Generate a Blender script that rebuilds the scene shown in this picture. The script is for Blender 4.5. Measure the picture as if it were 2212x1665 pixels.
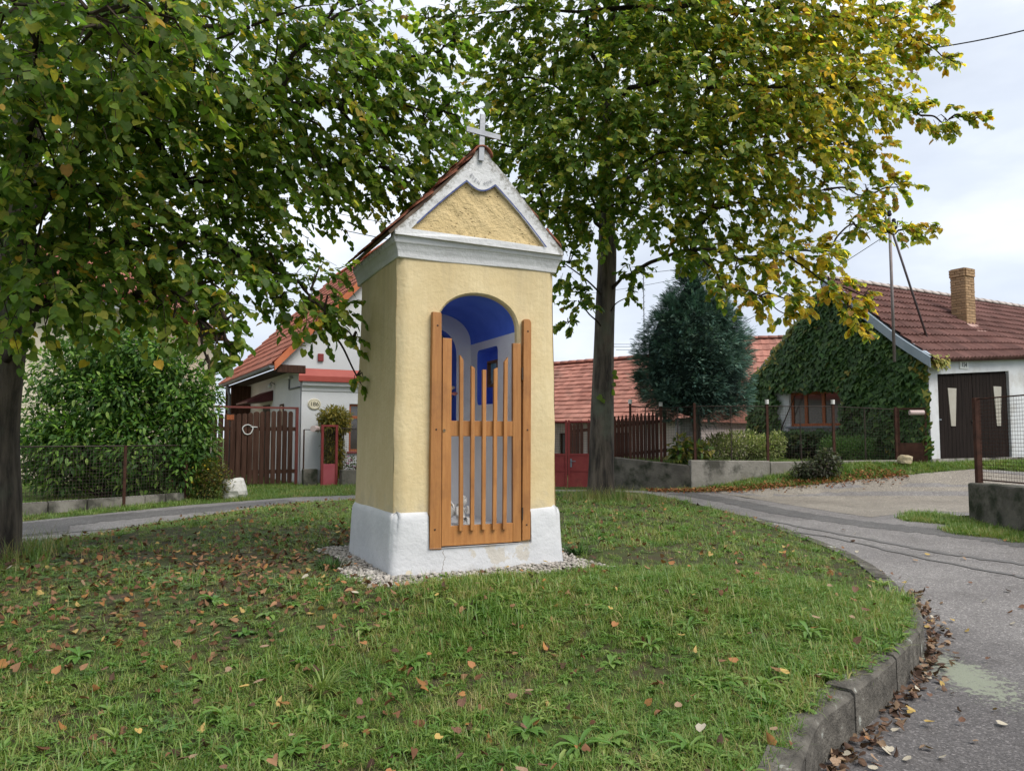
import bpy, bmesh, math, random
import numpy as np
from mathutils import Vector, Matrix
from mathutils.geometry import delaunay_2d_cdt
random.seed(7); rng = np.random.default_rng(11)
for o in list(bpy.data.objects): bpy.data.objects.remove(o)
sc = bpy.context.scene
COL = sc.collection
R = math.radians

# ------------------------------------------------------------------ camera, sky, sun, exposure
EYE = np.array([0.0, 0.0, 1.2]); PITCH = R(3.88); FPX = 1660.0; CPX = 1106.0; CPY = 832.5
cd = bpy.data.cameras.new('camera'); cam = bpy.data.objects.new('camera', cd); COL.objects.link(cam)
cam.location = EYE; cam.rotation_euler = (R(90) + PITCH, 0, 0)
cd.sensor_width = 36.0; cd.lens = 36.0 * FPX / 2212.0; cd.clip_end = 2000; cd.clip_start = 0.05
sc.camera = cam
SUN_EL, SUN_AZ = R(52), R(130)          # azimuth clockwise from +Y (the view direction): behind the camera, to the right
w = bpy.data.worlds.new('World'); sc.world = w; w.use_nodes = True
nt = w.node_tree; nt.nodes.clear()
def N(t, typ, **kw):
    n = t.nodes.new(typ)
    for k, v in kw.items(): setattr(n, k, v)
    return n
def ramp(t, stops, interp='LINEAR'):
    n = N(t, 'ShaderNodeValToRGB'); cr = n.color_ramp; cr.interpolation = interp
    while len(cr.elements) < len(stops): cr.elements.new(0.5)
    for e, (p, c) in zip(cr.elements, stops):
        e.position = p; e.color = (c[0], c[1], c[2], 1) if hasattr(c, '__len__') else (c, c, c, 1)
    return n
out = N(nt, 'ShaderNodeOutputWorld'); bg = N(nt, 'ShaderNodeBackground'); bg.inputs[1].default_value = 0.10
sky = N(nt, 'ShaderNodeTexSky', sky_type='NISHITA', sun_disc=False, sun_elevation=SUN_EL, sun_rotation=SUN_AZ,
        altitude=400, air_density=1.0, dust_density=1.5, ozone_density=1.0)
tc = N(nt, 'ShaderNodeTexCoord'); mp = N(nt, 'ShaderNodeMapping'); mp.inputs['Scale'].default_value = (1.0, 1.0, 2.6)
mp.inputs['Location'].default_value = (0.35, 0.2, 0.1)
n1 = N(nt, 'ShaderNodeTexNoise'); n1.inputs['Scale'].default_value = 2.1; n1.inputs['Detail'].default_value = 7; n1.inputs['Roughness'].default_value = 0.52
n2 = N(nt, 'ShaderNodeTexNoise'); n2.inputs['Scale'].default_value = 1.3; n2.inputs['Detail'].default_value = 4
nt.links.new(tc.outputs['Generated'], mp.inputs['Vector'])
for n in (n1, n2): nt.links.new(mp.outputs[0], n.inputs['Vector'])
cov = ramp(nt, [(0.30, 0.84), (0.62, 0.98)])                      # cloud cover
cb = ramp(nt, [(0.32, (2.75, 3.05, 3.6)), (0.50, (3.6, 3.9, 4.4)), (0.68, (5.2, 5.4, 5.75))])   # grey-blue to white cloud
mx = N(nt, 'ShaderNodeMix', data_type='RGBA')
nt.links.new(n2.outputs[0], cov.inputs[0]); nt.links.new(n1.outputs[0], cb.inputs[0])
nt.links.new(cov.outputs[0], mx.inputs[0]); nt.links.new(sky.outputs[0], mx.inputs[6]); nt.links.new(cb.outputs[0], mx.inputs[7])
nt.links.new(mx.outputs[2], bg.inputs[0]); nt.links.new(bg.outputs[0], out.inputs[0])
sd = bpy.data.lights.new('sun', 'SUN'); sd.energy = 1.5; sd.angle = R(35); sd.color = (1.0, 0.95, 0.87)
sun = bpy.data.objects.new('sun', sd); COL.objects.link(sun); sun.location = (20, -15, 25)
sdir = Vector((math.sin(SUN_AZ) * math.cos(SUN_EL), math.cos(SUN_AZ) * math.cos(SUN_EL), math.sin(SUN_EL)))
sun.rotation_euler = sdir.to_track_quat('Z', 'Y').to_euler()
sc.view_settings.view_transform = 'Standard'; sc.view_settings.look = 'None'
sc.view_settings.exposure = 1.25; sc.view_settings.gamma = 1.0; sc.view_settings.use_curve_mapping = False
sc.cycles.use_denoising = True
sc.cycles.max_bounces = 8; sc.cycles.diffuse_bounces = 5; sc.cycles.glossy_bounces = 2; sc.cycles.transmission_bounces = 4
sc.cycles.transparent_max_bounces = 8; sc.cycles.caustics_reflective = False; sc.cycles.caustics_refractive = False

# ------------------------------------------------------------------ measuring helpers (points of the place, each at its own distance)
def ray(px, py):
    x = (px - CPX) / FPX; u = (CPY - py) / FPX; c, s = math.cos(PITCH), math.sin(PITCH)
    return np.array([x, c - s * u, s + c * u])
def P(px, py, D):
    r = ray(px, py); return EYE + r / r[1] * D
def sm(a, b, x):
    t = np.clip((x - a) / (b - a), 0, 1); return t * t * (3 - 2 * t)
def G(x, y):                                   # lie of the land: road level, rising to the right-hand yard
    x = np.asarray(x, float); y = np.asarray(y, float)
    base = np.interp(y, [-60, 2, 4, 7, 12, 16, 60], [-0.6, -0.52, -0.45, -0.30, -0.10, 0.0, 0.0])
    base = base + 0.004 * np.sin(x * 0.7) * np.cos(y * 0.5)
    return base + 0.62 * sm(3, 8, x) * sm(15.4, 17.5, y)
def gpt(px, py):
    r = ray(px, py); r = r / r[1]; a, b = 1.0, 80.0
    f = lambda t: (EYE + r * t)[2] - float(G(*(EYE + r * t)[:2]))
    for t in np.arange(1.5, 80, 0.25):
        if f(t) < 0: b = t; a = t - 0.25; break
    for _ in range(30):
        m = (a + b) / 2
        if f(m) < 0: b = m
        else: a = m
    p = EYE + r * b; return (float(p[0]), float(p[1]))

# ------------------------------------------------------------------ object helpers
def tag(o, label=None, cat=None, group=None, kind=None):
    if label: o['label'] = label
    if cat: o['category'] = cat
    if group: o['group'] = group
    if kind: o['kind'] = kind
    return o
def link(name, me, parent=None, mat=None, loc=None):
    o = bpy.data.objects.new(name, me); COL.objects.link(o)
    if mat is not None:
        for m in (mat if isinstance(mat, (list, tuple)) else [mat]): me.materials.append(m)
    if parent is not None: o.parent = parent
    if loc is not None: o.location = loc
    return o
def empty(name, loc, rz=0, label=None, cat=None, group=None):
    o = bpy.data.objects.new(name, None); COL.objects.link(o); o.location = loc; o.rotation_euler = (0, 0, rz)
    o.empty_display_size = 0.2
    return tag(o, label, cat, group)
class MB:
    def __init__(s): s.v = []; s.f = []; s.mi = []; s.cm = 0
    def add(s, vs, fs):
        b = len(s.v); s.v += [tuple(map(float, p)) for p in vs]
        for f in fs: s.f.append(tuple(b + i for i in f)); s.mi.append(s.cm)
        return s
    def hexa(s, p):                              # 8 corners: bottom 4 ccw, top 4 ccw
        return s.add(p, [(3, 2, 1, 0), (4, 5, 6, 7), (0, 1, 5, 4), (1, 2, 6, 5), (2, 3, 7, 6), (3, 0, 4, 7)])
    def box(s, x0, x1, y0, y1, z0, z1):
        return s.hexa([(x0, y0, z0), (x1, y0, z0), (x1, y1, z0), (x0, y1, z0), (x0, y0, z1), (x1, y0, z1), (x1, y1, z1), (x0, y1, z1)])
    def beam(s, p, q, w, h, up=(0, 0, 1)):
        p, q = Vector(p), Vector(q); d = (q - p).normalized(); u = Vector(up)
        x = d.cross(u); x = x.normalized() if x.length > 1e-6 else Vector((1, 0, 0)); u = x.cross(d)
        c = []
        for e in (p, q):
            c.append([e + x * (a * w / 2) + u * (b * h / 2) for a, b in ((-1, -1), (1, -1), (1, 1), (-1, 1))])
        return s.hexa([*c[0], *c[1]])
    def tube(s, pts, rad, n=8, cap=True):
        pts = [Vector(p) for p in pts]; k = len(pts)
        if not hasattr(rad, '__len__'): rad = [rad] * k
        vs = []; fs = []; ref = None
        for i, p in enumerate(pts):
            d = (pts[min(i + 1, k - 1)] - pts[max(i - 1, 0)]); d = d.normalized() if d.length > 1e-9 else Vector((0, 0, 1))
            if ref is None:
                ref = Vector((1, 0, 0)) if abs(d.x) < 0.8 else Vector((0, 1, 0))
            ref = (ref - d * ref.dot(d)).normalized(); b = d.cross(ref)
            for j in range(n):
                a = 2 * math.pi * j / n; vs.append(p + (ref * math.cos(a) + b * math.sin(a)) * rad[i])
        for i in range(k - 1):
            for j in range(n):
                fs.append((i * n + j, i * n + (j + 1) % n, (i + 1) * n + (j + 1) % n, (i + 1) * n + j))
        if cap: fs.append(tuple(range(n - 1, -1, -1))); fs.append(tuple((k - 1) * n + j for j in range(n)))
        return s.add(vs, fs)
    def lathe(s, prof, c=(0, 0, 0), n=16):       # prof: (r, z) list
        vs = []; fs = []
        for r, z in prof:
            for j in range(n):
                a = 2 * math.pi * j / n; vs.append((c[0] + r * math.cos(a), c[1] + r * math.sin(a), c[2] + z))
        for i in range(len(prof) - 1):
            for j in range(n): fs.append((i * n + j, i * n + (j + 1) % n, (i + 1) * n + (j + 1) % n, (i + 1) * n + j))
        fs.append(tuple(range(n - 1, -1, -1))); fs.append(tuple((len(prof) - 1) * n + j for j in range(n)))
        return s.add(vs, fs)
    def prism(s, poly, y0, y1):                  # poly in (x, z), simple outline
        n = len(poly); vs = [(x, y0, z) for x, z in poly] + [(x, y1, z) for x, z in poly]
        fs = [tuple(range(n)), tuple(range(2 * n - 1, n - 1, -1))] + [(i, i + n, (i + 1) % n + n, (i + 1) % n) for i in range(n)]
        return s.add(vs, fs)
    def mesh(s, name, smooth=False):
        me = bpy.data.meshes.new(name); me.from_pydata(s.v, [], s.f)
        if any(s.mi): me.polygons.foreach_set('material_index', s.mi)
        if smooth: me.polygons.foreach_set('use_smooth', [True] * len(me.polygons))
        bm = bmesh.new(); bm.from_mesh(me); bmesh.ops.recalc_face_normals(bm, faces=bm.faces); bm.to_mesh(me); bm.free()
        me.update(); return me
    def build(s, name, mat, parent=None, smooth=False, bevel=0, loc=None):
        o = link(name, s.mesh(name, smooth), parent, mat, loc)
        if bevel:
            b = o.modifiers.new('bevel', 'BEVEL'); b.width = bevel; b.segments = 2; b.limit_method = 'ANGLE'
        return o
def grid_mesh(name, nu, nv, fn, smooth=True):    # fn(u, v) arrays in 0..1 -> (x, y, z)
    u, v = np.meshgrid(np.linspace(0, 1, nu), np.linspace(0, 1, nv)); x, y, z = fn(u.ravel(), v.ravel())
    co = np.stack([x, y, z], 1); fs = []
    for j in range(nv - 1):
        for i in range(nu - 1): a = j * nu + i; fs.append((a, a + 1, a + nu + 1, a + nu))
    me = bpy.data.meshes.new(name); me.from_pydata(co.tolist(), [], fs)
    if smooth: me.polygons.foreach_set('use_smooth', [True] * len(me.polygons))
    return me
def inside(poly, x, y):
    x = np.asarray(x, float); y = np.asarray(y, float); r = np.zeros(x.shape, bool); n = len(poly)
    for i in range(n):
        x0, y0 = poly[i]; x1, y1 = poly[(i + 1) % n]
        if y0 == y1: continue
        c = ((y0 > y) != (y1 > y)) & (x < (x1 - x0) * (y - y0) / (y1 - y0) + x0); r ^= c
    return r
def dist_poly(poly, x, y):
    x = np.asarray(x, float); y = np.asarray(y, float); d = np.full(x.shape, 1e9); n = len(poly)
    for i in range(n):
        ax, ay = poly[i]; bx, by = poly[(i + 1) % n]; dx, dy = bx - ax, by - ay; L = dx * dx + dy * dy + 1e-12
        t = np.clip(((x - ax) * dx + (y - ay) * dy) / L, 0, 1)
        d = np.minimum(d, np.hypot(x - ax - t * dx, y - ay - t * dy))
    return d
def cdt(poly, holes=(), step=None, margin=0.5):  # triangulated outline with interior points
    pts = [Vector(p) for p in poly]; edges = [(i, (i + 1) % len(poly)) for i in range(len(poly))]; 
    for h in holes:
        b = len(pts); pts += [Vector(p) for p in h]; edges += [(b + i, b + (i + 1) % len(h)) for i in range(len(h))]
    if step:
        a = np.array(poly); gx, gy = np.meshgrid(np.arange(a[:, 0].min(), a[:, 0].max(), step), np.arange(a[:, 1].min(), a[:, 1].max(), step))
        gx = gx.ravel() + 0.01 * step; gy = gy.ravel() + 0.013 * step
        k = inside(poly, gx, gy) & (dist_poly(poly, gx, gy) > step * margin)
        for h in holes: k &= ~inside(h, gx, gy) & (dist_poly(h, gx, gy) > step * margin)
        pts += [Vector((px, py)) for px, py in zip(gx[k], gy[k])]
    v, e, f, *_ = delaunay_2d_cdt(pts, edges, [], 1, 1e-6)
    V = np.array([(p.x, p.y) for p in v]); cen = np.array([V[list(t)].mean(0) for t in f])
    keep = inside(poly, cen[:, 0], cen[:, 1])
    for h in holes: keep &= ~inside(h, cen[:, 0], cen[:, 1])
    return V, [t for t, k in zip(f, keep) if k]
def smooth_path(pts, n=8):
    pts = [np.array(p, float) for p in pts]; q = [pts[0]] + pts + [pts[-1]]; o = []
    for i in range(1, len(q) - 2):
        for t in np.arange(0, 1, 1 / n):
            a, b, c, d = q[i - 1], q[i], q[i + 1], q[i + 2]
            o.append(0.5 * ((2 * b) + (-a + c) * t + (2 * a - 5 * b + 4 * c - d) * t * t + (-a + 3 * b - 3 * c + d) * t ** 3))
    return o + [pts[-1]]

# ------------------------------------------------------------------ materials
def newmat(name):
    m = bpy.data.materials.new(name); m.use_nodes = True; t = m.node_tree; t.nodes.clear()
    o = N(t, 'ShaderNodeOutputMaterial'); b = N(t, 'ShaderNodeBsdfPrincipled'); t.links.new(b.outputs[0], o.inputs[0])
    return m, t, b, o
def noise(t, scale, detail=5, rough=0.55, vec=None, sc3=None):
    n = N(t, 'ShaderNodeTexNoise'); n.inputs['Scale'].default_value = scale; n.inputs['Detail'].default_value = detail; n.inputs['Roughness'].default_value = rough
    if vec is not None:
        if sc3:
            mm = N(t, 'ShaderNodeMapping'); mm.inputs['Scale'].default_value = sc3; t.links.new(vec, mm.inputs[0]); vec = mm.outputs[0]
        t.links.new(vec, n.inputs['Vector'])
    return n
def mix(t, fac, a, b, blend='MIX'):
    m = N(t, 'ShaderNodeMix', data_type='RGBA', blend_type=blend)
    for i, v in ((0, fac), (6, a), (7, b)):
        if hasattr(v, 'is_linked'): t.links.new(v, m.inputs[i])
        elif i == 0: m.inputs[0].default_value = v
        else: m.inputs[i].default_value = (*v, 1)
    return m.outputs[2]
def mth(t, op, a, b=None):
    m = N(t, 'ShaderNodeMath', operation=op)
    for i, v in ((0, a), (1, b)):
        if v is None: continue
        if hasattr(v, 'is_linked'): t.links.new(v, m.inputs[i])
        else: m.inputs[i].default_value = v
    return m.outputs[0]
def M(name, c1, c2=None, scale=4, rough=0.8, bump=0.0, bscale=60, spec=0.25, lo=0.35, hi=0.65, stain=None, island=0.0, sc3=None, metal=0, detail=6, coords='Object', bdetail=5):
    """colour 1/2 mixed by noise; stain=(colour, scale, lo, hi); island = brightness spread piece by piece"""
    m, t, b, o = newmat(name); c = N(t, 'ShaderNodeTexCoord').outputs[coords] if coords != 'World' else N(t, 'ShaderNodeNewGeometry').outputs['Position']
    n = noise(t, scale, detail, vec=c, sc3=sc3); r = ramp(t, [(lo, 0.0), (hi, 1.0)]); t.links.new(n.outputs[0], r.inputs[0])
    col = mix(t, r.outputs[0], c1, c2 or c1)
    if stain:
        s = noise(t, stain[1], 7, 0.6, vec=c); rr = ramp(t, [(stain[2], 0.0), (stain[3], 1.0)]); t.links.new(s.outputs[0], rr.inputs[0]); col = mix(t, rr.outputs[0], col, stain[0])
    if island:
        g = N(t, 'ShaderNodeNewGeometry'); oi = N(t, 'ShaderNodeObjectInfo')
        a = mth(t, 'FRACT', mth(t, 'ADD', g.outputs['Random Per Island'], oi.outputs['Random']))
        k = mth(t, 'MULTIPLY_ADD', a, 2 * island); t.nodes[-1].inputs[2].default_value = 1 - island
        cc = N(t, 'ShaderNodeCombineColor')
        for i in range(3): t.links.new(k, cc.inputs[i])
        col = mix(t, 1.0, col, cc.outputs[0], 'MULTIPLY')
    t.links.new(col, b.inputs['Base Color']); b.inputs['Roughness'].default_value = rough; b.inputs['Specular IOR Level'].default_value = spec; b.inputs['Metallic'].default_value = metal
    if bump:
        bn = noise(t, bscale, bdetail, 0.6, vec=c, sc3=sc3); bp = N(t, 'ShaderNodeBump'); bp.inputs['Strength'].default_value = bump; bp.inputs['Distance'].default_value = 0.02
        t.links.new(bn.outputs[0], bp.inputs['Height']); t.links.new(bp.outputs[0], b.inputs['Normal'])
    return m
def leafmat(name, trans=0.35, rough=0.45, spec=0.35, back=1.25):
    m, t, b, o = newmat(name); a = N(t, 'ShaderNodeAttribute', attribute_name='Col')
    n = noise(t, 30, 3, vec=N(t, 'ShaderNodeNewGeometry').outputs['Position']); r = ramp(t, [(0.3, 0.8), (0.7, 1.2)]); t.links.new(n.outputs[0], r.inputs[0])
    col = mix(t, 1.0, a.outputs['Color'], r.outputs[0], 'MULTIPLY')
    t.links.new(col, b.inputs['Base Color']); b.inputs['Roughness'].default_value = rough; b.inputs['Specular IOR Level'].default_value = spec
    tr = N(t, 'ShaderNodeBsdfTranslucent'); tcol = mix(t, 1.0, col, (back * 1.15, back * 1.25, back * 0.7), 'MULTIPLY'); t.links.new(tcol, tr.inputs[0])
    mxs = N(t, 'ShaderNodeMixShader'); mxs.inputs[0].default_value = trans
    t.links.new(b.outputs[0], mxs.inputs[1]); t.links.new(tr.outputs[0], mxs.inputs[2]); t.links.new(mxs.outputs[0], o.inputs[0])
    return m
def lin(*c): return tuple((v / 255 / 12.92) if v / 255 < 0.04045 else ((v / 255 + 0.055) / 1.055) ** 2.4 for v in c)

# ------------------------------------------------------------------ scattered leaves as real faces
def scatter(name, tmpl, pos, tip, nor, size, col, mat, parent=None, smooth=False):
    """copies of a leaf template: tip = direction of +Y, nor = approximate normal, col per leaf"""
    tv, tf = np.array(tmpl[0], float), tmpl[1]; pos = np.asarray(pos, float); n = len(pos); nv = len(tv)
    T = tip / (np.linalg.norm(tip, axis=1, keepdims=True) + 1e-9); X = np.cross(T, nor); X /= (np.linalg.norm(X, axis=1, keepdims=True) + 1e-9); Z = np.cross(X, T)
    size = np.asarray(size, float); size = np.repeat(size[:, None], 3, 1) if size.ndim == 1 else size
    v = (tv[None, :, 0:1] * size[:, None, 0:1]) * X[:, None] + (tv[None, :, 1:2] * size[:, None, 1:2]) * T[:, None] + (tv[None, :, 2:3] * size[:, None, 2:3]) * Z[:, None] + pos[:, None]
    v = v.reshape(-1, 3); ls = np.array([len(f) for f in tf]); flat = np.concatenate([np.array(f) for f in tf])
    li = (flat[None] + (np.arange(n) * nv)[:, None]).ravel()
    me = bpy.data.meshes.new(name); me.vertices.add(n * nv); me.vertices.foreach_set('co', v.ravel())
    me.loops.add(len(li)); me.loops.foreach_set('vertex_index', li.astype(np.int32))
    lt = np.tile(ls, n); me.polygons.add(len(lt)); me.polygons.foreach_set('loop_start', np.concatenate([[0], np.cumsum(lt)[:-1]]).astype(np.int32))
    if smooth: me.polygons.foreach_set('use_smooth', np.ones(len(lt), bool))
    me.update(calc_edges=True)
    a = me.color_attributes.new('Col', 'FLOAT_COLOR', 'POINT'); c4 = np.ones((n * nv, 4), np.float32); c4[:, :3] = np.repeat(np.asarray(col), nv, 0); a.data.foreach_set('color', c4.ravel())
    o = link(name, me, parent, mat); return o
LEAF_LINDEN = ([(0, 0.04, 0), (0, 0.45, -0.03), (0, 1.0, -0.12), (-0.26, -0.08, 0.05), (-0.48, 0.26, 0.06), (-0.34, 0.66, 0.0), (0.26, -0.08, 0.05), (0.48, 0.26, 0.06), (0.34, 0.66, 0.0)],
               [(0, 3, 4, 1), (1, 4, 5, 2), (0, 1, 7, 6), (1, 2, 8, 7)])
LEAF_LANCE = ([(0, 0, 0), (0, 0.5, 0.03), (0, 1, -0.12), (-0.19, 0.3, 0.05), (-0.16, 0.68, 0.02), (0.19, 0.3, 0.05), (0.16, 0.68, 0.02)],
              [(0, 3, 1), (3, 4, 1), (4, 2, 1), (0, 1, 5), (5, 1, 6), (6, 1, 2)])
LEAF_SMALL = ([(0, 0, 0), (-0.3, 0.5, 0.05), (0, 1, -0.05), (0.3, 0.5, 0.05)], [(0, 1, 2, 3)])
LEAF_IVY = ([(0, 0.1, 0.03), (0, 1.0, -0.1), (-0.5, -0.05, 0.02), (-0.55, 0.35, 0.04), (-0.28, 0.5, 0.03), (0.5, -0.05, 0.02), (0.55, 0.35, 0.04), (0.28, 0.5, 0.03)],
            [(0, 2, 3, 4), (0, 4, 1, 7), (0, 7, 6, 5)])
def unit(n):
    v = rng.normal(size=(n, 3)); return v / np.linalg.norm(v, axis=1, keepdims=True)
def pick(cols, w, n):
    cols = np.array(cols); i = rng.choice(len(cols), n, p=np.array(w) / np.sum(w)); c = cols[i]
    return c * (1 + rng.normal(0, 0.16, (n, 1))).clip(0.55, 1.6)

# ================================================================== ground, road, island, kerb
A_CH = R(25); O_CH = np.array([-0.975, 6.53]); EX = np.array([math.cos(A_CH), math.sin(A_CH)]); EY = np.array([-math.sin(A_CH), math.cos(A_CH)])
def ch2w(x, y): return O_CH[0] + x * EX[0] + y * EY[0], O_CH[1] + x * EX[1] + y * EY[1]
def w2ch(x, y): dx = np.asarray(x) - O_CH[0]; dy = np.asarray(y) - O_CH[1]; return dx * EX[0] + dy * EX[1], dx * EY[0] + dy * EY[1]
kerb_px = [(1752, 1668), (1822, 1602), (1908, 1520), (1964, 1450), (1986, 1400), (1980, 1352), (1960, 1308), (1915, 1258), (1850, 1212), (1760, 1172), (1600, 1117), (1460, 1082), (1385, 1067)]
kerb_w = [gpt(*p) for p in kerb_px]
near = [(-6.5, 1.5), (-4.0, 1.2), (-1.5, 1.6), (0.15, 2.2), (0.9, 2.9)]
kerb_line = [tuple(p) for p in smooth_path(near + kerb_w, 5)]
back = [gpt(1290, 1062), (-0.5, 16.2), (-2.4, 15.2), gpt(600, 1094), gpt(400, 1124), gpt(250, 1150), gpt(130, 1170), gpt(40, 1187), (-8.2, 8.2), (-9.0, 5.0), (-8.0, 2.5)]
ISL = kerb_line + [tuple(p) for p in smooth_path(back, 3)]
tip_i = len(smooth_path(near + kerb_w[:8], 5))
kx = np.array([p[0] for p in kerb_line]); ky = np.array([p[1] for p in kerb_line])
kh = np.interp(np.arange(len(kx)), [0, 15, 30, 45, 55, 65, len(kx)], [0.23, 0.23, 0.23, 0.19, 0.06, 0.035, 0.03])
def kerb_h(x, y):
    x = np.atleast_1d(x); y = np.atleast_1d(y)
    i = np.argmin((x[:, None] - kx[None]) ** 2 + (y[:, None] - ky[None]) ** 2, 1); d = np.hypot(x - kx[i], y - ky[i])
    return kh[i] * sm(2.5, 0.8, d) + 0.03 * sm(0.8, 2.5, d)
def IZ(x, y):                                   # surface of the raised grass island
    x = np.atleast_1d(np.asarray(x, float)); y = np.atleast_1d(np.asarray(y, float))
    e = G(x, y) + kerb_h(x, y); T = -0.33 + 0.38 * sm(3.2, 6.3, y) + 0.06 * sm(9, 13, y)
    cx, cy = w2ch(x, y); T = np.where((cx > -0.7) & (cx < 2.2) & (cy > -0.9) & (cy < 2.2), T * 0.6 + 0.4 * 0.04, T)
    d = dist_poly(ISL, x, y); t = sm(0.0, 1.7, d)
    return e * (1 - t) + T * t + 0.012 * np.sin(x * 3.1 + y) * np.cos(y * 2.7) * t
road_far = [gpt(p[0], p[1]) for p in [(40, 1128), (200, 1112), (400, 1092), (640, 1074)]] + [(-1.5, 16.9)] + [gpt(*p) for p in [(1200, 1058), (1330, 1059), (1420, 1061), (1500, 1063), (1600, 1060), (1720, 1050), (1850, 1037), (2000, 1022), (2110, 1013)]]
ROAD = [(-30, -9.0)] + [(-14, 5.0)] + road_far + [(13, 16.5), (16, 14), (9.0, 13.2), (6.85, 12.6), (6.6, 11.6), (6.9, 10.0), (7.3, 7.5), (9, 3), (14, -2), (30, -12)]
m_soil = M('soil', (0.045, 0.036, 0.019), (0.050, 0.068, 0.018), scale=2.5, rough=0.95, bump=0.8, bscale=40, coords='World', stain=((0.06, 0.045, 0.028), 3.0, 0.5, 0.7))
m_lawn = M('lawn_earth', (0.05, 0.075, 0.018), (0.08, 0.11, 0.022), scale=2.0, rough=0.95, bump=0.8, bscale=60, coords='World')
def asphalt(name, c1, c2, patch=True):
    m, t, b, o = newmat(name); pos = N(t, 'ShaderNodeNewGeometry').outputs['Position']
    n = noise(t, 0.9, 6, 0.6, vec=pos); r = ramp(t, [(0.35, 0), (0.65, 1)]); t.links.new(n.outputs[0], r.inputs[0]); col = mix(t, r.outputs[0], c1, c2)
    v = N(t, 'ShaderNodeTexVoronoi'); v.inputs['Scale'].default_value = 95; t.links.new(pos, v.inputs['Vector'])
    vr = N(t, 'ShaderNodeSeparateColor'); t.links.new(v.outputs['Color'], vr.inputs[0])
    sp = ramp(t, [(0.0, 0.62), (0.6, 0.95), (0.9, 1.3), (1.0, 2.1)]); t.links.new(vr.outputs[0], sp.inputs[0]); col = mix(t, 1.0, col, sp.outputs[0], 'MULTIPLY')
    if patch:                                   # older, darker surfacing on the near stretch
        sy = N(t, 'ShaderNodeSeparateXYZ'); t.links.new(pos, sy.inputs[0]); od = mth(t, 'ADD', mth(t, 'MULTIPLY', mth(t, 'SUBTRACT', 6.9, sy.outputs[1]), 0.42), mth(t, 'MULTIPLY', mth(t, 'SUBTRACT', noise(t, 1.3, 6, 0.65, vec=pos).outputs[0], 0.5), 1.6)); orr = ramp(t, [(0.1, 0), (0.75, 0.8)]); t.links.new(od, orr.inputs[0])
        dk = mix(t, 1.0, col, (0.42, 0.41, 0.42), 'MULTIPLY'); col = mix(t, orr.outputs[0], col, dk)
    s = noise(t, 3.2, 8, 0.7, vec=pos); sr = ramp(t, [(0.55, 0), (0.75, 0.55)]); t.links.new(s.outputs[0], sr.inputs[0]); col = mix(t, sr.outputs[0], col, (0.07, 0.062, 0.056))
    if patch:                                   # pale lichen growing on the asphalt beside the kerb
        cx, cy = gpt(2085, 1460); sx = N(t, 'ShaderNodeSeparateXYZ'); t.links.new(pos, sx.inputs[0])
        dx = mth(t, 'MULTIPLY', mth(t, 'SUBTRACT', sx.outputs[0], cx), 2.6); dy = mth(t, 'MULTIPLY', mth(t, 'SUBTRACT', sx.outputs[1], cy), 1.05)
        d = mth(t, 'SQRT', mth(t, 'ADD', mth(t, 'MULTIPLY', dx, dx), mth(t, 'MULTIPLY', dy, dy)))
        f = mth(t, 'SUBTRACT', noise(t, 22, 6, 0.75, vec=pos).outputs[0], mth(t, 'MULTIPLY', d, 0.42)); fr = ramp(t, [(0.28, 0), (0.36, 0.85)]); t.links.new(f, fr.inputs[0])
        col = mix(t, fr.outputs[0], col, (0.24, 0.26, 0.19))
    t.links.new(col, b.inputs['Base Color']); b.inputs['Roughness'].default_value = 0.72; b.inputs['Specular IOR Level'].default_value = 0.4
    bp = N(t, 'ShaderNodeBump'); bp.inputs['Strength'].default_value = 0.6; bp.inputs['Distance'].default_value = 0.006
    bn = noise(t, 140, 3, 0.6, vec=pos); t.links.new(bn.outputs[0], bp.inputs['Height']); t.links.new(bp.outputs[0], b.inputs['Normal'])
    return m
m_asph = asphalt('asphalt', (0.165, 0.152, 0.145), (0.225, 0.21, 0.20)); m_asph2 = asphalt('asphalt_dark', (0.095, 0.09, 0.087), (0.135, 0.128, 0.122), False)
m_drive = asphalt('gravel_drive', (0.20, 0.175, 0.145), (0.27, 0.24, 0.20), False)
m_tar = M('tar', (0.12, 0.113, 0.108), (0.165, 0.157, 0.15), scale=3, rough=0.6, coords='World')
m_conc = M('concrete', (0.20, 0.185, 0.16), (0.30, 0.28, 0.25), scale=3, rough=0.9, bump=0.5, bscale=25, stain=((0.075, 0.072, 0.06), 2.4, 0.48, 0.62), coords='World')
m_conc_d = M('concrete_dark', (0.10, 0.092, 0.078), (0.17, 0.155, 0.13), scale=3, rough=0.95, bump=0.6, bscale=25, stain=((0.035, 0.04, 0.025), 2.4, 0.45, 0.60), coords='World')

# the land
gx = np.concatenate([[-400, -200, -100, -60, -40], np.arange(-30, 30.01, 0.5), [40, 60, 100, 200, 400]]); gy = np.concatenate([[-300, -100, -40, -20], np.arange(-12, 40.01, 0.5), [50, 70, 100, 160, 300, 600, 1200]])
X, Y = np.meshgrid(gx, gy); Z = G(X, Y); inr = inside(ROAD, X, Y) & (dist_poly(ROAD, X, Y) > 0.15); Z = np.where(inr, Z - 0.06, Z)
nx_, ny_ = len(gx), len(gy)
fs = [(j * nx_ + i, j * nx_ + i + 1, (j + 1) * nx_ + i + 1, (j + 1) * nx_ + i) for j in range(ny_ - 1) for i in range(nx_ - 1)]
me = bpy.data.meshes.new('ground'); me.from_pydata(np.stack([X.ravel(), Y.ravel(), Z.ravel()], 1).tolist(), [], fs); me.polygons.foreach_set('use_smooth', [True] * len(fs))
tag(link('ground', me, None, m_lawn), kind='structure')
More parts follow.
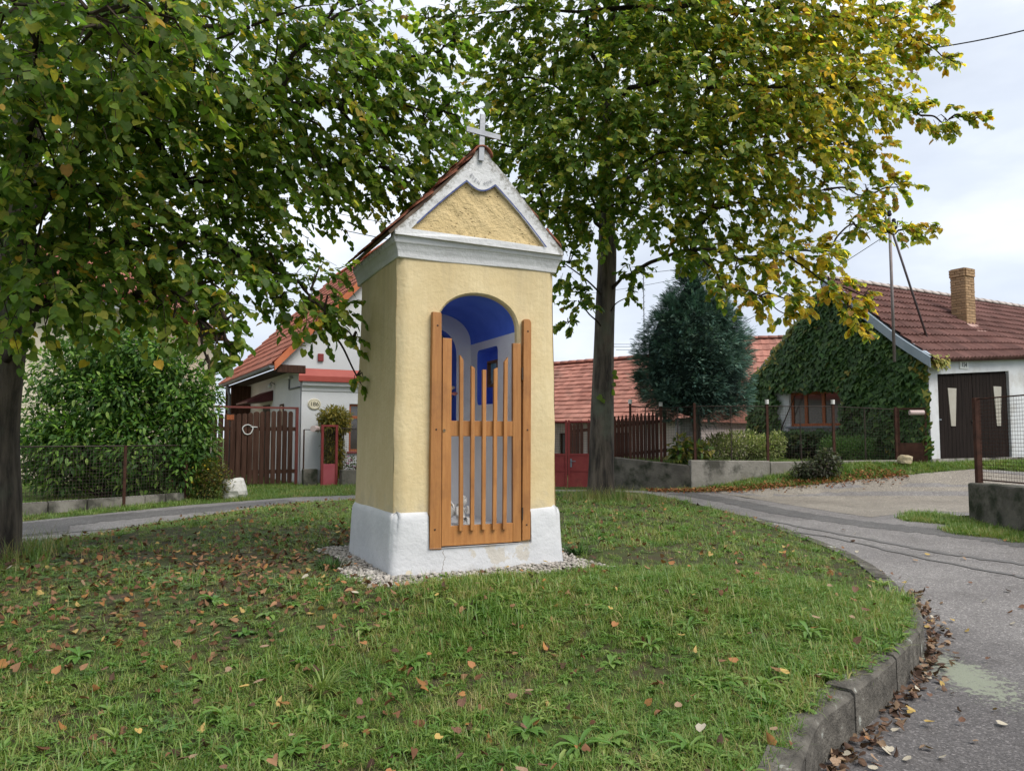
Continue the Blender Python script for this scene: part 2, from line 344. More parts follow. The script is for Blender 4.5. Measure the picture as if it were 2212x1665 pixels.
def sheet(name, poly, mat, dz, step, zf=G, kind='structure', margin=0.5, parent=None):
    V, F = cdt(poly, (), step, margin); z = zf(V[:, 0], V[:, 1]) + dz
    me = bpy.data.meshes.new(name); me.from_pydata(np.column_stack([V, z]).tolist(), [], F); me.polygons.foreach_set('use_smooth', [True] * len(F)); me.update()
    if len(me.polygons) and me.polygons[0].normal.z < 0: me.flip_normals()
    o = link(name, me, parent, mat)
    if kind: o['kind'] = kind
    return o
def ribbon(name, pts, wid, mat, dz, parent=None, seed=0):
    pts = smooth_path([(*p, 0) for p in pts], 16); r = random.Random(seed); vs = []; n = len(pts)
    for i, p in enumerate(pts):
        d = pts[min(i + 1, n - 1)] - pts[max(i - 1, 0)]; d = d / np.linalg.norm(d); s = np.array([-d[1], d[0], 0]); ww = wid[0] + (wid[1] - wid[0]) * i / (n - 1)
        for k in (-1, 0, 1):
            q = p + s * (k * ww * (0.5 + (0.22 if ww < 0.3 else 0.07) * r.uniform(-1, 1)) + (0.02 * math.sin(i * 0.9 + seed) if ww < 0.3 else 0.03 * math.sin(i * 1.7))); vs.append((q[0], q[1], float(G(q[0], q[1])) + dz))
    fs = [(3 * i + k, 3 * i + k + 1, 3 * i + k + 4, 3 * i + k + 3) for i in range(n - 1) for k in (0, 1)]
    me = bpy.data.meshes.new(name); me.from_pydata(vs, [], fs)
    o = link(name, me, parent, mat); return o
road = sheet('road', ROAD, m_asph, 0.006, 0.5)
drive = sheet('gravel_drive', [gpt(*p) for p in [(1545, 1064), (1640, 1058), (1730, 1050), (1850, 1038), (2000, 1023), (2090, 1015)]] + [(12.5, 16.2), (9, 13.4)] + [gpt(*p) for p in [(2092, 1108), (2000, 1104), (1930, 1112), (1880, 1118), (1760, 1100), (1640, 1080)]], m_drive, 0.0095, 0.4)
ribbon('road_patch', [gpt(*p) for p in [(1460, 1066), (1560, 1080), (1700, 1108), (1850, 1130), (2000, 1147), (2150, 1165), (2300, 1190)]], (0.55, 0.62), m_asph2, 0.010, road, 1)
ribbon('road_patch', [gpt(*p) for p in [(-60, 1145), (60, 1139), (150, 1128), (300, 1113), (480, 1097), (640, 1082)]], (0.9, 0.7), m_asph2, 0.010, road, 2)
ribbon('road_patch', [gpt(*p) for p in [(-80, 1165), (30, 1151), (150, 1143)]], (0.9, 0.5), m_asph2, 0.013, road, 3)
ribbon('crack_seal', [gpt(*p) for p in [(1420, 1076), (1550, 1103), (1700, 1133), (1900, 1170), (2050, 1198), (2230, 1222)]], (0.07, 0.12), m_tar, 0.0135, road, 4)
ribbon('crack_seal', [gpt(*p) for p in [(1430, 1088), (1600, 1130), (1800, 1163), (2000, 1208), (2230, 1252)]], (0.05, 0.07), m_tar, 0.0135, road, 5)
ribbon('crack_seal', [gpt(*p) for p in [(-40, 1163), (100, 1155), (300, 1137), (480, 1114)]], (0.05, 0.05), m_tar, 0.0165, road, 6)
isl = sheet('grass_island', ISL, m_soil, 0.0, 0.22, IZ, margin=0.35)
# kerb stones round the island
def kerb_pt(i): return np.array([kx[i], ky[i]])
m_kerb = M('kerb_concrete', (0.07, 0.064, 0.054), (0.155, 0.142, 0.12), scale=9, rough=0.95, bump=1.0, bscale=38, stain=((0.36, 0.37, 0.33), 9.0, 0.64, 0.68), coords='World')
kerb = empty('kerb', (kx[20], ky[20], float(G(kx[20], ky[20])))); kerb['kind'] = 'structure'
s_acc = np.concatenate([[0], np.cumsum(np.hypot(np.diff(kx), np.diff(ky)))]); end_s = s_acc[min(len(kx) - 1, 72)]; s = 2.0; ki = 0
while s < end_s:
    L = 0.95 if s < s_acc[30] else 0.8; vs = []; fs = []; nseg = 6; tiltz = random.uniform(-0.012, 0.012)
    for q in range(nseg + 1):
        a = s + 0.012 + (L - 0.024) * q / nseg; px_, py_ = np.interp(a, s_acc, kx), np.interp(a, s_acc, ky)
        dx = np.interp(a + 0.05, s_acc, kx) - np.interp(a - 0.05, s_acc, kx); dy = np.interp(a + 0.05, s_acc, ky) - np.interp(a - 0.05, s_acc, ky); l = math.hypot(dx, dy); nxk, nyk = dy / l, -dx / l
        g0 = float(G(px_, py_)); h = float(np.interp(a, s_acc, kh)) + tiltz + 0.02 + random.uniform(-0.004, 0.004)
        for off, zz in ((0.035, -0.12), (0.03, h - 0.02), (0.012, h), (-0.13, h + 0.004), (-0.14, -0.12)):
            vs.append((px_ + nxk * off - kerb.location.x, py_ + nyk * off - kerb.location.y, g0 + zz - kerb.location.z))
    for q in range(nseg):
        for k in range(4): fs.append((q * 5 + k, q * 5 + k + 1, q * 5 + k + 6, q * 5 + k + 5))
    fs += [tuple(range(5)), tuple(nseg * 5 + k for k in range(4, -1, -1))]
    MB().add(vs, fs).build('kerb_stone', m_kerb, kerb); s += L

# raised garden behind the retaining wall on the right
def PW(px, D, z): p = P(px, 945, D); return (float(p[0]), float(p[1]), z)
W1, W2, W3, W4 = PW(1322, 18.3, 0), PW(1490, 17.2, 0), PW(1662, 17.3, 0), PW(1940, 17.65, 0)
def terr_z(x, y): return 0.60 + 0.0 * np.asarray(x)
TERR = [(W1[0], W1[1] + 0.15), (W2[0], W2[1] + 0.12), (W3[0], W3[1] + 0.12), (W4[0], W4[1] + 0.1), (11, 19.5), (8, 30), (1.6, 30), (W1[0] + 0.02, 19.5)]
sheet('garden_terrace', TERR, m_lawn, 0, 1.0, terr_z)

# ------------------------------------------------------------------ grass: tufts spread by geometry nodes
def grassmat(name, cols, dry):
    m, t, b, o = newmat(name); pos = N(t, 'ShaderNodeNewGeometry').outputs['Position']; oi = N(t, 'ShaderNodeObjectInfo'); gi = N(t, 'ShaderNodeNewGeometry')
    n = noise(t, 1.6, 6, 0.65, vec=pos); a = mth(t, 'ADD', mth(t, 'MULTIPLY', n.outputs[0], 0.85), mth(t, 'MULTIPLY', oi.outputs['Random'], 0.38)); a = mth(t, 'ADD', a, mth(t, 'MULTIPLY', gi.outputs['Random Per Island'], 0.22))
    r = ramp(t, [(0.36, cols[0]), (0.62, cols[1]), (0.84, cols[2]), (0.98, dry)]); t.links.new(a, r.inputs[0])
    t.links.new(r.outputs[0], b.inputs['Base Color']); b.inputs['Roughness'].default_value = 0.42; b.inputs['Specular IOR Level'].default_value = 0.5
    tr = N(t, 'ShaderNodeBsdfTranslucent'); t.links.new(mix(t, 1.0, r.outputs[0], (1.2, 1.3, 0.7), 'MULTIPLY'), tr.inputs[0]); ms = N(t, 'ShaderNodeMixShader'); ms.inputs[0].default_value = 0.3
    t.links.new(b.outputs[0], ms.inputs[1]); t.links.new(tr.outputs[0], ms.inputs[2]); t.links.new(ms.outputs[0], o.inputs[0]); return m
m_grass = grassmat('grass_blades', [(0.070, 0.155, 0.024), (0.125, 0.225, 0.036), (0.21, 0.29, 0.06)], (0.36, 0.31, 0.12))
m_weed = grassmat('weed_leaves', [(0.07, 0.17, 0.028), (0.12, 0.24, 0.045), (0.19, 0.30, 0.07)], (0.27, 0.33, 0.09))
m_dry = grassmat('dry_blades', [(0.20, 0.20, 0.055), (0.28, 0.24, 0.08), (0.33, 0.30, 0.10)], (0.40, 0.30, 0.14))
def blade(mb, base, az, L, bend, w, r):
    d = Vector((math.cos(az), math.sin(az), 0)); s = Vector((-d.y, d.x, 0)); p = Vector(base); vs = []; el = R(r.uniform(35, 86)); k = 4
    for i in range(k):
        ww = w * (1 - (i / k) ** 1.5); vs += [p - s * ww / 2, p + s * ww / 2]
        p = p + (d * math.cos(el) + Vector((0, 0, math.sin(el)))) * (L / k); el -= bend / k
    vs.append(p); mb.add(vs, [(2 * i, 2 * i + 1, 2 * i + 3, 2 * i + 2) for i in range(k - 1)] + [(2 * k - 2, 2 * k - 1, 2 * k)])
def broad(mb, az, L, w, el0, r):
    d = Vector((math.cos(az), math.sin(az), 0)); s = Vector((-d.y, d.x, 0)); p = Vector((0, 0, 0.005)); el = el0; prof = [0.25, 0.55, 0.95, 1.0, 0.7]; vs = []
    for i, q in enumerate(prof):
        jag = r.uniform(0.6, 1.3); vs += [p - s * w * q * jag / 2 + Vector((0, 0, 0.006)), p, p + s * w * q * jag / 2 + Vector((0, 0, 0.006))]
        p = p + (d * math.cos(el) + Vector((0, 0, math.sin(el)))) * (L / 5); el -= 0.3
    vs.append(p); n = len(prof); f = []
    for i in range(n - 1): f += [(3 * i, 3 * i + 1, 3 * i + 4, 3 * i + 3), (3 * i + 1, 3 * i + 2, 3 * i + 5, 3 * i + 4)]
    f += [(3 * n - 3, 3 * n - 2, 3 * n), (3 * n - 2, 3 * n - 1, 3 * n)]; mb.add(vs, f)
def tuft(i, nb, L, w, bend, spread, mat):
    r = random.Random(i); mb = MB()
    for _ in range(nb):
        a = r.uniform(0, 6.28); q = spread * math.sqrt(r.random()); blade(mb, (q * math.cos(a), q * math.sin(a), -0.01), r.uniform(0, 6.28), L * r.uniform(0.5, 1.15), r.uniform(0.2, bend), w * r.uniform(0.7, 1.2), r)
    me = mb.mesh('tuft'); me.materials.append(mat); return bpy.data.objects.new('tuft', me)
def rosette_mesh(i, nl, L, w, el, mat):
    r = random.Random(i); mb = MB()
    for k in range(nl): broad(mb, 6.28 * k / nl + r.uniform(-0.3, 0.3), L * r.uniform(0.6, 1.1), w * r.uniform(0.8, 1.15), R(r.uniform(*el)), r)
    me = mb.mesh('rosette', True); me.materials.append(mat); return me
def gn_scatter(name, variants, pts, rotz, scl, var, label=None):
    coll = bpy.data.collections.new(name + '_tufts')
    for k, o in enumerate(variants): o.name = 'tuft_%02d' % k; coll.objects.link(o)
    me = bpy.data.meshes.new(name); me.vertices.add(len(pts)); me.vertices.foreach_set('co', np.asarray(pts, np.float32).ravel())
    for nm, ty, d in (('rotz', 'FLOAT', rotz), ('scl', 'FLOAT', scl), ('var', 'INT', var)):
        a = me.attributes.new(nm, ty, 'POINT'); a.data.foreach_set('value', np.asarray(d, np.int32 if ty == 'INT' else np.float32))
    o = link(name, me); tag(o, kind='stuff')
    t = bpy.data.node_groups.new(name, 'GeometryNodeTree'); t.interface.new_socket('Geometry', in_out='INPUT', socket_type='NodeSocketGeometry'); t.interface.new_socket('Geometry', in_out='OUTPUT', socket_type='NodeSocketGeometry')
    gi, go = t.nodes.new('NodeGroupInput'), t.nodes.new('NodeGroupOutput'); ci = t.nodes.new('GeometryNodeCollectionInfo'); ci.inputs[0].default_value = coll; ci.inputs['Separate Children'].default_value = True; ci.inputs['Reset Children'].default_value = True
    ip = t.nodes.new('GeometryNodeInstanceOnPoints'); ip.inputs['Pick Instance'].default_value = True
    def attr(nm, ty):
        a = t.nodes.new('GeometryNodeInputNamedAttribute'); a.data_type = ty; a.inputs[0].default_value = nm; return next(s for s in a.outputs if s.enabled and s.name == 'Attribute')
    cx = t.nodes.new('ShaderNodeCombineXYZ'); t.links.new(attr('rotz', 'FLOAT'), cx.inputs[2])
    t.links.new(gi.outputs[0], ip.inputs['Points']); t.links.new(ci.outputs[0], ip.inputs['Instance']); t.links.new(attr('var', 'INT'), ip.inputs['Instance Index'])
    t.links.new(cx.outputs[0], ip.inputs['Rotation']); t.links.new(attr('scl', 'FLOAT'), ip.inputs['Scale']); t.links.new(ip.outputs[0], go.inputs[0])
    md = o.modifiers.new('scatter', 'NODES'); md.node_group = t; return o
# litter-covered thin zone left of the chapel
def thin(x, y): return np.clip(1.15 * np.exp(-(((x + 3.0) / 2.0) ** 2 + ((y - 6.4) / 1.5) ** 2) ** 1.2) + 0.8 * np.exp(-(((x + 1.0) / 0.9) ** 2 + ((y - 9.0) / 1.0) ** 2)), 0, 1)
def sin_noise(x, y, s): return (np.sin(x * s + 1.3 * np.sin(y * s * 0.7)) * np.cos(y * s * 1.1 + 1.7 * np.sin(x * s * 0.6)) + 1) / 2
def free(x, y, m=0.0):
    a, b = w2ch(x, y); r = 0.05 * np.sin(x * 9) + 0.05 * np.sin(y * 11 + 1)
    r = r + 0.07 * np.sin(x * 23 + y * 17); ok = ~((a > -0.31 + r * 0.8 - m) & (a < 1.84 + r + m) & (b > -0.43 + r * 0.7 - m) & (b < 1.95 + r + m))
    return ok & (np.hypot(x + 5.02, y - 7.5) > 0.27) & (np.hypot(x - 1.64, y - 14.0) > 0.27)
def island_pts(n, d0, d1, keep):
    D = np.sqrt(rng.uniform(d0 ** 2, d1 ** 2, n)); x = rng.uniform(-0.85, 0.85, n) * (D + 0.6); k = inside(ISL, x, D) & (dist_poly(ISL, x, D) > 0.05) & free(x, D); x, y = x[k], D[k]
    k = rng.random(len(x)) < keep(x, y); x, y = x[k], y[k]; return x, y, IZ(x, y)
x1, y1, z1 = island_pts(66000, 2.2, 7.0, lambda x, y: (0.35 + 0.65 * sin_noise(x, y, 2.3) * sin_noise(y, x, 5.1) ** 0.3) * (1 - 0.62 * thin(x, y)))
x2, y2, z2 = island_pts(34000, 7.0, 15.9, lambda x, y: (0.55 + 0.45 * sin_noise(x, y, 1.7)) * (1 - 0.6 * thin(x, y)))
gxx, gyy, gzz = np.concatenate([x1, x2]), np.concatenate([y1, y2]), np.concatenate([z1, z2])
vs = [tuft(k, 15, L, wd, bd, 0.05, m_grass) for k, (L, wd, bd) in enumerate([(0.09, 0.0062, 1.7), (0.12, 0.007, 2.3), (0.17, 0.0075, 2.6), (0.07, 0.006, 1.4), (0.12, 0.009, 2.4)])]
vs += [tuft(20, 12, 0.09, 0.0042, 1.6, 0.06, m_dry), tuft(21, 8, 0.14, 0.004, 1.6, 0.05, m_dry)]
def lowleaf(i, n, mat):
    r = random.Random(i); mb = MB()
    for _ in range(n):
        a = r.uniform(0, 6.28); q = 0.06 * math.sqrt(r.random()); c = (q * math.cos(a), q * math.sin(a), r.uniform(0.01, 0.04)); s = r.uniform(0.007, 0.013); b = r.uniform(0, 6.28); t = r.uniform(-0.5, 0.5)
        for j in range(3):
            e = b + j * 2.09; d = Vector((math.cos(e), math.sin(e), t * 0.4)); p = Vector((-d.y, d.x, 0)); cc = Vector(c); mb.add([cc, cc + d * s + p * s * 0.7, cc + d * s * 1.8, cc + d * s - p * s * 0.7], [(0, 1, 2, 3)])
    me = mb.mesh('clover'); me.materials.append(mat); return bpy.data.objects.new('clover', me)
vs += [lowleaf(31, 16, m_weed), lowleaf(32, 22, m_weed)]
vs += [bpy.data.objects.new('rosette', rosette_mesh(41, 8, .09, .026, (20, 55), m_weed)), bpy.data.objects.new('rosette', rosette_mesh(42, 9, .11, .020, (25, 65), m_weed)), tuft(43, 26, 0.05, 0.006, 1.2, 0.07, m_grass)]
n = len(gxx); var = rng.choice(12, n, p=[.15, .15, .09, .13, .12, .09, .05, .05, .03, .03, .03, .08]); th = thin(gxx, gyy)
var = np.where((th > 0.4) & (rng.random(n) < 0.55), rng.choice([7, 8, 3, 5], n), var)
lush = sin_noise(gxx + 5, gyy * 1.3, 1.1)
cl2 = sin_noise(gxx * 1.1 + 2, gyy + 7, 4.3) * sin_noise(gxx, gyy, 2.9); scl = rng.uniform(0.55, 1.3, n) * (0.44 + 0.42 * lush + 0.55 * cl2) * (1 - 0.3 * th) * np.where(dist_poly(ISL, gxx, gyy) < 0.35, 1.15, 1)
gn_scatter('grass', vs, np.column_stack([gxx, gyy, gzz]), rng.uniform(0, 6.28, n), scl, var)
# verges, lawns and the raised garden further away
def region(n, x0, x1, y0, y1, ok):
    x = rng.uniform(x0, x1, n); y = rng.uniform(y0, y1, n); k = ok(x, y); return x[k], y[k]
va, vb = region(16000, -16, -2.5, 9, 21, lambda x, y: ~inside(ROAD, x, y) & (y > 8))
vc, vd = region(9000, 3.0, 13.5, 15.3, 19.6, lambda x, y: ~inside(ROAD, x, y) & ~inside(TERR, x, y))
ve, vf = region(7000, 1.9, 10.5, 17.3, 22, lambda x, y: inside(TERR, x, y) & (dist_poly(TERR, x, y) > 0.25))
vg, vh = region(2600, 6.2, 7.1, 10.2, 13.2, lambda x, y: (x > 6.35 + 0.25 * np.sin(y * 5)) & (y < 13.0))
vx = np.concatenate([va, vc, ve, vg]); vy = np.concatenate([vb, vd, vf, vh]); vz = np.concatenate([G(va, vb), G(vc, vd), terr_z(ve, vf), G(vg, vh)])
vs2 = [tuft(50 + k, 16, L, 0.008, bd, 0.09, m_grass) for k, (L, bd) in enumerate([(0.09, 1.3), (0.12, 1.6), (0.07, 1.2)])] + [lowleaf(58, 20, m_weed)]
n = len(vx); gn_scatter('verge_grass', vs2, np.column_stack([vx, vy, vz]), rng.uniform(0, 6.28, n), rng.uniform(0.7, 1.3, n), rng.choice(4, n, p=[.4, .25, .25, .1]))

# ================================================================== the wayside chapel
CH = empty('wayside_chapel', (O_CH[0], O_CH[1], 0), A_CH, 'small cream-yellow wayside chapel with white plinth, white gable and metal cross', 'chapel')
BW, BD, ZT = 1.52, 1.38, 2.76
def limewash():
    m, t, b, o = newmat('yellow_limewash'); c = N(t, 'ShaderNodeTexCoord').outputs['Object']; sep = N(t, 'ShaderNodeSeparateXYZ'); t.links.new(c, sep.inputs[0])
    n = noise(t, 1.7, 7, 0.6, vec=c); r = ramp(t, [(0.35, 0), (0.65, 1)]); t.links.new(n.outputs[0], r.inputs[0]); col = mix(t, r.outputs[0], (0.60, 0.475, 0.265), (0.68, 0.565, 0.345))
    br = noise(t, 14, 5, 0.6, vec=c, sc3=(2.2, 2.2, 0.35)); rr = ramp(t, [(0.40, 0), (0.70, 0.4)]); t.links.new(br.outputs[0], rr.inputs[0]); col = mix(t, rr.outputs[0], col, (0.55, 0.43, 0.235))     # brush marks
    st = noise(t, 4.5, 6, 0.65, vec=c, sc3=(1.6, 1.6, 0.14)); k = mth(t, 'ADD', st.outputs[0], mth(t, 'MULTIPLY', mth(t, 'SUBTRACT', sep.outputs[2], 1.9), 0.10)); sr = ramp(t, [(0.55, 0), (0.80, 0.55)]); t.links.new(k, sr.inputs[0]); col = mix(t, sr.outputs[0], col, (0.47, 0.38, 0.235))   # rain streaks
    ft = mth(t, 'SUBTRACT', noise(t, 6, 7, 0.65, vec=c).outputs[0], mth(t, 'MULTIPLY', mth(t, 'SUBTRACT', sep.outputs[2], 0.58), 1.1)); fr = ramp(t, [(0.40, 0), (0.60, 0.5)]); t.links.new(ft, fr.inputs[0]); col = mix(t, fr.outputs[0], col, (0.47, 0.41, 0.29))      # splash above the plinth
    ch = noise(t, 38, 3, 0.5, vec=c); cr = ramp(t, [(0.73, 0), (0.76, 0.7)]); t.links.new(ch.outputs[0], cr.inputs[0]); col = mix(t, cr.outputs[0], col, (0.33, 0.26, 0.16))       # chips
    t.links.new(col, b.inputs['Base Color']); b.inputs['Roughness'].default_value = 0.9; b.inputs['Specular IOR Level'].default_value = 0.15
    bp = N(t, 'ShaderNodeBump'); bp.inputs['Strength'].default_value = 0.4; bp.inputs['Distance'].default_value = 0.02; t.links.new(noise(t, 18, 8, 0.62, vec=c).outputs[0], bp.inputs['Height']); t.links.new(bp.outputs[0], b.inputs['Normal']); return m
m_yel = limewash()
m_wht = M('white_limewash', (0.74, 0.735, 0.72), (0.80, 0.80, 0.79), scale=2.5, rough=0.88, bump=0.42, bscale=16, stain=((0.60, 0.605, 0.62), 2.2, 0.45, 0.75), spec=0.2)
def weathered_white():
    m, t, b, o = newmat('weathered_white'); c = N(t, 'ShaderNodeTexCoord').outputs['Object']
    n = noise(t, 3, 6, vec=c); r = ramp(t, [(0.35, 0), (0.65, 1)]); t.links.new(n.outputs[0], r.inputs[0]); col = mix(t, r.outputs[0], (0.58, 0.58, 0.575), (0.66, 0.66, 0.66))
    s = noise(t, 26, 9, 0.75, vec=c); sep = N(t, 'ShaderNodeSeparateXYZ'); t.links.new(c, sep.inputs[0])
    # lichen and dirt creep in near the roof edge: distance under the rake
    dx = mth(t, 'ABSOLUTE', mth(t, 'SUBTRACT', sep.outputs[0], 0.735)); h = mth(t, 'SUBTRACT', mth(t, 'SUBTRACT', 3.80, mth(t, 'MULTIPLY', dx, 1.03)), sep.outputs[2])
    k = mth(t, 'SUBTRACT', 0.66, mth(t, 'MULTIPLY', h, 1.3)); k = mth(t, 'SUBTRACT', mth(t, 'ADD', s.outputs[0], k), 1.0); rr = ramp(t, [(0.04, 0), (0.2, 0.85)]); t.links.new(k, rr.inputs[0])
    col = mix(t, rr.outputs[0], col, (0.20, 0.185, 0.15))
    t.links.new(col, b.inputs['Base Color']); b.inputs['Roughness'].default_value = 0.9
    bp = N(t, 'ShaderNodeBump'); bp.inputs['Strength'].default_value = 0.5; bp.inputs['Distance'].default_value = 0.02; t.links.new(noise(t, 20, 6, 0.65, vec=c).outputs[0], bp.inputs['Height']); t.links.new(bp.outputs[0], b.inputs['Normal']); return m
m_rake = weathered_white()
def plinth_white():
    m, t, b, o = newmat('plinth_white'); c = N(t, 'ShaderNodeTexCoord').outputs['Object']
    n = noise(t, 3, 6, vec=c); r = ramp(t, [(0.35, 0), (0.65, 1)]); t.links.new(n.outputs[0], r.inputs[0]); col = mix(t, r.outputs[0], (0.53, 0.535, 0.545), (0.61, 0.61, 0.615))
    sep = N(t, 'ShaderNodeSeparateXYZ'); t.links.new(c, sep.inputs[0])
    # bare render showing where the paint has flaked under the gate
    fx = mth(t, 'ABSOLUTE', mth(t, 'SUBTRACT', sep.outputs[0], 0.86)); fz = mth(t, 'ABSOLUTE', mth(t, 'SUBTRACT', sep.outputs[2], 0.17)); front = mth(t, 'LESS_THAN', sep.outputs[1], 0.03)
    f = mth(t, 'SUBTRACT', noise(t, 7, 8, 0.62, vec=c).outputs[0], mth(t, 'ADD', mth(t, 'MULTIPLY', fx, 0.42), mth(t, 'MULTIPLY', fz, 0.9))); rr = ramp(t, [(0.39, 0), (0.42, 0.6)]); t.links.new(f, rr.inputs[0])
    col = mix(t, mth(t, 'MULTIPLY', rr.outputs[0], front), col, (0.50, 0.44, 0.34))
    # splash dirt along the foot
    g = mth(t, 'SUBTRACT', noise(t, 5, 8, 0.65, vec=c).outputs[0], mth(t, 'MULTIPLY', sep.outputs[2], 1.6)); gr = ramp(t, [(0.42, 0), (0.6, 0.7)]); t.links.new(g, gr.inputs[0]); col = mix(t, gr.outputs[0], col, (0.42, 0.41, 0.38))
    # hairline crack
    w_ = mth(t, 'ABSOLUTE', mth(t, 'SUBTRACT', mth(t, 'ADD', mth(t, 'SUBTRACT', sep.outputs[0], 0.385), mth(t, 'MULTIPLY', sep.outputs[2], -0.14)), mth(t, 'MULTIPLY', mth(t, 'SUBTRACT', noise(t, 12, 5, vec=c).outputs[0], 0.5), 0.10)))
    cr = mth(t, 'MULTIPLY', mth(t, 'MULTIPLY', mth(t, 'LESS_THAN', w_, 0.0035), mth(t, 'LESS_THAN', sep.outputs[2], 0.24)), front); col = mix(t, cr, col, (0.3, 0.28, 0.25))
    t.links.new(col, b.inputs['Base Color']); b.inputs['Roughness'].default_value = 0.88
    bp = N(t, 'ShaderNodeBump'); bp.inputs['Strength'].default_value = 0.5; bp.inputs['Distance'].default_value = 0.025; t.links.new(noise(t, 11, 7, 0.6, vec=c).outputs[0], bp.inputs['Height']); t.links.new(bp.outputs[0], b.inputs['Normal']); return m
m_plin = plinth_white()
m_blue = M('blue_paint', (0.075, 0.16, 0.70), (0.10, 0.20, 0.78), scale=4, rough=0.8, bump=0.2, bscale=20)
m_in = M('inside_white', (0.74, 0.74, 0.76), (0.80, 0.80, 0.81), scale=3, rough=0.9, bump=0.3, bscale=18)
m_rough = None
def rough_yellow():
    m, t, b, o = newmat('pebbled_yellow'); c = N(t, 'ShaderNodeTexCoord').outputs['Object']
    v = N(t, 'ShaderNodeTexVoronoi'); v.inputs['Scale'].default_value = 24; v.inputs['Randomness'].default_value = 1; mm = N(t, 'ShaderNodeMapping'); mm.inputs['Scale'].default_value = (1, 1, 1.5); t.links.new(c, mm.inputs[0]); t.links.new(mm.outputs[0], v.inputs['Vector'])
    k = mth(t, 'ADD', v.outputs['Distance'], mth(t, 'MULTIPLY', mth(t, 'SUBTRACT', noise(t, 6, 5, vec=c).outputs[0], 0.5), 0.9)); r = ramp(t, [(0.10, 1), (0.22, 0)]); t.links.new(k, r.inputs[0])
    n = noise(t, 5, 6, vec=c); col = mix(t, n.outputs[0], (0.56, 0.41, 0.19), (0.66, 0.52, 0.285)); col = mix(t, mth(t, 'MULTIPLY', r.outputs[0], 0.8), col, (0.30, 0.20, 0.085))
    t.links.new(col, b.inputs['Base Color']); b.inputs['Roughness'].default_value = 0.92
    h = mth(t, 'SUBTRACT', noise(t, 40, 5, 0.6, vec=c).outputs[0], mth(t, 'MULTIPLY', r.outputs[0], 0.7)); bp = N(t, 'ShaderNodeBump'); bp.inputs['Strength'].default_value = 0.9; bp.inputs['Distance'].default_value = 0.02; t.links.new(h, bp.inputs['Height']); t.links.new(bp.outputs[0], b.inputs['Normal']); return m
m_rough = rough_yellow()
def wob(x, y, z, a=0.008): return a * (np.sin(x * 3.1 + z * 2.3) * np.cos(z * 1.7 + y * 2.9) + 0.5 * np.sin(x * 7 + z * 5 + y * 6))
# arched opening
def arch(x0, x1, z0, zs, zt, n=18):
    c, a, b = (x0 + x1) / 2, (x1 - x0) / 2, zt - zs
    return [(x0, z0)] + [(c - a * math.cos(t), zs + b * math.sin(t) ** 0.9) for t in np.linspace(0, math.pi, n)] + [(x1, z0)]
OX0, OX1, OZ0, OZS, OZT = 0.365, 1.125, 0.262, 2.17, 2.48
RC = 0.055
def bulge(x, z): return -0.0 * x
def sheet_front():
    hole = arch(OX0 - 0.02, OX1 + 0.02, OZ0, OZS, OZT + 0.018, 24); zb = 0.05
    n = 30; poly = [(x, zb) for x in np.linspace(0, BW, n)[:-1]] + [(BW, z) for z in np.linspace(zb, ZT, 40)[:-1]] + [(x, ZT) for x in np.linspace(BW, 0, n)[:-1]] + [(0, z) for z in np.linspace(ZT, zb, 40)[:-1]]
    V, F = cdt(poly, [hole], 0.05, 0.4); x, z = V[:, 0], V[:, 1]; y = np.zeros(len(V))
    for s in (0, 1):
        q = (x if s == 0 else BW - x); k = q < RC; y[k] += RC - np.sqrt(np.maximum(0, RC ** 2 - (RC - q[k]) ** 2))
    taper = 0.022 * (ZT - z) / ZT; y = y - taper + wob(x, 0, z, 0.006)
    x = x + (x - BW / 2) / (BW / 2) * taper + wob(z, x, z * 1.3, 0.004)
    return np.column_stack([x, y, z]), F
V, F = sheet_front(); mbw = MB(); mbw.add(V.tolist(), F)
def side(fx, y0, y1, n=24):
    u = np.linspace(0, 1, n); vs = []; fs = []; zz = np.linspace(0.05, ZT, 40)
    for j, z in enumerate(zz):
        tp = 0.022 * (ZT - z) / ZT
        for i, a in enumerate(u): y = y0 + (y1 - 0.10 * z / ZT - y0) * a; vs.append((fx - tp if fx == 0 else fx + tp, y - tp * (1 - a) + tp * a, z)); 
    for j in range(len(zz) - 1):
        for i in range(n - 1): a = j * n + i; fs.append((a, a + 1, a + n + 1, a + n))
    vs = [(x + float(wob(y, 0, z, 0.005)), y, z) for x, y, z in vs]; mbw.add(vs, fs)
side(0, RC - 0.004, BD); side(BW, RC - 0.004, BD); mbw.add([(-0.02, BD, 0.05), (BW + 0.02, BD, 0.05), (BW, BD - 0.10, ZT), (0, BD - 0.10, ZT)], [(0, 1, 2, 3)])
mbw.build('wall', m_yel, CH, smooth=True)
# inside: arched chamber, vault blue, walls white, back wall with an arched blue niche, niche in the right wall
YB = 1.13; FL = 0.40
lin_ = MB(); ring0 = arch(OX0 - 0.02, OX1 + 0.02, OZ0, OZS, OZT + 0.018, 24); ring1 = arch(OX0 - 0.004, OX1 + 0.004, OZ0, OZS, OZT + 0.004, 24); ring2 = arch(OX0, OX1, OZ0, OZS, OZT, 24)
rings = [[(x, -0.004 - 0.022 * (ZT - z) / ZT, z) for x, z in ring0], [(x, 0.012, z) for x, z in ring1], [(x, 0.05, z) for x, z in ring2]]
for ra, rb in zip(rings[:-1], rings[1:]):
    n = len(ra); lin_.add(ra + rb, [(i, i + 1, n + i + 1, n + i) for i in range(n - 1)])
lin_.build('arch_reveal', m_yel, CH, smooth=True)
n = len(ring2); SPR = 2.13
vault = MB(); vp = [(x, z) for x, z in ring2[1:-1]]; k = len(vp)
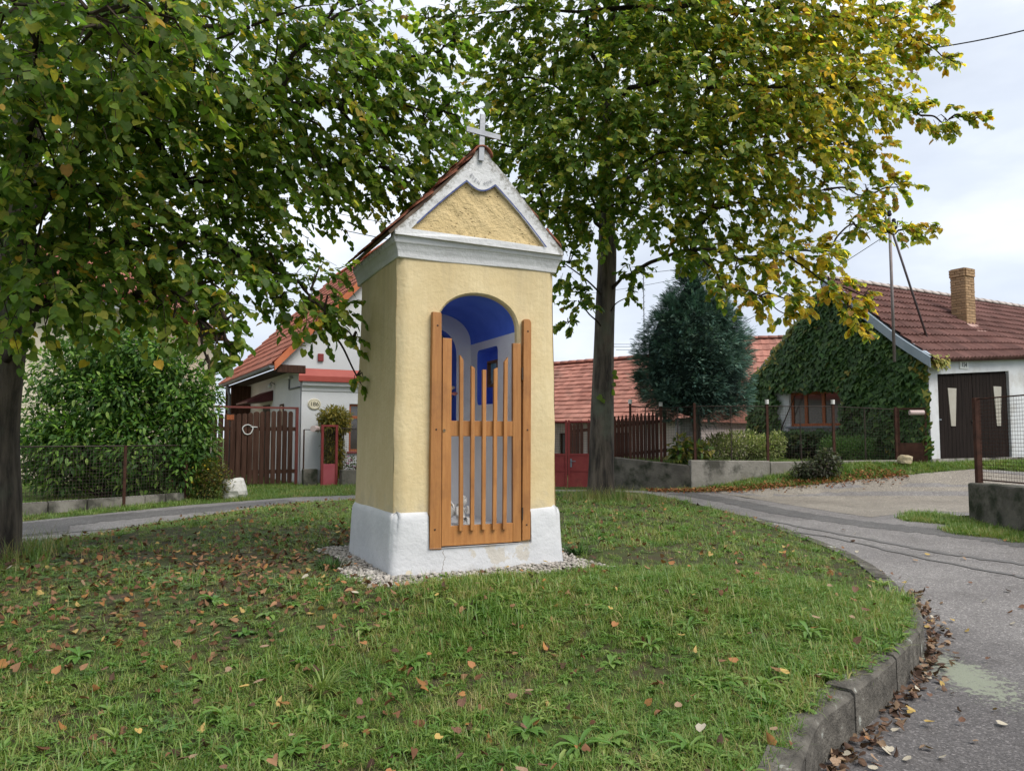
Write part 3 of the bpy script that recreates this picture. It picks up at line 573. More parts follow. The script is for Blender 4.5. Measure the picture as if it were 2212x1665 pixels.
ys = [0.05, 0.3, 0.6, YB]; vv = [(x, y, z) for y in ys for x, z in vp]; vault.add(vv, [(j * k + i, j * k + i + 1, (j + 1) * k + i + 1, (j + 1) * k + i) for j in range(len(ys) - 1) for i in range(k - 1)])
vault.build('vault', m_blue, CH, smooth=True)
NX0, NX1 = 0.31, 0.86
# right wall with rectangular niche opening (y, z)
def inner_wall(xw, niche):
    poly = [(0.05, FL), (YB, FL), (YB, OZS), (0.05, OZS)]
    V, F = cdt(poly, [niche] if niche else [], 0.12, 0.4); return [(xw, y, z) for y, z in V], F
def rrect(y0, y1, z0, z1, r, n=5):
    o = []
    for cx, cz, a0 in ((y1 - r, z1 - r, 0), (y0 + r, z1 - r, 90), (y0 + r, z0 + r, 180), (y1 - r, z0 + r, 270)):
        for q in range(n + 1): a = R(a0 + 90 * q / n); o.append((cx + r * math.cos(a), cz + r * math.sin(a)))
    return o
NR = rrect(0.43, 0.95, 1.53, 2.09, 0.05); ND = 0.14
iw = MB(); v, f = inner_wall(OX1, NR); iw.add(v, f); v, f = inner_wall(OX0, None); iw.add(v, f)
# back wall
bn_ = arch(0.45, 0.965, 1.34, 2.05, 2.33, 20)
V, F = cdt([(OX0, FL)] + [(x, min(z, OZT)) for x, z in ring2[1:-1]] + [(OX1, FL)], [bn_], 0.1, 0.4); iw.add([(x, YB, z) for x, z in V], F)
iw.box(OX0 - 0.01, OX1 + 0.01, 0.03, YB + 0.2, FL - 0.14, FL)
iw.build('inner_wall', m_in, CH)
nb = MB(); q = len(NR); nb.add([(OX1, y, z) for y, z in NR] + [(OX1 + ND, y, z) for y, z in NR], [(i, (i + 1) % q, q + (i + 1) % q, q + i) for i in range(q)] + [tuple(range(q, 2 * q))]); nb.build('side_niche', m_blue, CH)
nb = MB(); q = len(bn_); nb.add([(x, YB, z) for x, z in bn_] + [(x, YB + 0.2, z) for x, z in bn_], [(i, (i + 1) % q, q + (i + 1) % q, q + i) for i in range(q)] + [tuple(range(q, 2 * q))]); nb.build('back_niche', m_blue, CH)
# plinth: lofted rounded ring, notched for the gate
prof = [(0.0, 0.07), (0.12, 0.062), (0.255, 0.056), (0.262, 0.056), (0.40, 0.050), (0.50, 0.045), (0.535, 0.037), (0.562, 0.02), (0.578, -0.02)]
GX0, GX1 = 0.268, 1.238
fx = sorted(set(list(np.round(np.linspace(0.05, BW - 0.05, 40), 3)) + [GX0, GX1])); ring = []
def pring(off):
    x0, x1, y0, y1, r = -off, BW + off, -off, BD + off + 0.03, 0.07; pts = []
    pts += [(x0 + (x1 - x0) * (a - fx[0]) / (fx[-1] - fx[0]) * 0 + a, y0) for a in fx]
    pts = [(x0 + r, y0)] + [(a, y0) for a in fx if x0 + r + 0.01 < a < x1 - r - 0.01] + [(x1 - r, y0)]
    for cx, cy, a0 in ((x1 - r, y0 + r, -90),): pts += [(cx + r * math.cos(R(a0 + 15 * q)), cy + r * math.sin(R(a0 + 15 * q))) for q in range(1, 7)]
    pts += [(x1, y) for y in np.linspace(y0 + r, y1 - r, 20)[1:]] + [(x1 - r + r * math.cos(R(15 * q)), y1 - r + r * math.sin(R(15 * q))) for q in range(1, 7)]
    pts += [(x, y1) for x in np.linspace(x1 - r, x0 + r, 20)[1:]] + [(x0 + r + r * math.cos(R(90 + 15 * q)), y1 - r + r * math.sin(R(90 + 15 * q))) for q in range(1, 7)]
    pts += [(x0, y) for y in np.linspace(y1 - r, y0 + r, 20)[1:]] + [(x0 + r + r * math.cos(R(180 + 15 * q)), y0 + r + r * math.sin(R(180 + 15 * q))) for q in range(1, 6)]
    return pts
rs = [pring(o) for z, o in prof]; ml = min(len(r) for r in rs)
base_r = pring(0.065); nn = len(base_r); mp_ = MB(); vs_ = []
for z, o in prof:
    for x, y in base_r:
        sx = (x - BW / 2) / (BW / 2 + 0.065); sy = (y - BD / 2) / (BD / 2 + 0.08); d = o - 0.065
        ed = x + (d if x > BW else (-d if x < 0 else 0)), y + (-d if y < 0 else (d if y > BD else 0))
        wv = float(wob(x, y, z * 2, 0.008)); vs_.append((ed[0], ed[1] + (wv if y < 0 else 0), z + (0.006 * math.sin(x * 6) if z > 0.5 else 0)))
fs_ = []
for j in range(len(prof) - 1):
    zc = (prof[j][0] + prof[j + 1][0]) / 2
    for i in range(nn):
        a, b = base_r[i], base_r[(i + 1) % nn]; xc = (a[0] + b[0]) / 2
        if a[1] < -0.06 and b[1] < -0.06 and GX0 - 1e-6 < xc < GX1 + 1e-6 and zc > 0.262: continue
        fs_.append((j * nn + i, j * nn + (i + 1) % nn, (j + 1) * nn + (i + 1) % nn, (j + 1) * nn + i))
mp_.add(vs_, fs_)
for xx in (GX0, GX1): mp_.add([(xx, -0.07, 0.262), (xx, 0.02, 0.262), (xx, 0.02, 0.585), (xx, -0.056, 0.53)], [(0, 1, 2, 3)])
mp_.add([(GX0, -0.07, 0.262), (GX1, -0.07, 0.262), (GX1, 0.08, 0.262), (GX0, 0.08, 0.262)], [(0, 1, 2, 3)])
mp_.build('plinth', m_plin, CH, smooth=True)
# cornice swept round the front and sides
cp = [(-0.02, 2.745), (0.012, 2.75), (0.016, 2.79), (0.020, 2.805), (0.026, 2.82), (0.034, 2.845), (0.045, 2.865), (0.056, 2.875), (0.060, 2.895), (0.064, 2.93), (0.05, 2.94), (-0.03, 2.94)]
def path(off): return [(-off, BD + 0.05), (-off, BD * 0.5), (-off, -off), (BW * 0.25, -off), (BW * 0.5, -off), (BW * 0.75, -off), (BW + off, -off), (BW + off, BD * 0.5), (BW + off, BD + 0.05)]
mc = MB(); vs_ = []
for o_, z in cp:
    for i, (x, y) in enumerate(path(o_)): vs_.append((x, y + 0.004 * math.sin(i * 2.1), z + 0.006 * math.sin(i * 1.7 + z * 9)))
mc.add(vs_, [(j * 9 + i, j * 9 + i + 1, (j + 1) * 9 + i + 1, (j + 1) * 9 + i) for j in range(len(cp) - 1) for i in range(8)])
co_ = mc.build('cornice', m_rake, CH, bevel=0.006)
# gable: white raking frame, recessed pebbled field, blue line
AX, AZ = 0.735, 3.80
outer = [(-0.062, 2.925), (BW + 0.05, 2.905), (BW + 0.045, 2.945), (1.36, 3.155), (1.24, 3.285), (1.05, 3.49), (0.88, 3.66), (0.825, 3.70), (0.808, 3.745), (0.775, 3.78), (AX, 3.79), (0.693, 3.775), (0.665, 3.745), (0.648, 3.70), (0.585, 3.625), (0.38, 3.40), (0.17, 3.185), (-0.062, 2.965)]
dipc = [(0.863 - 0.278 * t, 3.474 - 0.07 * math.sin(math.pi * t)) for t in np.linspace(0, 1, 9)]
field = [(0.078, 2.985), (0.46, 2.982), (0.88, 2.974), (1.378, 2.962)] + [(1.378 - 0.515 * t, 2.962 + 0.512 * t + 0.02 * math.sin(math.pi * t)) for t in np.linspace(0.15, 0.9, 5)] + dipc + [(0.585 - 0.507 * t, 3.474 - 0.489 * t + 0.012 * math.sin(math.pi * t)) for t in np.linspace(0.12, 0.9, 5)]
V, F = cdt(outer, [field], 0.08, 0.4); mg = MB(); YF = -0.092
mg.add([(x, YF + float(wob(x * 2, 0, z * 3, 0.006)), z) for x, z in V], F)
q = len(field); mg.add([(x, YF + float(wob(x * 2, 0, z * 3, 0.006)), z) for x, z in field] + [(x, YF + 0.045, z) for x, z in field], [(i, (i + 1) % q, q + (i + 1) % q, q + i) for i in range(q)])
q = len(outer); mg.add([(x, YF, z) for x, z in outer] + [(x, 0.04, z) for x, z in outer], [(i, (i + 1) % q, q + (i + 1) % q, q + i) for i in range(q)])
mg.build('gable', m_rake, CH, smooth=False)
V, F = cdt(field, (), 0.035, 0.4); MB().add([(x, YF + 0.028 + float(wob(x * 5, 0, z * 7, 0.004)) + rng.normal(0, 0.003), z) for x, z in V], F).build('gable_field', m_rough, CH, smooth=True)
m_line = M('blue_line', (0.055, 0.075, 0.20), (0.13, 0.15, 0.28), scale=12, rough=0.85, lo=0.4, hi=0.7)
bl = MB(); pth = [field[3]] + field[4:9] + dipc + field[-5:]; cc = (0.76, 3.2)
for a, b in zip(pth[:-1], pth[1:]):
    d = Vector((b[0] - a[0], b[1] - a[1])); l = d.length; nn_ = Vector((-d.y, d.x)) / l * 0.0065; e = d / l * 0.003
    bl.add([(a[0] - nn_.x - e.x, YF - 0.011, a[1] - nn_.y - e.y), (b[0] - nn_.x + e.x, YF - 0.011, b[1] - nn_.y + e.y), (b[0] + nn_.x + e.x, YF - 0.011, b[1] + nn_.y + e.y), (a[0] + nn_.x - e.x, YF - 0.011, a[1] + nn_.y - e.y)], [(0, 1, 2, 3)])
bl.build('blue_line', m_line, CH)
# faint lettering
m_ink = M('faint_ink', (0.22, 0.23, 0.27), (0.45, 0.45, 0.47), scale=40, rough=0.9)
def text(name, s, size, mat, parent, M4, ext=0.0008, sx=1.0):
    cu = bpy.data.curves.new(name, 'FONT'); cu.body = s; cu.size = size; cu.extrude = ext; cu.align_x = 'CENTER'; cu.align_y = 'CENTER'; cu.space_character = 1.0
    to = bpy.data.objects.new(name, cu); COL.objects.link(to); dg = bpy.context.evaluated_depsgraph_get(); dg.update(); me = bpy.data.meshes.new_from_object(to.evaluated_get(dg)); bpy.data.objects.remove(to)
    o = link(name, me, parent, mat); me.materials.clear(); me.materials.append(mat); o.matrix_local = M4 @ Matrix.Diagonal((sx, 1, 1, 1)); return o
for ch_, x, z, rot in [('B', 0.655, 3.555, -50), ('Y', 0.672, 3.533, -42), ('E', 0.695, 3.515, -28), ('N', 0.725, 3.498, -15), ('M', 0.79, 3.497, 10), ('E', 0.822, 3.507, 24), ('K', 0.848, 3.527, 40)]:
    text('letter', ch_, 0.040, m_ink, CH, Matrix.Translation((x - 0.025, YF - 0.010, z - 0.022)) @ Matrix.Rotation(R(90), 4, 'X') @ Matrix.Rotation(R(rot), 4, 'Z'))
# cross
m_zinc = M('grey_painted_steel', (0.27, 0.28, 0.305), (0.36, 0.37, 0.39), scale=8, rough=0.5, bump=0.15, bscale=40, spec=0.5, metal=0.2)
cr = MB(); yc = 0.0
cr.hexa([(0.692, -0.125, 3.67), (0.742, -0.125, 3.67), (0.742, -0.105, 3.67), (0.692, -0.105, 3.67), (0.714, -0.105, 4.108), (0.764, -0.105, 4.108), (0.764, -0.088, 4.108), (0.714, -0.088, 4.108)])
cr.hexa([(0.575, -0.122, 3.915), (0.905, -0.122, 3.890), (0.905, -0.104, 3.890), (0.575, -0.104, 3.915), (0.575, -0.120, 3.965), (0.905, -0.120, 3.938), (0.905, -0.102, 3.938), (0.575, -0.102, 3.965)])
cr.build('cross', m_zinc, CH, bevel=0.002)
# roof: boards and beaver-tail tiles
m_tile = M('old_red_tile', (0.24, 0.075, 0.042), (0.33, 0.12, 0.065), scale=9, rough=0.9, bump=0.5, bscale=50, stain=((0.085, 0.06, 0.048), 7, 0.42, 0.66), island=0.25)
roof = MB()
SL = R(44.5); RZ = 3.785; EAV = 1.19
for s in (-1, 1):
    c, sn = math.cos(SL), math.sin(SL); a = (AX, RZ); b = (AX + s * EAV * c, RZ - EAV * sn); nz = (s * sn * 0.03, c * 0.03)
    roof.add([(a[0], -0.06, a[1]), (b[0], -0.06, b[1]), (b[0], BD + 0.12, b[1]), (a[0], BD + 0.12, a[1])] + [(a[0], -0.06, a[1] - 0.035), (b[0] - nz[0], -0.06, b[1] - nz[1]), (b[0] - nz[0], BD + 0.12, b[1] - nz[1]), (a[0], BD + 0.12, a[1] - 0.035)],
             [(0, 1, 2, 3), (7, 6, 5, 4), (0, 4, 5, 1), (1, 5, 6, 2), (2, 6, 7, 3), (3, 7, 4, 0)])
MB().prism([(-0.03, 2.9), (BW + 0.03, 2.9), (BW - 0.02, 2.97), (AX, RZ - 0.06), (0.02, 2.99)], -0.03, BD + 0.06).build('gable_core', m_rake, CH)
roof = roof.build('roof', M('roof_board', (0.10, 0.075, 0.055), (0.15, 0.11, 0.08), scale=6, rough=0.9), CH)
# tile: x across, y up-slope, rounded lower end
tw, tl, tt = 0.168, 0.25, 0.014
pf = [(-tw / 2, tl), (-tw / 2, 0.06)] + [(tw / 2 * math.sin(R(a)), 0.06 - 0.06 * math.cos(R(a))) for a in range(-75, 76, 25)] + [(tw / 2, 0.06), (tw / 2, tl)]
tb = MB(); q = len(pf); tb.add([(x, y, 0) for x, y in pf] + [(x, y, tt) for x, y in pf], [tuple(range(q - 1, -1, -1)), tuple(range(q, 2 * q))] + [(i, (i + 1) % q, q + (i + 1) % q, q + i) for i in range(q)]); tile_me = tb.mesh('tile'); tile_me.materials.append(m_tile)
for s in (-1, 1):
    up = Vector((-s * math.cos(SL), 0, math.sin(SL))); nrm = Vector((s * math.sin(SL), 0, math.cos(SL))); ac = up.cross(nrm)
    for r_ in range(7):
        d = EAV + (0.035 if s < 0 else -0.02) - r_ * 0.163
        for c_ in range(9):
            y = (-0.095 if s < 0 else -0.075) + tw / 2 + c_ * (tw + 0.004) + (tw / 2 if r_ % 2 else 0)
            if y > BD + 0.14: continue
            o = link('tile', tile_me, roof); p = Vector((AX, y, RZ)) - up * (d + random.uniform(-0.012, 0.012)) + nrm * ((0.014 if s < 0 else 0.006) + random.uniform(0, 0.008))
            tlt = R(3.4 + random.uniform(-1.2, 2.0)); u2 = (up * math.cos(tlt) - nrm * math.sin(tlt)); n2 = ac.cross(u2) * -1
            if n2.dot(nrm) < 0: n2 = -n2
            ax = u2.cross(n2); rj = random.uniform(-0.03, 0.03); u3 = (u2 + ax * rj).normalized(); ax = u3.cross(n2)
            o.matrix_local = Matrix(((ax.x, u3.x, n2.x, p.x), (ax.y, u3.y, n2.y, p.y), (ax.z, u3.z, n2.z, p.z), (0, 0, 0, 1)))
def ridge_tile_mesh(r, L, t, n=9, mat=None):
    b = MB(); vs = []
    for y, rr in ((0, r), (L, r * 0.88)):
        for q_, th in ((rr, 0), (rr - t, 1)):
            vs += [(q_ * math.cos(R(180 * i / (n - 1))), y, q_ * math.sin(R(180 * i / (n - 1)))) for i in range(n)]
    f = []
    for i in range(n - 1): f += [(i, i + 1, 2 * n + i + 1, 2 * n + i), (n + i, 3 * n + i, 3 * n + i + 1, n + i + 1), (i, n + i, n + i + 1, i + 1), (2 * n + i, 2 * n + i + 1, 3 * n + i + 1, 3 * n + i)]
    f += [(0, 2 * n, 3 * n, n), (n - 1, 2 * n - 1, 4 * n - 1, 3 * n - 1)]
    me = b.add(vs, f).mesh('ridge_tile', True); me.materials.append(mat); return me
rt = ridge_tile_mesh(0.098, 0.34, 0.016, mat=m_tile)
for k in range(5):
    o = link('ridge_tile', rt, roof, loc=(AX, -0.125 + k * 0.31, RZ - 0.065 + (k % 2) * 0.004))
# gate posts, gate
def wood(name, c1, c2, dark, vertical=True):
    return M(name, c1, c2, scale=5, rough=0.5, bump=0.2, bscale=30, spec=0.4, sc3=(9, 9, 0.7) if vertical else (0.7, 9, 9), stain=(dark, 3.5, 0.50, 0.75), island=0.10)
m_wood = wood('stained_wood', (0.345, 0.145, 0.042), (0.43, 0.195, 0.06), (0.25, 0.105, 0.036)); m_woodh = wood('stained_wood_h', (0.345, 0.145, 0.042), (0.43, 0.195, 0.06), (0.25, 0.105, 0.036), False)
m_iron = M('dark_iron', (0.05, 0.038, 0.03), (0.10, 0.06, 0.04), scale=12, rough=0.6, metal=0.5)
m_brass = M('screw_metal', (0.20, 0.15, 0.09), (0.3, 0.22, 0.13), scale=10, rough=0.4, metal=0.7)
def screws(parent, pts):
    for x, z in pts: MB().lathe([(0.0075, 0), (0.0085, 0.002), (0.006, 0.004)], n=10).build('screw', m_iron, parent).matrix_local = Matrix.Translation((x, -0.064, z)) @ Matrix.Rotation(R(90), 4, 'X')
gp = MB().prism([(0.276, 0.252), (0.382, 0.248), (0.372, 2.272), (0.366, 2.285), (0.29, 2.288)], -0.064, -0.012).build('gate_post', m_wood, CH, bevel=0.003); screws(gp, [(0.335, 2.17), (0.328, 1.27), (0.322, 0.42)])
gp = MB().prism([(1.148, 0.279), (1.230, 0.286), (1.243, 2.25), (1.232, 2.276), (1.212, 2.283), (1.178, 2.281), (1.166, 2.265)], -0.064, -0.012).build('gate_post', m_wood, CH, bevel=0.004); screws(gp, [(1.207, 2.17), (1.20, 1.27), (1.192, 0.42)])
gt = MB(); gt.box(0.386, 0.470, -0.058, -0.020, 0.275, 2.065); gt.box(1.060, 1.140, -0.058, -0.020, 0.275, 2.055); gt.box(0.469, 1.061, -0.052, -0.022, 1.212, 1.347); gt.box(0.469, 1.061, -0.053, -0.022, 0.273, 0.442)
gate = gt.build('gate', m_wood, CH, bevel=0.003)
for xt, xb, zt, sl in [(0.553, 0.556, 1.90, -0.022), (0.661, 0.660, 1.82, -0.010), (0.770, 0.766, 1.80, 0.0), (0.880, 0.870, 1.815, 0.010), (0.981, 0.968, 1.90, 0.022)]:
    MB().prism([(xb - 0.017, 0.395 + random.uniform(-0.005, 0.005)), (xb + 0.017, 0.395), (xt + 0.017, zt + sl), (xt - 0.017, zt - sl)], -0.084, -0.0535).build('slat', m_wood, gate, bevel=0.002)
for z in (1.78, 0.52):
    h = MB().tube([(1.149, -0.064, z - 0.055), (1.149, -0.064, z + 0.055)], 0.008, 8); h.build('hinge', m_iron, gate)
MB().lathe([(0.0, 0), (0.013, 0.0), (0.013, 0.004), (0.007, 0.004), (0.007, -0.002), (0.0, -0.002)], n=14).build('keyhole_ring', m_brass, gate).matrix_local = Matrix.Translation((0.402, -0.0592, 1.262)) @ Matrix.Rotation(R(90), 4, 'X')

# ------------------------------------------------------------------ things standing in the chapel
def chw(x, y, z): a, b = ch2w(x, y); return (a, b, z)
m_stone = M('cast_stone', (0.62, 0.61, 0.58), (0.72, 0.71, 0.68), scale=14, rough=0.85, bump=0.4, bscale=60)
AN = empty('angel_figurine', chw(0.70, 0.36, FL), A_CH + R(20), 'small white cast-stone kneeling angel figurine resting its head on its hand', 'figurine')
def skin(name, nodes, edges, mat, parent, lev=2, root=0):
    me = bpy.data.meshes.new(name); me.from_pydata([n_[:3] for n_ in nodes], edges, []); o = link(name, me, parent, mat)
    md = o.modifiers.new('skin', 'SKIN'); sl = me.skin_vertices[0].data if me.skin_vertices else None
    if sl is None:
        bm = bmesh.new(); bm.from_mesh(me); bm.verts.layers.skin.verify(); bm.to_mesh(me); bm.free(); sl = me.skin_vertices[0].data
    for i, n_ in enumerate(nodes): sl[i].radius = (n_[3], n_[3]); sl[i].use_root = (i == root)
    md.use_smooth_shade = True; s_ = o.modifiers.new('sub', 'SUBSURF'); s_.levels = s_.render_levels = lev; return o
k = 0.72
nodes = [(0, 0, 0.07, .055), (0, -.01, 0.13, .052), (0.005, -.02, 0.19, .05), (0.012, -.03, 0.235, .03), (0.03, -.055, 0.262, .036), (0.035, -.062, 0.295, .052), (0.03, -.055, 0.33, .042),   # pelvis..head
         (-.055, -.03, .20, .024), (-.075, -.06, .14, .022), (-.03, -.10, .105, .02), (.01, -.115, .11, .018),                     # right arm across
         (.062, -.04, .20, .024), (.085, -.09, .14, .02), (.07, -.105, .20, .017), (.06, -.10, .245, .018),                        # left arm to chin
         (-.045, -.07, .06, .035), (-.05, -.12, .03, .026), (-.04, -.02, .015, .022), (.05, -.07, .07, .036), (.055, -.13, .085, .028), (.055, -.125, .02, .022), (.055, -.155, .012, .018)]
edges = [(0, 1), (1, 2), (2, 3), (3, 4), (4, 5), (5, 6), (2, 7), (7, 8), (8, 9), (9, 10), (2, 11), (11, 12), (12, 13), (13, 14), (0, 15), (15, 16), (16, 17), (0, 18), (18, 19), (19, 20), (20, 21)]
AN.scale = (k, k, k); skin('body', nodes, edges, m_stone, AN)
for s in (-1, 1):
    wm = grid_mesh('wing', 7, 7, lambda u, v: (s * (0.02 + 0.085 * u ** 0.8), 0.045 + 0.035 * u * (1 - u) + 0.02 * u, 0.12 + 0.14 * v * (1 - 0.3 * u) + 0.07 * u * v - 0.05 * u * (1 - v)))
    o = link('wing', wm, AN, m_stone); sd_ = o.modifiers.new('s', 'SOLIDIFY'); sd_.thickness = 0.012
hb = MB(); r_ = random.Random(3)
for i in range(34):
    a, b = r_.uniform(0, 6.28), r_.uniform(0.1, 1.5); c = Vector((0.033, -.052, 0.318)) + Vector((math.cos(a) * math.cos(b), math.sin(a) * math.cos(b) + 0.35, math.sin(b) * 0.9)) * 0.047
    hb.lathe([(0.001, -0.016), (0.013, -0.008), (0.016, 0), (0.012, 0.009), (0.001, 0.014)], c, 6)
hb.build('curly_hair', m_stone, AN, smooth=True)
m_petal = M('white_petal', (0.78, 0.77, 0.80), (0.85, 0.84, 0.85), scale=10, rough=0.6); m_yc = M('flower_centre', (0.55, 0.45, 0.10), (0.6, 0.55, 0.2), scale=10); m_pot = M('grey_pot', (0.20, 0.165, 0.155), (0.30, 0.26, 0.24), scale=14, rough=0.8, bump=0.5, bscale=40)
m_dkleaf = M('dark_leaf', (0.012, 0.02, 0.012), (0.02, 0.04, 0.015), scale=8, rough=0.6)
FV = empty('flower_pot', chw(0.475, 0.30, FL), 0.4, 'white artificial daisies in a dark pot beside the angel figurine', 'flowers')
MB().lathe([(0.05, 0), (0.062, 0.05), (0.068, 0.12), (0.07, 0.14), (0.058, 0.142), (0.055, 0.12)], n=18).build('pot', m_pot, FV, smooth=True)
lf = MB(); r_ = random.Random(9)
for i in range(50): blade(lf, (r_.uniform(-.03, .03), r_.uniform(-.03, .03), 0.11), r_.uniform(0, 6.28), r_.uniform(0.06, 0.13), 1.2, 0.018, r_)
lf.build('leaves', m_dkleaf, FV)
for (x, y, z, tx, ty) in [(0.045, -0.05, 0.21, 0.5, -0.8), (-0.05, -0.06, 0.22, -0.3, -0.9), (0.0, -0.02, 0.275, 0.1, -0.5), (0.09, 0.0, 0.25, 0.8, -0.4), (0.12, -0.03, 0.19, 0.9, -0.5), (-0.07, 0.02, 0.26, -0.6, -0.2), (0.05, 0.03, 0.285, 0.2, 0.1)]:
    b = MB(); r_ = random.Random(int(x * 1000 + z * 100))
    for ringi, (nl, L, up) in enumerate([(15, 0.062, 0.15), (12, 0.045, 0.5)]):
        for i in range(nl):
            a = 6.283 * i / nl + r_.uniform(-.1, .1); d = Vector((math.cos(a), math.sin(a), up)); s_ = Vector((-d.y, d.x, 0)) * 0.0085; l = L * r_.uniform(0.85, 1.1)
            b.add([Vector((0, 0, 0)), d * l * 0.6 + s_, d * l + Vector((0, 0, -0.004)), d * l * 0.6 - s_], [(0, 1, 2, 3)])
    nrm = Vector((tx, ty, 0.45)).normalized(); mat4 = Matrix.Translation((x, y, z)) @ nrm.to_track_quat('Z', 'Y').to_matrix().to_4x4()
    fo = b.build('flower', m_petal, FV); fo.matrix_local = mat4
    MB().lathe([(0.012, 0), (0.011, 0.008), (0.004, 0.013)], n=10).build('flower_centre', m_yc, fo, smooth=True)
    MB().tube([(x, y, z), (x * 0.5, y * 0.5, 0.17), (x * 0.2, y * 0.2, 0.11)], 0.003, 5).build('stem', m_dkleaf, FV)
# roses on the ledge of the back niche
RV = empty('rose_bouquet', chw(0.80, 1.0, 1.345), 0.2, 'cream and pink roses in a small vase before the blue back niche', 'flowers')
MB().lathe([(0.03, 0), (0.04, 0.04), (0.035, 0.09), (0.022, 0.13), (0.028, 0.15)], n=14).build('vase', m_in, RV, smooth=True)
m_cream = M('cream_petal', (0.72, 0.55, 0.42), (0.78, 0.62, 0.48), scale=9, rough=0.6); m_pink = M('pink_petal', (0.62, 0.17, 0.17), (0.68, 0.26, 0.22), scale=9, rough=0.6)
for (x, y, z, mt) in [(0.06, -0.02, 0.34, m_cream), (0.085, -0.03, 0.28, m_pink), (-0.03, -0.01, 0.36, m_pink), (0.0, 0.02, 0.31, m_cream)]:
    b = MB()
    for j, (r0, h_) in enumerate([(0.014, 0.035), (0.024, 0.032), (0.033, 0.026)]):
        for i in range(4):
            a = 1.57 * i + j * 0.7; vs_ = [(r0 * math.cos(a + t) * q_, r0 * math.sin(a + t) * q_, zz * h_) for zz, q_ in ((0, 0.4), (0.5, 1), (1, 1.12)) for t in (-0.7, 0, 0.7)]
            b.add(vs_, [(0, 1, 4, 3), (1, 2, 5, 4), (3, 4, 7, 6), (4, 5, 8, 7)])
    b.build('rose', mt, RV, smooth=True, loc=(x, y, z)); MB().tube([(x, y, z), (x * .4, y * .4, 0.2), (0, 0, 0.1)], 0.003, 5).build('stem', m_dkleaf, RV)
lf = MB(); r_ = random.Random(19)
for i in range(16): blade(lf, (0, 0, 0.14), r_.uniform(0, 6.28), r_.uniform(0.08, 0.16), 0.9, 0.02, r_)
lf.build('leaves', m_dkleaf, RV)
# framed picture hanging in the side niche
PF = empty('framed_picture', chw(OX1 + 0.035, 0.585, 1.70), A_CH, 'small framed blue picture hanging in the side niche', 'picture')
m_frame = M('brown_frame', (0.10, 0.045, 0.025), (0.15, 0.07, 0.04), scale=9, rough=0.5)
fr = MB(); Wd, Hh, t_ = 0.13, 0.26, 0.026
fr.box(-0.028, 0.018, -Wd, -Wd + t_, 0, Hh); fr.box(-0.028, 0.018, Wd - t_, Wd, 0, Hh); fr.box(-0.028, 0.018, -Wd + t_, Wd - t_, 0, t_); fr.box(-0.028, 0.018, -Wd + t_, Wd - t_, Hh - t_, Hh); fr.build('frame', m_frame, PF, bevel=0.002)
MB().box(0.004, 0.014, -Wd + t_, Wd - t_, t_, Hh - t_).build('print', M('pale_print', (0.10, 0.25, 0.40), (0.30, 0.42, 0.48), scale=9, rough=0.35, stain=((0.05, 0.05, 0.07), 13, 0.58, 0.64)), PF)
# pebbles round the plinth
m_peb = M('pebbles', (0.28, 0.25, 0.215), (0.40, 0.37, 0.335), scale=3, rough=0.8, island=0.42, spec=0.3)
bm = bmesh.new(); bmesh.ops.create_icosphere(bm, subdivisions=1, radius=1); pv = [tuple(v.co) for v in bm.verts]; pf_ = [tuple(v.index for v in f.verts) for f in bm.faces]; bm.free()
cnt = 9000; a = rng.uniform(-0.42, 2.06, cnt); b = rng.uniform(-0.52, 2.0, cnt); jx = 0.07 * np.sin(a * 6 + b * 3)
ok = ((a > -0.33 + jx) & (a < 1.90 + jx) & (b > -0.45 + jx) & (b < 1.9)) & ~((a > -0.05) & (a < BW + 0.05) & (b > -0.05) & (b < BD + 0.05)); a, b = a[ok], b[ok]
wx, wy = ch2w(a, b); wz = IZ(wx, wy) + rng.uniform(0.0, 0.02, len(a)); q = rng.uniform(0.010, 0.021, len(a)); sz = np.column_stack([q * rng.uniform(0.8, 1.4, len(a)), q * rng.uniform(0.8, 1.2, len(a)), q * rng.uniform(0.5, 0.8, len(a))])
th = rng.uniform(0, 6.28, len(a)); po = scatter('pebble_bed', (pv, pf_), np.column_stack([wx, wy, wz]), np.column_stack([np.cos(th), np.sin(th), rng.normal(0, .2, len(a))]), np.tile([0, 0, 1.0], (len(a), 1)), sz, np.ones((len(a), 3)), m_peb, smooth=True); tag(po, kind='stuff')

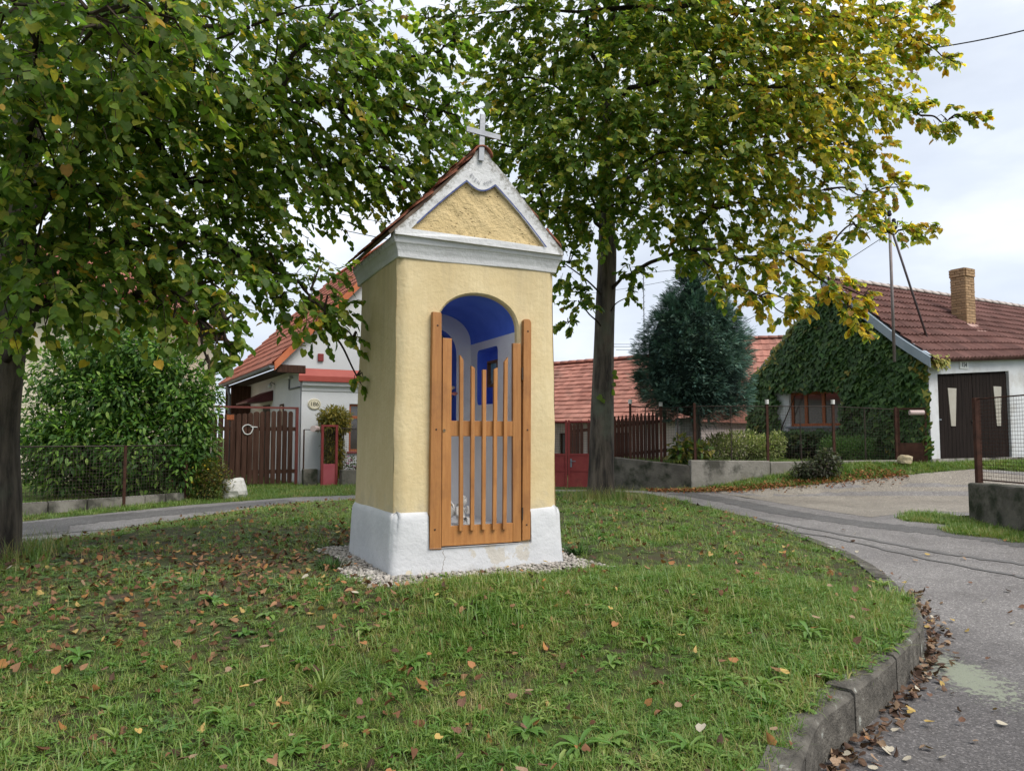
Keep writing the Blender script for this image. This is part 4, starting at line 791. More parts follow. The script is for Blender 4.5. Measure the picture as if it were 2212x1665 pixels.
# ================================================================== houses, walls and fences
def tiled(parent, eL, eR, rR, rL, mat, tw, th, tmpl, count=300, over=1.25, name='tile', lift=0.02, jit=0.004, tilt=4.0):
    """tiles laid on the quad eave-left, eave-right, ridge-right, ridge-left (parent space); largest-looking ones single, the rest joined"""
    eL, eR, rR, rL = map(Vector, (eL, eR, rR, rL)); W = ((eR - eL).length + (rR - rL).length) / 2; H = ((rL - eL).length + (rR - eR).length) / 2
    nc, nr = max(1, round(W / tw)), max(1, round(H / th)); me = tmpl; items = []
    inv = parent.matrix_basis
    for j in range(nr):
        for i in range(nc):
            u, v = (i + 0.5) / nc, j / nr; p = eL.lerp(eR, u).lerp(rL.lerp(rR, u), v); pu = eL.lerp(eR, u + 0.01).lerp(rL.lerp(rR, u + 0.01), v); pv = eL.lerp(eR, u).lerp(rL.lerp(rR, u), min(1, v + 0.01))
            X = (pu - p).normalized(); U = (pv - p).normalized(); Nn = X.cross(U).normalized(); t = R(tilt + random.uniform(-0.8, 0.8)); U2 = (U * math.cos(t) - Nn * math.sin(t)); X2 = U2.cross(Nn.cross(X).cross(X) * 0 + (Nn * math.cos(t) + U * math.sin(t))); N2 = X2.cross(U2)
            p = p + Nn * (lift + random.uniform(0, jit)); sx, sy = W / nc / tw, H / nr / th
            m4 = Matrix(((X2.x * sx, U2.x * sy, N2.x, p.x), (X2.y * sx, U2.y * sy, N2.y, p.y), (X2.z * sx, U2.z * sy, N2.z, p.z), (0, 0, 0, 1)))
            wp = inv @ p; items.append((wp.length, m4))
    items.sort(key=lambda a: a[0]); me.materials.clear(); me.materials.append(mat)
    for _, m4 in items[:count]: o = link(name, me, parent); o.matrix_local = m4
    rest = items[count:]
    if rest:
        tv = np.array([tuple(v.co) for v in me.vertices]); tf = [tuple(p.vertices) for p in me.polygons]; b = MB()
        for _, m4 in rest:
            A = np.array(m4); b.add((tv @ A[:3, :3].T + A[:3, 3]).tolist(), tf)
        tag(b.build(name + '_field', mat, parent), kind='stuff')
def tile_flat(tw, th, t=0.02, ribs=0, amp=0.024):
    b = MB()
    if not ribs: b.box(-tw / 2 + 0.002, tw / 2 - 0.002, 0, th * 1.12, -t, 0)
    else:                                           # rolled pantile section
        n = 4 * ribs; xs = [(-tw / 2 + tw * i / n) for i in range(n + 1)]; zs = [amp * (0.5 + 0.5 * math.cos(2 * math.pi * ribs * i / n)) for i in range(n + 1)]
        vs = [(x, 0, z) for x, z in zip(xs, zs)] + [(x, th * 1.1, z) for x, z in zip(xs, zs)] + [(x, 0, z - t) for x, z in zip(xs, zs)]; m = n + 1
        b.add(vs, [(i, i + 1, m + i + 1, m + i) for i in range(n)] + [(2 * m + i, 2 * m + i + 1, i + 1, i) for i in range(n)])
    return b.mesh('tile')
def ridge_row(parent, a, b, r, L, mat):
    a, b = Vector(a), Vector(b); d = (b - a).normalized(); n = max(1, int((b - a).length / L)); me = ridge_tile_mesh(r, L * 1.12, 0.015, 7, mat); x = d.cross(Vector((0, 0, 1))).normalized(); z = x.cross(d)
    for i in range(n):
        p = a + d * (i * L); o = link('ridge_tile', me, parent); o.matrix_local = Matrix(((x.x, d.x, z.x, p.x), (x.y, d.y, z.y, p.y), (x.z, d.z, z.z, p.z + 0.004 * (i % 2)), (0, 0, 0, 1)))
def brick_stack(parent, x0, x1, y0, y1, z0, z1, mat, mortar, bl=0.25, bh=0.072, cap=0.03):
    core = MB().box(x0 + 0.012, x1 - 0.012, y0 + 0.012, y1 - 0.012, z0, z1 - 0.01).build('chimney', mortar, parent); cache = {}
    nrow = int((z1 - z0) / bh)
    for j in range(nrow):
        z = z0 + j * bh; e = cap if j >= nrow - 3 else 0
        for sidei in range(4):
            L = (x1 - x0) if sidei % 2 == 0 else (y1 - y0); off = 0 if (j + sidei) % 2 == 0 else -bl / 2; s = off
            while s < L - 0.02:
                a, b = max(s, 0), min(s + bl, L); s += bl
                if b - a < 0.04: continue
                l = round(b - a - 0.012, 3); k = (l,)
                if k not in cache: mb = MB(); mb.box(-l / 2, l / 2, -0.03, 0.03, 0, bh - 0.012); cache[k] = mb.mesh('brick'); cache[k].materials.append(mat)
                o = link('brick', cache[k], core); c = (a + b) / 2; dn = 0.024 - e + random.uniform(-0.004, 0.004)
                pos, rz = [((x0 + c, y0 + dn), 0), ((x1 - dn, y0 + c), 90), ((x0 + c, y1 - dn), 0), ((x0 + dn, y0 + c), 90)][sidei]
                o.location = (pos[0], pos[1], z + random.uniform(-0.002, 0.002)); o.rotation_euler = (0, 0, R(rz + random.uniform(-0.8, 0.8)))
    return core
m_wall = M('white_render', (0.62, 0.63, 0.645), (0.69, 0.695, 0.705), scale=1.6, rough=0.9, bump=0.2, bscale=30, stain=((0.56, 0.57, 0.59), 0.8, 0.5, 0.75))
m_cream = M('cream_render', (0.66, 0.58, 0.44), (0.72, 0.64, 0.50), scale=1.5, rough=0.9, bump=0.2, bscale=30)
m_roofr = M('red_tiles', (0.26, 0.095, 0.065), (0.33, 0.13, 0.09), scale=1.2, rough=0.8, island=0.16, stain=((0.17, 0.085, 0.065), 1.1, 0.55, 0.75), coords='World')
m_roofo = M('weathered_pink_tiles', (0.32, 0.14, 0.105), (0.40, 0.19, 0.145), scale=1.4, rough=0.9, island=0.2, stain=((0.20, 0.115, 0.09), 0.9, 0.52, 0.72), coords='World')
m_roofb = M('brown_tiles', (0.115, 0.052, 0.043), (0.155, 0.076, 0.064), scale=2, rough=0.75, island=0.22, coords='World')
m_orange = M('verge_tile', (0.50, 0.14, 0.06), (0.56, 0.18, 0.085), scale=3, rough=0.6, island=0.1)
m_dkwood = M('dark_brown_wood', (0.045, 0.022, 0.015), (0.085, 0.045, 0.032), scale=3, rough=0.85, spec=0.12, bump=0.3, bscale=20, sc3=(7, 7, 0.6), island=0.2)
m_soff = M('dark_soffit', (0.03, 0.02, 0.015), (0.05, 0.035, 0.025), scale=4, rough=0.8, sc3=(1, 5, 1))
m_redp = M('red_paint', (0.20, 0.032, 0.032), (0.25, 0.048, 0.044), scale=3, rough=0.6, stain=((0.16, 0.035, 0.03), 3, 0.58, 0.75))
m_pinkp = M('faded_red_paint', (0.36, 0.07, 0.09), (0.42, 0.11, 0.12), scale=3, rough=0.65)
m_rust = M('rusty_steel', (0.05, 0.024, 0.018), (0.085, 0.04, 0.028), scale=6, rough=0.85, spec=0.15, stain=((0.03, 0.018, 0.014), 5, 0.5, 0.7))
m_wire = M('rusty_wire', (0.045, 0.034, 0.03), (0.07, 0.052, 0.045), scale=5, rough=0.7, metal=0.3)
m_gal = M('galvanised', (0.13, 0.15, 0.17), (0.19, 0.21, 0.235), scale=4, rough=0.6, metal=0.1)
m_glass, t_, b_, o_ = newmat('window_glass'); b_.inputs['Base Color'].default_value = (0.06, 0.052, 0.045, 1); b_.inputs['Roughness'].default_value = 0.06; b_.inputs['Specular IOR Level'].default_value = 0.8
m_brn = M('window_wood', (0.30, 0.085, 0.032), (0.36, 0.115, 0.045), scale=4, rough=0.45, sc3=(6, 6, 0.6))
m_brick = M('yellow_brick', (0.32, 0.20, 0.11), (0.40, 0.265, 0.155), scale=9, rough=0.9, bump=0.4, bscale=50, island=0.2, stain=((0.25, 0.15, 0.09), 4, 0.55, 0.72))
m_brickr = M('red_brick', (0.33, 0.13, 0.075), (0.42, 0.19, 0.11), scale=9, rough=0.9, bump=0.4, bscale=50, island=0.25)
m_mort = M('mortar', (0.34, 0.29, 0.23), (0.42, 0.37, 0.30), scale=8, rough=0.95)
m_whitep = M('white_plastic', (0.62, 0.62, 0.60), (0.68, 0.68, 0.66), scale=6, rough=0.5)
m_blackp = M('black_paint', (0.015, 0.015, 0.017), (0.02, 0.02, 0.022), scale=6, rough=0.6)
def window(parent, x0, x1, z0, z1, y, depth, mat, cols=(0.5,), transom=None, fw=0.06, sill=True, axis='x', glass=None):
    """window part with frame bars, panes and sill as sub-parts; axis x: in plane y, axis y: in plane x (given in y)"""
    def bx(b, a0, a1, d0, d1, c0, c1): return b.box(a0, a1, d0, d1, c0, c1) if axis == 'x' else b.box(d0, d1, a0, a1, c0, c1)
    b = MB(); bx(b, x0, x0 + fw, y, y + depth, z0, z1); bx(b, x1 - fw, x1, y, y + depth, z0, z1); bx(b, x0 + fw, x1 - fw, y, y + depth, z0, z0 + fw); bx(b, x0 + fw, x1 - fw, y, y + depth, z1 - fw, z1)
    wo = b.build('window', mat, parent, bevel=0.006); xs = [x0 + fw] + [x0 + (x1 - x0) * c for c in cols] + [x1 - fw]; dm = (y + depth * 0.5)
    for c in xs[1:-1]: bx(MB(), c - fw * 0.6, c + fw * 0.6, y + 0.004 * np.sign(depth), y + depth * 0.96, z0 + fw, z1 - fw).build('mullion', mat, wo, bevel=0.004)
    if transom:
        zt = z0 + (z1 - z0) * transom; bx(MB(), x0 + fw, x1 - fw, y + 0.002, y + depth * 0.9, zt - fw * 0.6, zt + fw * 0.6).build('transom', mat, wo)
    for a, c in zip(xs[:-1], xs[1:]): bx(MB(), a, c, dm, dm + 0.008 * np.sign(depth), z0 + fw * 0.8, z1 - fw * 0.8).build('pane', glass or m_glass, wo)
    if sill: bx(MB(), x0 - 0.05, x1 + 0.05, y - 0.10 * np.sign(depth), y + depth * 0.5, z0 - 0.045, z0 - 0.002).build('sill', m_redp if axis == 'x' else m_gal, wo)
    return wo
def wall_with_holes(parent, W, H, holes, y, t, mat, name='wall', apex=None, x0=0.0, z0=-0.4, top=None):
    poly = top or [(x0, z0), (x0 + W, z0), (x0 + W, H), (x0, H)]
    V, F = cdt(poly, holes, 0.7, 0.4); b = MB(); b.add([(x, y, z) for x, z in V], F)
    for h in holes: q = len(h); b.add([(x, y, z) for x, z in h] + [(x, y + t, z) for x, z in h], [(i, (i + 1) % q, q + (i + 1) % q, q + i) for i in range(q)])
    return b.build(name, mat, parent)
def rect(x0, x1, z0, z1): return [(x0, z0), (x1, z0), (x1, z1), (x0, z1)]
def mesh_panel(parent, a, b, z0a, z1a, z0b, z1b, pitch=0.05, r=0.0022, mat=None, name='wire_mesh'):
    """welded wire mesh as crossing flat wires between two posts"""
    a, b = Vector((*a, 0)), Vector((*b, 0)); L = (b - a).length; d = (b - a) / L; s = Vector((-d.y, d.x, 0)) * 0.0015; m = MB(); n = int(L / pitch)
    for i in range(n + 1):
        t = i / n; p = a.lerp(b, t); zb, zt = z0a + (z0b - z0a) * t, z1a + (z1b - z1a) * t; m.add([p - d * r + Vector((0, 0, zb)), p + d * r + Vector((0, 0, zb)), p + d * r + Vector((0, 0, zt)), p - d * r + Vector((0, 0, zt))], [(0, 1, 2, 3)])
    H = max(z1a - z0a, z1b - z0b); k = int(H / pitch)
    for j in range(k + 1):
        t = j / k; za, zb = z0a + (z1a - z0a) * t, z0b + (z1b - z0b) * t; m.add([a + s + Vector((0, 0, za - r)), b + s + Vector((0, 0, zb - r)), b + s + Vector((0, 0, zb + r)), a + s + Vector((0, 0, za + r))], [(0, 1, 2, 3)])
    return tag(m.build(name, mat or m_wire, parent), kind='stuff')

# ------------------------------------------------------------------ white house with the plank gate (number 186)
O6 = (-5.456, 19.9, 0); A6 = R(28.9); H6 = empty('white_house', O6, A6, 'white rendered house with red tiled roof and brown window behind the plank gate', 'house')
slope = 2.36 / 2.24; PX, PZ = 3.2, 3.08 + 3.9 * slope; DL = 9.0
def rz6(x): return 3.08 + (x + 0.70) * slope if x < PX else PZ - (x - PX) * slope
wall_with_holes(H6, 0, 0, [rect(1.27, 2.35, 0.83, 2.10)], 0, 0.16, m_wall, top=[(0, -0.3), (6.4, -0.3), (6.4, rz6(6.4) - 0.15), (PX, PZ - 0.15), (-0.60, 3.07), (-0.60, 3.03), (0.0, 3.03)])
sw = MB(); sw.box(0.002, 6.398, 0.16, DL, -0.3, 3.05); sw.add([(0.002, 0.16, 3.05), (6.398, 0.16, 3.05), (6.398, 0.16, rz6(6.4) - 0.2), (PX, 0.16, PZ - 0.2), (0.002, 0.16, rz6(0) - 0.2)], [(0, 1, 2, 3, 4)]); sw.build('side_wall', m_wall, H6)
wb = MB().box(-0.03, 6.43, -0.03, 0.02, -0.3, 0.36); wb.build('wall_base', M('grey_base', (0.40, 0.38, 0.38), (0.46, 0.45, 0.45), scale=3, rough=0.9, stain=((0.25, 0.24, 0.23), 3, 0.55, 0.7)), H6)
window(H6, 1.27, 2.35, 0.83, 2.10, 0.05, 0.07, m_brn, (0.5,), 0.72)
# red sheet-metal drip band and moulded cornice across the gable
b = MB(); b.prism([(-0.0, 0), (1, 0)], 0, 0) if False else None
b.add([(-0.06, -0.02, 3.0), (6.46, -0.02, 3.0), (6.46, -0.16, 2.80), (-0.12, -0.16, 2.80), (-0.12, -0.16, 2.66), (6.46, -0.16, 2.66), (-0.06, -0.02, 2.64), (6.46, -0.02, 2.64)], [(0, 1, 2, 3), (3, 2, 5, 4), (4, 5, 7, 6), (0, 3, 4, 6)]); b.build('drip_band', m_pinkp if False else M('red_sheet_metal', (0.34, 0.065, 0.05), (0.39, 0.085, 0.065), scale=2, rough=0.5), H6)
b = MB(); pr = [(0.0, 2.40), (-0.02, 2.42), (-0.035, 2.50), (-0.10, 2.56), (-0.105, 2.655), (0.0, 2.655)]; b.add([(0.0 - p[0] * 0 + 0.0, p[0], p[1]) for p in pr] + [(6.4, p[0], p[1]) for p in pr], [(i, (i + 1) % 6, 6 + (i + 1) % 6, 6 + i) for i in range(6)] + [tuple(range(6)), tuple(range(11, 5, -1))]); b.build('cornice', m_wall, H6)
vt = MB().box(0.40, 0.55, -0.05, -0.003, 3.20, 3.40); vt.build('vent_cover', m_redp, H6, bevel=0.01)
# roof
rf = MB(); OV = -0.16
rf.add([(-0.70, OV, 3.08), (PX, OV, PZ), (PX, DL, PZ), (-0.70, DL, 3.08), (-0.70, OV, 2.96), (PX, OV, PZ - 0.14), (PX, DL, PZ - 0.14), (-0.70, DL, 2.96)], [(0, 1, 2, 3), (7, 6, 5, 4), (0, 4, 5, 1), (0, 3, 7, 4), (2, 6, 7, 3)])
rf.add([(7.1, OV, 3.08), (PX, OV, PZ), (PX, DL, PZ), (7.1, DL, 3.08), (7.1, OV, 2.96), (PX, OV, PZ - 0.14), (PX, DL, PZ - 0.14), (7.1, DL, 2.96)], [(3, 2, 1, 0), (4, 5, 6, 7), (1, 5, 4, 0), (4, 7, 3, 0), (3, 7, 6, 2)])
rf = rf.build('roof', m_roofr, H6)
tiled(rf if False else H6, (-0.74, DL, 3.04), (-0.74, OV, 3.04), (PX, OV, PZ), (PX, DL, PZ), m_roofr, 0.30, 0.36, tile_flat(0.30, 0.36, 0.05, 2, 0.035), 300, lift=0.06, tilt=6.5)
vg = MB(); 
for i in range(11):
    t0, t1 = i / 11, (i + 1) / 11 + 0.01; xa, xb = -0.74 + (PX + 0.74) * t0, -0.74 + (PX + 0.74) * t1; za, zb = 3.03 + (PZ - 3.03) * t0 + 0.05, 3.03 + (PZ - 3.03) * t1 + 0.05
    MB().hexa([(xa, OV - 0.05, za - 0.18), (xb, OV - 0.05, zb - 0.18), (xb, OV + 0.02, zb - 0.18), (xa, OV + 0.02, za - 0.18), (xa, OV - 0.055, za + 0.03), (xb, OV - 0.055, zb + 0.045), (xb, OV + 0.09, zb + 0.045), (xa, OV + 0.09, za + 0.03)]).build('verge_tile', m_orange, H6)
ridge_row(H6, (PX, OV, PZ + 0.03), (PX, DL, PZ + 0.03), 0.13, 0.38, m_orange)
sf = MB().add([(-0.69, OV + 0.05, 2.94), (0.0, OV + 0.05, 3.0), (0.0, DL, 3.0), (-0.69, DL, 2.94)], [(0, 1, 2, 3)]); sf.build('soffit', m_soff, H6)
MB().box(-0.66, 0.06, OV + 0.02, OV + 0.14, 2.86, 3.06).build('eave_beam', m_dkwood, H6, bevel=0.01)
gu = MB(); gn = 9; vs_ = []
for y in (OV - 0.03, DL + 0.1):
    vs_ += [(-0.80 + 0.075 * math.cos(R(180 + 180 * i / 8)), y, 3.02 + 0.075 * math.sin(R(180 + 180 * i / 8))) for i in range(9)]
gu.add(vs_, [(i, i + 1, 10 + i, 9 + i) for i in range(8)] + [tuple(range(9))]); go_ = gu.build('gutter', m_gal, H6); go_.modifiers.new('s', 'SOLIDIFY').thickness = 0.008
MB().tube([(-0.80, 6.9, 2.95), (-0.78, 6.9, 2.8), (-0.72, 6.9, 2.6), (-0.72, 6.9, 0)], 0.05, 10).build('downpipe', m_gal, H6, smooth=True)
MB().box(-0.62, 0.0, 7.1, 7.3, 0, 2.95).build('porch_end', m_dkwood, H6); MB().box(-0.72, -0.6, 7.6, 7.75, 0, 2.95).build('porch_post', m_dkwood, H6)
# door canopy, wall lamp, small side window, electric bracket on the side wall
cn = MB().hexa([(-0.75, 3.5, 2.22), (-0.003, 3.5, 2.30), (-0.003, 5.4, 2.30), (-0.75, 5.4, 2.22), (-0.75, 3.5, 2.27), (-0.003, 3.5, 2.62), (-0.003, 5.4, 2.62), (-0.75, 5.4, 2.27)]).build('door_canopy', M('maroon', (0.09, 0.025, 0.025), (0.12, 0.035, 0.035), scale=3, rough=0.5), H6, bevel=0.01)
MB().box(-0.02, -0.003, 3.9, 4.9, 0, 2.2).build('side_door', m_blackp, H6)
window(H6, 2.0, 2.45, 1.5, 2.15, -0.004, -0.03, m_dkwood, (), None, 0.05, False, 'y')
MB().lathe([(0.02, -0.06), (0.06, -0.04), (0.075, 0), (0.055, 0.05), (0.02, 0.07)], (-0.14, 3.3, 2.72), 12).build('lamp_globe', m_whitep, H6, smooth=True); MB().tube([(-0.14, 3.3, 2.8), (-0.10, 3.3, 2.84), (-0.003, 3.3, 2.78)], 0.015, 6).build('lamp_arm', m_gal, H6)
MB().tube([(-0.003, 0.15, 2.52), (-0.03, 0.15, 2.52), (-0.03, 1.3, 2.52), (-0.03, 1.3, 2.78), (-0.03, 1.35, 2.80)], 0.022, 8).build('conduit', m_gal, H6); MB().box(-0.1, -0.004, 1.0, 1.6, 2.80, 2.86).build('junction_bracket', m_whitep, H6, bevel=0.01)
# number plate
pl = MB().lathe([(0.155, 0), (0.155, 0.012), (0.14, 0.02), (0.0, 0.02)], n=28).build('number_plate', M('cream_enamel', (0.68, 0.62, 0.46), (0.72, 0.66, 0.50), scale=4, rough=0.3), H6); pl.matrix_local = Matrix.Translation((0.33, -0.004, 2.07)) @ Matrix.Rotation(R(90), 4, 'X') @ Matrix.Diagonal((1.1, 0.95, 1, 1))
rn = MB()
for i in range(28):
    a0, a1 = 6.2832 * i / 28, 6.2832 * (i + 1) / 28; rn.add([(r * math.cos(a), r * math.sin(a), 0.0215) for r, a in ((0.13, a0), (0.138, a0), (0.138, a1), (0.13, a1))], [(0, 1, 2, 3)])
rn.build('plate_ring', m_blackp, pl)
text('house_number', '186', 0.15, m_blackp, pl, Matrix.Translation((0, 0, 0.0215)), 0.003, 0.95)
brick_stack(H6, 1.55, 2.05, 1.6, 2.1, 4.6, 5.9, m_brickr, m_mort)
# plank gate
def loc6(x, y, z=0): m = Matrix.Translation(Vector(O6)) @ Matrix.Rotation(A6, 4, 'Z'); return m @ Vector((x, y, z))
PG = empty('plank_gate', loc6(-1.3, -0.12), A6, 'dark brown plank gate with rounded plank tops beside the white house', 'gate'); xg0 = -1.45
fr = MB(); fr.box(1.13, 1.20, -0.03, 0.04, 0, 1.96); fr.box(-1.75, 1.20, -0.025, 0.035, 1.93, 1.98); fr.box(-1.75, -1.69, -0.03, 0.04, 0, 1.95); fr.build('gate_frame', m_redp if False else M('red_brown_steel', (0.14, 0.035, 0.03), (0.18, 0.055, 0.045), scale=3, rough=0.6), PG)
for z in (0.35, 1.42): MB().box(-1.69, 1.13, 0.005, 0.045, z - 0.05, z + 0.05).build('cross_rail', m_dkwood, PG)
pw = 0.114
for i in range(20):
    x = -1.66 + i * 0.140; ht = 1.83 + 0.05 * math.sin(i * 0.35 + 2) + random.uniform(-0.01, 0.01); wdt = pw / 2 * (1.25 if i == 13 else 1)
    MB().prism([(x - wdt, 0.05), (x + wdt, 0.05)] + [(x + wdt * math.cos(R(a)), ht - 0.05 + 0.055 * math.sin(R(a))) for a in range(0, 181, 30)], -0.022, 0.003).build('plank', m_dkwood, PG)
MB().box(-0.55, -0.38, -0.03, -0.0225, 1.64, 1.76).build('letter_slot', m_brn, PG)
rp = [(-0.05 + 0.12 * math.cos(a) * (1 + 0.1 * math.sin(3 * a)), -0.035, 1.40 + 0.12 * math.sin(a)) for a in np.linspace(0.9, 6.9, 22)] + [(0.02, -0.035, 1.47), (0.18, -0.035, 1.46)]
tag(MB().tube(rp, 0.014, 6).build('rope_coil', m_whitep, None), 'white rope coil hanging on the brown plank gate', 'rope').matrix_world = PG.matrix_basis.copy()
# little front garden: steel gate, low walls, mesh
GG = empty('garden_gate', loc6(0.47, -1.0), A6, 'narrow faded red steel garden gate with mesh top beside the low wall', 'gate')
MB().box(-0.21, -0.15, -0.03, 0.03, 0, 1.52).box(0.15, 0.21, -0.03, 0.03, 0.0, 1.52).box(-0.15, 0.15, -0.025, 0.025, 1.47, 1.52).build('gate_frame', m_redp, GG); MB().box(-0.15, 0.15, -0.012, 0.012, 0.02, 0.55).build('lower_panel', m_pinkp, GG); mesh_panel(GG, (-0.15, 0), (0.15, 0), 0.55, 1.47, 0.55, 1.47)
LW = empty('low_wall', loc6(0.72, -1.25), A6, 'low grey concrete garden wall right of the red garden gate', 'wall'); MB().box(0, 4.2, 0, 0.22, -0.2, 0.40).build('coping_wall', m_conc_d, LW, bevel=0.02)
for xx in (0.9, 2.4): MB().tube([(xx, 0.11, 0.4), (xx, 0.11, 1.42)], 0.02, 8).build('post', m_rust, LW)
mesh_panel(LW, (0.05, 0.11), (4.0, 0.11), 0.42, 1.42, 0.42, 1.42); MB().tube([(0.0, 0.11, 1.43), (4.0, 0.11, 1.43)], 0.012, 6).build('top_wire', m_wire, LW)
LW2 = empty('low_wall', loc6(-0.1, -0.75), A6, 'short grey concrete wall between the white house and the red garden gate', 'wall'); MB().box(0.0, 0.36, 0, 0.2, -0.2, 0.42).build('coping_wall', m_conc_d, LW2, bevel=0.02); MB().tube([(0.02, 0.1, 0.4), (0.02, 0.1, 1.4)], 0.02, 6).build('post', m_rust, LW2); MB().tube([(0.02, 0.1, 1.40), (0.36, 0.1, 1.40)], 0.012, 6).build('top_wire', m_wire, LW2)
mbx = MB().tube([(0.0, -0.10, 0), (0.0, 0.28, 0)], 0.075, 14).build('tube_letterbox', m_pinkp if False else M('pale_pink_pipe', (0.50, 0.38, 0.36), (0.56, 0.45, 0.42), scale=5, rough=0.6), None, smooth=False, loc=loc6(0.10, -0.95, 1.42)); mbx.rotation_euler = (0, 0, A6 + R(-30)); tag(mbx, 'pale pipe-shaped letterbox mounted beside the red garden gate', 'letterbox')

# ------------------------------------------------------------------ cream house at the far left behind the big shrub
LH = empty('cream_house', (float(P(60, 945, 21)[0]), 21.0, 0), R(8), 'cream house with red tiled roof and white eaves behind the large shrub', 'house')
MB().box(-7, 3.0, 0, 8, -0.3, 4.72).build('wall', m_cream, LH)
MB().box(-7.4, 3.4, -0.5, 0.0, 4.72, 4.95).build('eave_board', m_wall, LH); MB().box(-7.4, 3.45, -0.62, -0.5, 4.90, 5.02).build('gutter', M('red_gutter', (0.2, 0.03, 0.03), scale=3, rough=0.4), LH)
MB().add([(-7.4, -0.5, 4.96), (3.4, -0.5, 4.96), (3.4, 8.5, 4.96), (-7.4, 8.5, 4.96), (-5, 4, 7.6), (0.6, 4, 7.6)], [(0, 1, 5, 4), (1, 2, 5), (2, 3, 4, 5), (3, 0, 4), (3, 2, 1, 0)]).build('roof', m_roofr, LH)
tiled(LH, (-7.4, -0.55, 4.98), (3.4, -0.55, 4.98), (0.6, 4, 7.66), (-5, 4, 7.66), m_roofr, 0.32, 0.38, tile_flat(0.32, 0.38, 0.03, 2), 300, lift=0.05)

# ------------------------------------------------------------------ long house with the weathered pink roof in the middle
a = P(1150, 915, 25.6); b = P(1480, 905, 21.9); dxy = (b - a)[:2]; A3 = math.atan2(dxy[1], dxy[0]); L3 = float(np.hypot(*dxy))
MH = empty('tiled_cottage', (a[0], a[1], 0), A3, 'long low cottage with weathered pink tiled roof behind the red steel gate', 'house')
m_pwall = M('pale_pink_render', (0.56, 0.47, 0.44), (0.62, 0.53, 0.50), scale=1.5, rough=0.9)
wall_with_holes(MH, 0, 0, [rect(0.9, 1.7, 0.2, 1.35), rect(2.9, 3.6, 0.2, 1.35)], 0.3, 0.15, m_pwall, top=[(-2.0, -0.4), (5.6, -0.4), (5.6, 1.80), (-2.0, 1.80)])
for x in (0.9, 2.9): window(MH, x, x + (0.8 if x < 2 else 0.7), 0.2, 1.35, 0.36, 0.06, m_dkwood, (0.5,), None, 0.05, False)
MB().box(-2, 5.6, 0.45, 5.4, -0.4, 1.8).build('back_wall', m_pwall, MH)
EZ, RZ3, RD = 1.66, 3.86, 2.75
MB().add([(-2.3, -0.05, EZ), (5.8, -0.05, EZ), (5.8, RD, RZ3), (-2.3, RD, RZ3), (-2.3, 2 * RD, EZ), (5.8, 2 * RD, EZ)], [(0, 1, 2, 3), (3, 2, 5, 4), (0, 3, 4), (1, 5, 2), (4, 5, 1, 0)]).build('roof', m_roofo, MH)
tiled(MH, (-2.3, -0.1, EZ), (5.8, -0.1, EZ), (5.8, RD, RZ3 + 0.02), (-2.3, RD, RZ3 + 0.02), m_roofo, 0.20, 0.235, tile_flat(0.20, 0.235, 0.03), 300, lift=0.05, tilt=6.0, jit=0.012)
ridge_row(MH, (-2.3, RD, RZ3 + 0.04), (5.8, RD, RZ3 + 0.04), 0.12, 0.36, m_roofo)
brick_stack(MH, 3.05, 3.42, RD - 0.2, RD + 0.2, 3.5, 4.65, m_brick, m_mort, bl=0.2)
# aerial
AE = empty('roof_aerial', P(1392, 772, 24.3), 0, 'thin roof aerial mast with horizontal rods above the pink roof', 'aerial')
MB().tube([(0, 0, -0.7), (0, 0, 2.6)], 0.015, 6).build('mast', m_gal, AE); ar = MB()
for z, l in ((0.42, 1.0), (0.34, 1.0), (0.24, 0.9)): MB().tube([(-l, 0, z), (0.6, 0, z)], 0.008, 5).build('rod', m_gal, AE)
for i in range(9): MB().tube([(-0.05, 0, 0.9 + i * 0.2), (0.05, 0, 1.0 + i * 0.2)], 0.006, 4).build('rung', m_gal, AE)
# further red roof seen beyond the ivy house
FH = empty('far_cottage', PW(1560, 29.5, 0.3), R(-12), 'far red-roofed cottage partly hidden behind the ivy-covered gable', 'house')
MB().box(0, 9, 0.4, 6, -0.5, 2.6).build('wall', m_pwall, FH); MB().add([(-0.3, 0, 2.5), (9.3, 0, 2.5), (9.3, 3, 5.0), (-0.3, 3, 5.0), (-0.3, 6.3, 2.5), (9.3, 6.3, 2.5)], [(0, 1, 2, 3), (3, 2, 5, 4), (0, 3, 4), (1, 5, 2), (4, 5, 1, 0)]).build('roof', m_roofo, FH)
tiled(FH, (-0.3, -0.05, 2.48), (9.3, -0.05, 2.48), (9.3, 3, 5.02), (-0.3, 3, 5.02), m_roofo, 0.3, 0.42, tile_flat(0.3, 0.42, 0.03, 1), 300, lift=0.05); ridge_row(FH, (-0.3, 3, 5.04), (9.3, 3, 5.04), 0.13, 0.4, m_roofo)

